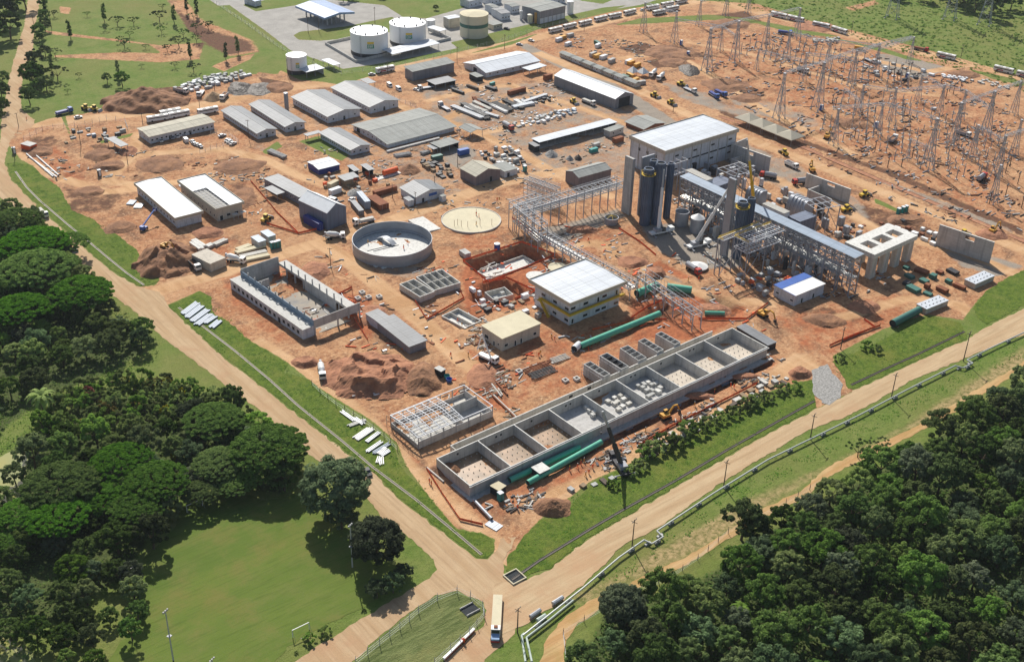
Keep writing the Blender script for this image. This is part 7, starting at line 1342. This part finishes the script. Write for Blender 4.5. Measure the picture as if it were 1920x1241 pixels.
for i, (a, b, m) in enumerate([((654,800),(685,803-15),'concrete_new'),((664,823),(692,804),'white_paint'),((669,826),(700,805),'white_paint'),((687,830),(711,812),'bridge_roof'),((688,848),(716,829),'galv_steel'),((700,851),(730,833),'bridge_roof'),((709,853),(723,841),'white_paint'),((714,856),(730,846),'white_paint'),((708,870),(712,858),'white_paint'),((716,872),(715,858),'white_paint'),((640,772),(665,790),'galv_steel'),((665,785),(682,797),'galv_steel')]): bundle('beam_stack',f'{["white","pale blue","silver"][["white_paint","bridge_roof","galv_steel","concrete_new"].index(m)%3]} beam stack on the grass beside the site road, {ORD[i]} from the top left',a,b,3,.3,.35,'galv_steel' if i % 4 == 3 else m,.25)
for i, (a, b, m) in enumerate([((360,457),(378,470),'concrete_new'),((363,453),(383,466),'concrete_new'),((388,465),(400,460),'concrete_new'),((402,462),(425,452),'concrete_pale'),((443,476),(497,462),'sand_slab'),((450,484),(500,473),'concrete_pale'),((457,490),(505,480),'sand_slab'),((445,470),(470,461),'sand_slab')]): bundle('plank_stack',f'{ORD[i]} pale precast slab stack in the yard beside the small block house',a,b,2,1.2,1.1 if i < 4 else .8,m,.1)
for i, (a, b, n, m, pp) in enumerate([((872,203),(903,217),3,'white_paint',0),((880,200),(912,213),3,'concrete_pale',0),((888,194),(920,209),3,'concrete_pale',0),((896,190),(930,204),3,'dark_steel',0),((868,175+23),(880,204),3,'dark_steel',0),((848,202),(905,225),4,'galv_steel',1),((868,198),(912,222),4,'dark_steel',0),((880,206),(915,226),5,'dark_steel',1),((903,212),(935,222),3,'galv_steel',1),((925,195),(958,211),5,'dark_steel',1),((920,200),(950,214),3,'white_paint',1),((945,190),(980,206),4,'dark_steel',1),((888,185),(906,196+10),3,'rust',1),((965,190),(982,199),3,'white_paint',1),((912,165),(930,171),3,'dark_steel',0),((962,212-8),(1000,196),4,'white_metal',0),((848,170),(870,178),2,'dark_steel',0),((876,163),(896,170),2,'wood_dark',0),((980,195),(1025,180),3,'galv_steel',0),((740,285+10),(770,290),4,'concrete',1),((790,290),(806,286),3,'concrete',1),((505,285),(535,298),4,'concrete',1)]): bundle('pipe_stack' if pp else 'beam_stack',f'{dict(white_paint="white",concrete_pale="pale",dark_steel="black",galv_steel="silver",bridge_roof="blue grey",rust="rust red",white_metal="white ribbed",wood_dark="dark timber",concrete="grey concrete")[m]} {"pipe" if pp else "beam"} stack in the storage yard, {["row 1","row 2","row 3"][i//8] if 0 else ("near the white warehouse" if b[1]<190 else "beside the haul road crossing")} ',a,b,n,.7,.6,m,.12,'stacks of steel in the storage yard',rows=2,pipe_=bool(pp))
gg = random.Random(9)
def blocks(name, poly, n, m, lb, group, s=(1,2.4), h=(.5,1.4), seed=1, cat='stack', dirs=(0,pi/2), zb=0):
    gg = random.Random(seed); pl = PP(*poly); x0 = min(p.x for p in pl); x1 = max(p.x for p in pl); y0 = min(p.y for p in pl); y1 = max(p.y for p in pl); k = 0; pts = []
    for _ in range(n*60):
        p = Vector((gg.uniform(x0,x1),gg.uniform(y0,y1),0))
        if not inside(p,pl) or any((p-t).length < s[1]*.9 for t in pts): continue
        pts.append(p); L_, w, hh = gg.uniform(*s), gg.uniform(s[0],(s[0]+s[1])/2), gg.uniform(*h); b = MB(); nl = max(1,int(hh/.35))
        for i in range(nl): e = gg.uniform(-.1,.1); b.box(-L_/2+e,L_/2+e,-w/2,w/2,i*hh/nl,(i+.85)*hh/nl)
        mm = gg.choice(m); b.build(name,mm,None,(p.x,p.y,zb+max(gz(p.x,p.y),-1.)),gg.choice(dirs)+gg.uniform(-.12,.12),label=lb,cat=cat,group=group); k += 1
        if k >= n: break
blocks('crate_stack',((1085,760),(1100,752),(1128,775),(1112,785)),9,['concrete_new'],'pale block stack in the fourth basin from the left','block stacks in the fourth basin',(1.2,1.9),(1.2,1.6),2,zb=.25); blocks('crate_stack',((1138,755),(1165,740),(1190,760),(1160,775)),10,['concrete_new','concrete_pale'],'pale block stack in the fifth basin from the left','block stacks in the fifth basin',(1.2,2.2),(.8,1.5),3,zb=.25); blocks('crate_stack',((1190,725),(1235,712),(1255,728),(1215,748)),22,['block_grey','concrete_new'],'grey block stack in the crowded sixth basin','block stacks in the sixth basin',(1.2,2.2),(.8,1.6),4,zb=.25)
blocks('timber_stack',((785,305),(800,300),(840,312),(850,335),(830,335),(800,318)),20,['beige_cab','wood','dark_steel'],'timber and panel stack in the yard left of the brown walled hall','timber stacks by the brown hall',(1.5,3.2),(.6,1.8),5)
blocks('rubble_bag',((326,170),(372,150),(420,140),(450,136),(478,142),(440,150),(385,168),(340,175)),60,['block_grey','tarp_white','concrete'],'grey white sack of material in the long row by the lawn','rows of sacks by the lawn',(1.6,2.6),(1.,1.8),6)
blocks('tarp_stack',((962,232),(1000,222),(1050,208),(1078,205),(1082,214),(1040,224),(1000,236),(965,240)),44,['tarp_white','white_paint','bridge_roof','block_grey'],'white wrapped pallet in the storage rows behind the long open shed','wrapped pallets behind the open shed',(1.2,3.),(.5,1.6),7); blocks('scrap_stack',((950,195),(1000,182),(1030,182),(1035,190),(985,200)),26,['dark_steel','block_grey','wood_dark','galv_steel'],'dark scrap stack beside the rust red container','scrap stacks by the rust red container',(1.,2.4),(.4,1.3),8)
blocks('pallet_stack',((1060,925),(1100,900),(1150,895),(1160,905),(1100,915)),16,['wood','wood_dark','block_grey'],'timber pile at the near edge of the verge by the basins','timber piles along the verge',(1.5,3.4),(.4,1.),9); blocks('pallet_stack',((1195,850),(1290,800),(1350,765),(1440,712),(1480,705),(1480,715),(1440,730),(1350,778),(1290,815),(1215,862)),60,['wood','block_grey','concrete_pale','wood_dark'],'timber or block pile along the verge before the basins','timber piles along the verge',(1.3,3.4),(.4,1.2),10)
blocks('equipment_box',((880,545),(1000,545),(1040,600),(990,600),(960,580),(900,590)),26,['block_grey','dark_steel','wood','tarp_white'],'small equipment box between the excavations and the cream building','equipment by the cream building',(1.2,3.),(.5,2.),11); blocks('equipment_box',((1370,520),(1440,500),(1500,540),(1450,560),(1400,540)),20,['dark_steel','block_grey','orange','galv_steel'],'equipment piece under the white steel grid platform','equipment under the grid platform',(1.2,3.),(.6,2.2),12); blocks('equipment_box',((1300,390),(1420,440),(1560,500),(1570,530),(1480,520),(1380,470),(1290,410)),75,['dark_steel','galv_steel','lagging','grey_steel','white_steel'],'machinery piece inside the steel frame of the bridge','machinery inside the steel frame',(.8,2.6),(1.5,6.),13); blocks('equipment_box',((1290,315),(1420,325),(1500,375),(1620,440),(1600,455),(1480,410),(1380,360),(1300,330)),44,['dark_steel','galv_steel','tank_steel','concrete_pale','white_steel'],'machinery piece behind the blue grey bridge roof','machinery behind the bridge roof',(1.2,3.6),(1.5,5.),14)
blocks('equipment_box',((1560,440),(1600,420),(1680,410),(1760,440),(1750,460),(1700,440),(1640,430)),24,['dark_steel','white_paint','rust'],'loose equipment behind the turbine pedestal','equipment behind the pedestal',(1.2,3.2),(.4,1.6),15); blocks('equipment_box',((1690,500),(1790,510),(1800,545),(1740,560),(1700,540)),20,['tank_green','dark_steel','rust'],'dark green machine part in the yard right of the pedestal','green machine parts right of the pedestal',(2.,5.5),(.8,2.),16,dirs=(pi/2,))
blocks('equipment_box',((700,485),(740,500),(720,512),(690,505)),5,['concrete_new'],'pale panel lying below the round tank','panels below the round tank',(1.5,3.),(.2,.4),17); blocks('shed_clutter',((600,330),(720,320),(740,350),(640,365),(600,350)),26,['block_grey','rust','wood','dark_steel','orange'],'workbench or crate between the small open sheds','clutter between the small open sheds',(1.,2.6),(.5,1.8),18); blocks('shed_clutter',((890,290),(960,275),(990,310),(960,330),(930,310)),34,['white_paint','block_grey','dark_steel','tarp_white'],'stored material in the yard beside the brown hall','stored goods beside the brown hall',(1.,3.),(.5,2.),19)
blocks('equipment_box',((100,255),(200,235),(240,240),(230,262),(110,275)),20,['block_grey','dark_steel','wood','bridge_roof'],'workshop item in the fenced plot at the upper left','items in the fenced upper left plot',(1.,3.),(.4,2.),20); blocks('scrap_stack',((1600,130),(1650,112),(1760,140),(1750,160),(1650,150)),20,['block_grey','tarp_white','dark_steel'],'pallet of goods on the grey pad in the switchyard','goods on the switchyard pad',(1.5,3.5),(.5,1.6),21); blocks('rubble_bag',((1766,140),(1812,148),(1808,154),(1770,146)),14,['tarp_white'],'white sack in the short row near the meadow road','sacks near the meadow road',(1.4,2.2),(.8,1.3),22); blocks('rubble_bag',((1815,145),(1890,160),(1890,168),(1815,152)),16,['concrete_pale'],'grey sack in the second row near the meadow road','sacks in the second row',(1.4,2.2),(.6,1.1),23); blocks('rubble_bag',((1523,75),(1572,72),(1570,80),(1525,80)),18,['concrete_pale','block_grey'],'grey sack on the oval pile by the bus road','sacks on the oval pile',(1.4,2.4),(.6,1.3),24)
blocks('metal_sheet_stack',((240,382),(265,378),(268,386),(244,390)),5,['bridge_roof','galv_steel'],'stack of blue grey sheets lying by the left white roofed hall','sheet stacks by the white hall',(3.,5.),(.3,.6),25,dirs=(.9,))
for i, (a, b, n, m) in enumerate([((985,700),(1030,683),7,'rust'),((995,708),(1040,692),6,'dark_steel'),((1035,678),(1065,668),5,'concrete_pale')]): bundle('rebar_stack',f'{["rust red","dark","pale"][i]} rack of long bars on the soil beside the pale green pipe',a,b,n,.25,.3,m,.5)
for i, (a, b) in enumerate([((660,744),(705,737)),((700,742),(748,734))]): bundle('steel_section',f'{["left","right"][i]} long white steel truss lying below the red soil heap',a,b,2,.3,.5,'white_steel',.5)
for i in range(9): x, y = 1040+i*45, 868-i*21; box_at('foundation_pad',f'{ORD[i]} blue grey foundation pad from the left in the trench before the basins',(x,y),(x+12,y-6),(x-9,y-7),-1.0,'bridge_roof','pad',-1.9)

sh_ = [(481,458,'left'),(499,448,'right')]
for x, y, s_ in sh_: box_at('small_shed',f'small grey shed with a pale roof, {s_} one of the pair by the green toilets',(x+4,y-3),(x+12+4,y-8),(x-8,y-14),3.,'concrete','shed',0,0,'bridge_roof')
bh = box_at('block_house','small unfinished block house with a flat scaffolded roof','x' and (394,495),(418,481),(365,475),3.8,'cream_wall','house'); o_ = bh; MB().box(-.6,9,-.6,8,3.8,4.1).build('roof_slab','sand_slab',bh) if 0 else None
cont('cream',(616,355),(634,346),'grey cabin with pale roof left of the timber sided shed'); cont('white',(612,366-8),(628,352+2),'smaller white cabin beside the grey cabin') if 0 else None
cont('white',(620,366),(637,360),'white cabin with a flat roof in front of the grey cabin')
ot = thing('horizontal_tank','orange horizontal tank on a white slab between the open sheds','tank',at(732,327),facing((722,331),(742,325))); MB().tube((-4,0,1.7),(4,0,1.7),1.3,16).build('shell','orange',ot); MB().box(-9,5,-2.4,2.4,0,.25).build('slab','concrete_new',ot); MB().box(-3,-2.4,-1,1,.25,1.).box(2.4,3,-1,1,.25,1.).build('saddle','grey_steel',ot)
ot = thing('water_drum','white topped blue water drum at the edge of the deep excavation','drum',at(932,467)); MB().lathe([(1.3,0),(1.3,2.6)],18).build('shell','navy',ot); MB().lathe([(1.35,2.6),(0,2.9)],18).build('lid','white_paint',ot)
for i, (x, y) in enumerate([(838,709),(842,715)]): ot = thing('water_drum',f'{["upper","lower"][i]} round blue barrel by the small kiosk near the frame building','drum',at(x,y)); MB().lathe([(.9,0),(1.1,1.3),(1.,1.35),(.9,.3),(0,.3)],14).build('shell','blue' if i else 'teal',ot)
box_at('kiosk','dark kiosk with a pale roof beside the blue barrels',(827,697),(834,692),(816,690),2.6,'dark_inside','kiosk',0,0,'concrete_new'); box_at('kiosk','small pale roofed shelter at the corner of the basins, nearest the junction',(935,920),(950,912),(918,912),2.6,'dark_inside','kiosk',0,0,'beige_cab'); box_at('kiosk','flat white shelter over pipes before the second basin',(1012,888),(1030,878),(998,872+4),2.4,'dark_inside','kiosk',0,0,'concrete_new'); box_at('guard_hut','small orange hut with pale roof at the upper left works',(56,272+3),(61,269),(46,268),2.6,'orange','hut',0,0,'concrete_new')
box_at('machine','low grey pump set at the left edge of the deep excavation',(872,477),(880,472),(865,468),2.,'concrete','pump'); box_at('machine','dark machine block beside the black and grey kiosk right of the basins',(1440,648),(1452,640),(1385,612),2.6,'dark_steel','machine',0,6,'zinc_roof') 
# ---------- posts, lamps, fences, goals ----------
def mk_pole(h=10.):
    def f():
        r = thing('utility_pole','','pole'); MB().tube((0,0,0),(0,0,h),.2,8,.13).build('pole','wood_dark',r); ca_ = MB().bar((-1.2,0,h-.4),(1.2,0,h-.4),.16).bar((0,-1.0,h-.9),(0,1.0,h-.9),.12).build('cross_arm','wood_dark',r)
        for x in (-1.1,1.1): MB().tube((x,0,h-.35),(x,0,h-.05),.09,6).build('insulator','concrete_pale',ca_)
        return r
    return f
POLE = Proto(mk_pole()); PN = 0
for i, (g, t) in enumerate([((970,1185),(971,1140)),((1185,1025),(1188,974)),((1357,911),(1364,863)),((1519,823),(1526,776)),((1671,746),(1683,700)),((1806,677),(1818,622)),((1576,655),(1584,615))]): POLE(at(*g),.3,f'wooden utility pole, {ORD[i]} from the bottom junction along the right road' if i < 6 else 'wooden pole inside the verge right of the gravel ramp','utility poles along the right road',(1,1,hg(g,t)/10))
for i, (g, t) in enumerate([((35,238),(31,212)),((152,275),(148,235)),((268,235),(264,212)),((376,215),(371,188)),((28,300),(25,275)),((467,262),(466,225)),((727,137),(727,115)),((857,120),(856,88)),((946,93),(946,65)),((1095,60),(1095,38)),((403,172),(402,155)),((590,140),(590,110)),((540,145),(538,105)),((97,55),(98,28)),((697,103),(696,62)),((578,63),(577,22)),((598,60),(598,30)),((703,45),(702,12)),((1262,210),(1263,190)),((1801,110),(1802,85)),((1596,63),(1597,40)),((815,358),(813,330)),((620,500),(619,465)),((240,310),(241,285)),((66,62),(64,20)),((858,333-20),(857,290)),((736,372),(734,345)),((779,345+42),(778,360))]): POLE(at(*g),R.uniform(0,3),'thin utility pole standing along the roads in the rear half of the site','thin utility poles in the rear half',(.85,.85,min(hg(g,t),11)/10))
def mk_flood(h=15):
    r = thing('floodlight_mast','','floodlight'); MB().tube((0,0,0),(0,0,h),.22,8,.14).build('mast','concrete',r); MB().box(-.9,.9,-.1,.1,h-.2,h).build('crossbar','grey_steel',r)
    for x in (-.7,0,.7): MB().box(x-.2,x+.2,-.2,.15,h,h+.35).build('lamp_head','concrete',r)
    MB().box(-.5,.5,-.5,.5,h*.5,h*.5+.15).build('ladder_stop','grey_steel',r); return r
FL = Proto(mk_flood)
for g, t, lb in [((325,1237),(321,1146),'tall floodlight mast at the bottom left of the football field'),((254,1089),(248,1062),'short looking floodlight mast between the round bushes at the left of the field'),((661,1063),(651,985),'tall floodlight mast between the two large round trees'),((405,1290),(400,1236),'floodlight mast whose lamps just show at the bottom edge')]: FL(at(*g),.4,lb,None,(1,1,hg(g,t)/15))
for lb, a, b, h in [('white football goal in the tree shade at the far side of the pitch',(351,961),(380,948),2.6),('white football goal with a net at the near side of the pitch',(549,1195),(580,1180),2.6)]:
    p, q = at(*a), at(*b); L = (q-p).length; r = thing('football_goal',lb,'goal',p,atan2((q-p).y,(q-p).x)); MB().bar((0,0,0),(0,0,h),.16).bar((L,0,0),(L,0,h),.16).bar((0,0,h),(L,0,h),.16).build('frame','white_paint',r); MB().bar((0,0,h),(0,-1.5,0),.06).bar((L,0,h),(L,-1.5,0),.06).bar((0,-1.5,0),(L,-1.5,0),.06).build('net_frame','grey_steel',r)
def fence(lb, pts, h=2.2, step=3.2, m='concrete', wires=3, name='fence', net=None, lean=0., pw=.14):
    o = pts[0]; r = thing(name,lb,'fence',o); q = None; n_ = 0; w_ = MB()
    for a, b in zip(pts, pts[1:]):
        L = (b-a).length; n = max(1,int(L/step))
        for i in range(n+(b is pts[-1])):
            p = a.lerp(b,i/n)-o; n_ += 1
            if n_ > 100: continue
            if q is None: q = MB().box(-pw/2,pw/2,-pw/2,pw/2,0,h).bar((0,0,h),(.3,.3,h+.35),pw*.8).build('post',m,r,p)
            else: c = q.copy(); sc.collection.objects.link(c); c.location = p
        for k in range(wires): z = h*(k+.6)/wires; w_.bar(a-o+Vector((0,0,z)),b-o+Vector((0,0,z)),.035)
        if net: w_.bar(a-o+Vector((0,0,h*.5)),b-o+Vector((0,0,h*.5)),.03,h*.8)
    w_.build('wire' if not net else 'netting',net or 'galv_steel',r); return r
fence('concrete post fence round the grassy triangle at the bottom junction',PP((667,1246),(712,1210),(750,1180),(785,1150),(820,1127),(857,1112),(882,1122),(905,1140),(908,1158),(880,1190),(845,1220),(815,1248)),2.4,3.6)
fence('post fence along the sandy track before the forest',PP((1062,1250),(1056,1190),(1095,1165),(1140,1140),(1180,1115),(1250,1090),(1308,1050),(1365,1000),(1450,960),(1540,905)),1.8,5.,'wood_dark'); fence('wooden post fence along the site road beside the stacked beams',PP((585,722),(600,737),(630,760),(680,790),(720,820),(745,845)),1.8,4.,'wood_dark',2)
fence('post fence round the upper left fenced plot',PP((45,265),(80,245),(120,240),(160,236),(200,225),(235,230),(240,245)),2.4,4.,'concrete'); fence('mesh fence round the parking yard of the beige office',PP((375,288),(395,281),(430,272),(447,268),(430,255),(395,252)),2.,3.,'concrete'); fence('dense green fence along the refinery road',PP((400,5),(460,45),(520,88),(560,112),(640,140),(700,132),(780,118),(860,98),(930,82),(1010,55),(1100,35)),2.2,6.,'concrete'); fence('mesh fence beside the canteen hall and the haul road',PP((690,163),(760,195),(800,215),(845,240),(870,255)),2.2,5.,'concrete')
for i, (k, lb) in enumerate([(((800,880),(828,925),(862,975),(905,985)),'along the trench at the near left corner of the basins'),(((620,560),(660,540),(665,600),(690,640)),'round the pit between court building and round tank'),(((778,565),(800,600),(870,560),(862,545)),'round the small basins block'),(((868,490),(978,455),(1042,478),(916,530),(868,490)),'along the rim of the deep excavation'),(((905,530),(950,522),(1004,546),(965,562)),'along the second excavation'),(((1180,600),(1215,575),(1250,560)),'along the soil bank under the gantry'),(((1310,600),(1400,600),(1440,570)),'along the bank beside the small green pipe'),(((1110,600+20),(1200,590+10),(1250,600)),'behind the thick pale green pipe'),(((1580,640),(1640,615),(1620,600)),'at the end of the right verge'),(((1555,650),(1600,630),(1650,612)),'at the gravel ramp corner'),(((1160,430),(1200,455),(1230,480)),'at the foot of the left towers'),(((960,410),(1000,440),(1040,465)),'under the corner rack'),(((500,420),(560,440),(620,425)),'left of the round tank'),(((470,340),(520,400),(560,440)),'beside the tall hall'),(((1200,835),(1260,800),(1330,765),(1420,720)),'along the basin front trench')]):
    fence(f'orange plastic safety netting {lb}',[v+Vector((0,0,max(gz(v.x,v.y),-.3))) for v in PP(*k)],1.1,3.,'wood',0,'safety_netting','orange_net',pw=.1)
litter(((480,520),(620,470),(700,520),(900,470),(1050,420),(1180,430),(1420,560),(1440,620),(1180,620),(1000,700),(900,800),(760,740),(640,640)),620,51,'scattered planks, rods and sheet scraps over the middle of the site',['concrete_pale','wood','rust','galv_steel','wood_dark','concrete','orange'],.6,4.2); litter(((560,280),(900,240),(1200,250),(1160,330),(900,400),(700,420),(560,330)),380,52,'scattered scraps between the sheds',['concrete_pale','wood','dark_steel','block_grey'],.5,3.)
litter(((1300,60),(1500,60),(1900,180),(1920,440),(1700,400),(1500,280),(1330,150)),1500,53,'scattered rods, slabs and footings across the switchyard ground',['concrete','rust','dark_steel','grey_steel','wood_dark'],.8,4.,hz=.6); litter(((1250,340),(1620,430),(1700,520),(1600,560),(1440,560),(1300,480)),520,54,'scattered steel and timber under the bridge',['galv_steel','rust','dark_steel','concrete_pale'],.6,4.); litter(((1440,660),(1500,690),(1300,790),(1150,880),(960,970),(900,950),(960,930),(1140,840),(1300,770)),340,55,'scattered boards and scraps along the basin front',['concrete_pale','wood','dark_steel','wood_dark','concrete'],.5,3.5); litter(((240,280),(520,300),(480,440),(330,330),(110,340),(40,290)),260,56,'scattered rubble over the upper left works',['concrete_pale','wood','rust','dark_steel'],.5,3.5); litter(((840,160),(1060,150),(1060,230),(900,250),(840,220)),260,57,'scattered offcuts over the storage yard',['block_grey','dark_steel','wood','tarp_white'],.5,3.); litter(((1040,60),(1300,90),(1240,130),(1060,100)),200,58,'scattered rubble around the far camp',['block_grey','dark_steel','wood'],.6,3.); litter(((900,590),(1000,700),(960,790),(850,690)),220,59,'scattered pipes and boards along the trench',['rust','concrete_pale','wood'],.8,5.)
# manholes by the round tank
for i, (x, y) in enumerate([(679,550),(671,561),(691,559),(711,575-17),(973,698),(1060,690+25),(1081,712)]): r = MB().box(-1,1,-1,-.7,0,.9).box(-1,1,.7,1,0,.9).box(-1,-.7,-.7,.7,0,.9).box(.7,1,-.7,.7,0,.9).build('manhole_ring','concrete_new',None,at(x,y),0,label='square concrete manhole box on the disturbed soil',cat='manhole',group='concrete manhole boxes')
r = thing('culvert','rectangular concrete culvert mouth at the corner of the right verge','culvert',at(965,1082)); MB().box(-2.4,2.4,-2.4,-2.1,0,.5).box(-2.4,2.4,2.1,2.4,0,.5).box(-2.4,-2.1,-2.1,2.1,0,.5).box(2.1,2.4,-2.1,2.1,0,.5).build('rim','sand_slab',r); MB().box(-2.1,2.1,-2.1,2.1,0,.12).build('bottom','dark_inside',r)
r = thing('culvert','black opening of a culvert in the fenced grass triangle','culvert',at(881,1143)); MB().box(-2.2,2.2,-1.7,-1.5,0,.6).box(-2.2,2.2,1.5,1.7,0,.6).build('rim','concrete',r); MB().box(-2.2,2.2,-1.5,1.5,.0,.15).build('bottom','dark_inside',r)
r = thing('barrier','long red and white road barrier beam by the fenced triangle','barrier',at(832,1238),facing((832,1238),(889,1182))); L = (at(889,1182)-at(832,1238)).length; MB().box(0,L,-.35,.35,.3,1.).build('beam','white_paint',r); MB().box(0,L,-.4,-.351,.3,.6).box(L*.6,L*.65,-.4,.4,.3,1.05).build('red_band','red_paint',r)
for i, (a, b, m) in enumerate([((1036,1135),(1055,1123),'galv_steel'),((994,1160),(1013,1147),'grey_steel'),((1007,1167),(1023,1157),'pipe_pale')]): bundle('pipe_section',f'short {["silver","grey","pale green"][i]} pipe section on the grass beside the road junction',a,b,1,1.2,1.2,m,pipe_=True)
# ---------- people ----------
def mk_person(seed, top, walk):
    def f():
        r = None; me = bpy.data.meshes.new('person'); s = .32*walk
        J = [(0,0,.95,.15,.11),(0,0,1.15,.15,.10),(0,0,1.38,.19,.12),(0,0,1.5,.07,.07),(0,0,1.6,.095,.11),(.01,0,1.72,.10,.115),
             (0,.1,.86,.10,.10),(s*.6,.11,.48,.065,.065),(s,.12,.08,.05,.05),(s+.14,.13,.04,.045,.04),(0,-.1,.86,.10,.10),(-s*.4,-.11,.48,.065,.065),(-s,-.12,.08,.05,.05),(-s+.14,-.13,.04,.045,.04),
             (0,.21,1.40,.07,.07),(.03,.27,1.12,.05,.05),(.16*walk,.27,.88,.04,.04),(0,-.21,1.40,.07,.07),(-.03,-.27,1.12,.05,.05),(-.1+.2*walk,-.27,.88,.04,.04)]
        E_ = [(0,1),(1,2),(2,3),(3,4),(4,5),(0,6),(6,7),(7,8),(8,9),(0,10),(10,11),(11,12),(12,13),(2,14),(14,15),(15,16),(2,17),(17,18),(18,19)]
        me.from_pydata([j[:3] for j in J],E_,[]); o = bpy.data.objects.new('person',me); sc.collection.objects.link(o); o.modifiers.new('skin','SKIN'); sv = me.skin_vertices[0].data
        for i, j in enumerate(J): sv[i].radius = (j[4] if i < 6 else j[3], j[3]); sv[i].use_root = i == 0
        dg = bpy.context.evaluated_depsgraph_get(); m2 = bpy.data.meshes.new_from_object(o.evaluated_get(dg)); bpy.data.objects.remove(o)
        m2.materials.append(M_(top)); m2.materials.append(M_('skin')); m2.materials.append(M_('dark_steel')); 
        for p in m2.polygons: z = p.center.z; p.material_index = 1 if z > 1.5 or (z < .98 and abs(p.center.y) > .22) else (2 if z < .1 else 0)
        r = bpy.data.objects.new('person',m2); sc.collection.objects.link(r); r['category'] = 'person'
        MB().lathe([(.15,0),(.13,.08),(.08,.13),(0,.15)],10,(.01,0,1.74)).build('helmet','white_paint' if seed%2 else 'yellow',r); return r
    return f
PE = [Proto(mk_person(1,'orange',1.)),Proto(mk_person(2,'orange',.2)),Proto(mk_person(3,'ochre_paint',.6))]
PX_ = [((1083,877),'beside the green pipe, pipe team'),((1089,870),'beside the green pipe, pipe team'),((1095,866),'beside the green pipe, pipe team'),((1060,868),'beside the green pipe, pipe team'),((1068,882),'beside the green pipe, pipe team'),((1098,893),'on the track before the basins'),((1104,888),'on the track before the basins'),((1111,878),'on the track before the basins'),((1085,848),'close to the basin wall'),((1088,842),'close to the basin wall'),((970,955),'alone on the site entrance track'),((1034,633),'near the cream building'),((1040,638),'near the cream building'),((1010,668),'near the pale green pipe'),((1013,664),'near the pale green pipe'),((1103,452),'on the yard left of the towers'),((1310,525),'beside the truck with red frame'),((1290,528),'beside the truck with red frame'),((1370,724),'by the spoil before the basins'),((1376,728),'by the spoil before the basins'),((1302,762),'on the track before the last basins'),((812,511),'below the round tank'),((932,379),'on the yard beyond the sand pad'),((936,378),'on the yard beyond the sand pad'),((893,406),'on the circular sand pad'),((898,410),'on the circular sand pad'),((893,424),'on the circular sand pad'),((764,458),'inside the round tank'),((757,468),'inside the round tank'),((690,458),'inside the round tank'),((805,905),'at the fence near the basin corner'),((809,910),'at the fence near the basin corner'),((878,668),'by the pump truck'),((845,688-20),'by the trench near the kiosk'),((1530,445+20),'beside the tall wall'),((950,262),'on the crossing near the vaulted shelter'),((50,225),'on the dirt road at the upper left bend'),((1340,733),'in the excavation before the basins'),((1210,740+70),'near the excavator'),((1455,745-140),'beside the painted building'),((870,1205),'at the road barrier by the bottom junction'),((866,607),'in the sunken basin near the cream building'),((858,598),'in the sunken basin near the cream building')]
for i, ((x, y), wh) in enumerate(PX_):
    z = .3 if 'round tank' in wh and 'inside' in wh else (.55 if 'sand pad' in wh else (-1.1 if 'sunken' in wh else None)); p = at(x,y); p.z = gz(p.x,p.y) if z is None else z
    PE[i%3](p,R.uniform(0,6.28),f'worker in {"ochre" if i%3 == 2 else "orange"} overalls and helmet {wh}','workers '+wh,1.08)
# ---------- air ----------
hz = bpy.data.materials.new('air_haze'); hz.use_nodes = True; nt = hz.node_tree; nt.nodes.remove(nt.nodes['Principled BSDF']); pv = nt.nodes.new('ShaderNodeVolumePrincipled'); pv.inputs['Color'].default_value = (.80,.88,1.0,1); pv.inputs['Density'].default_value = .00004; pv.inputs['Anisotropy'].default_value = .2; nt.links.new(pv.outputs[0], nt.nodes['Material Output'].inputs['Volume'])
MB().box(-6900,7700,-6900,7700,-6.5,245).build('haze',hz,kind='stuff')
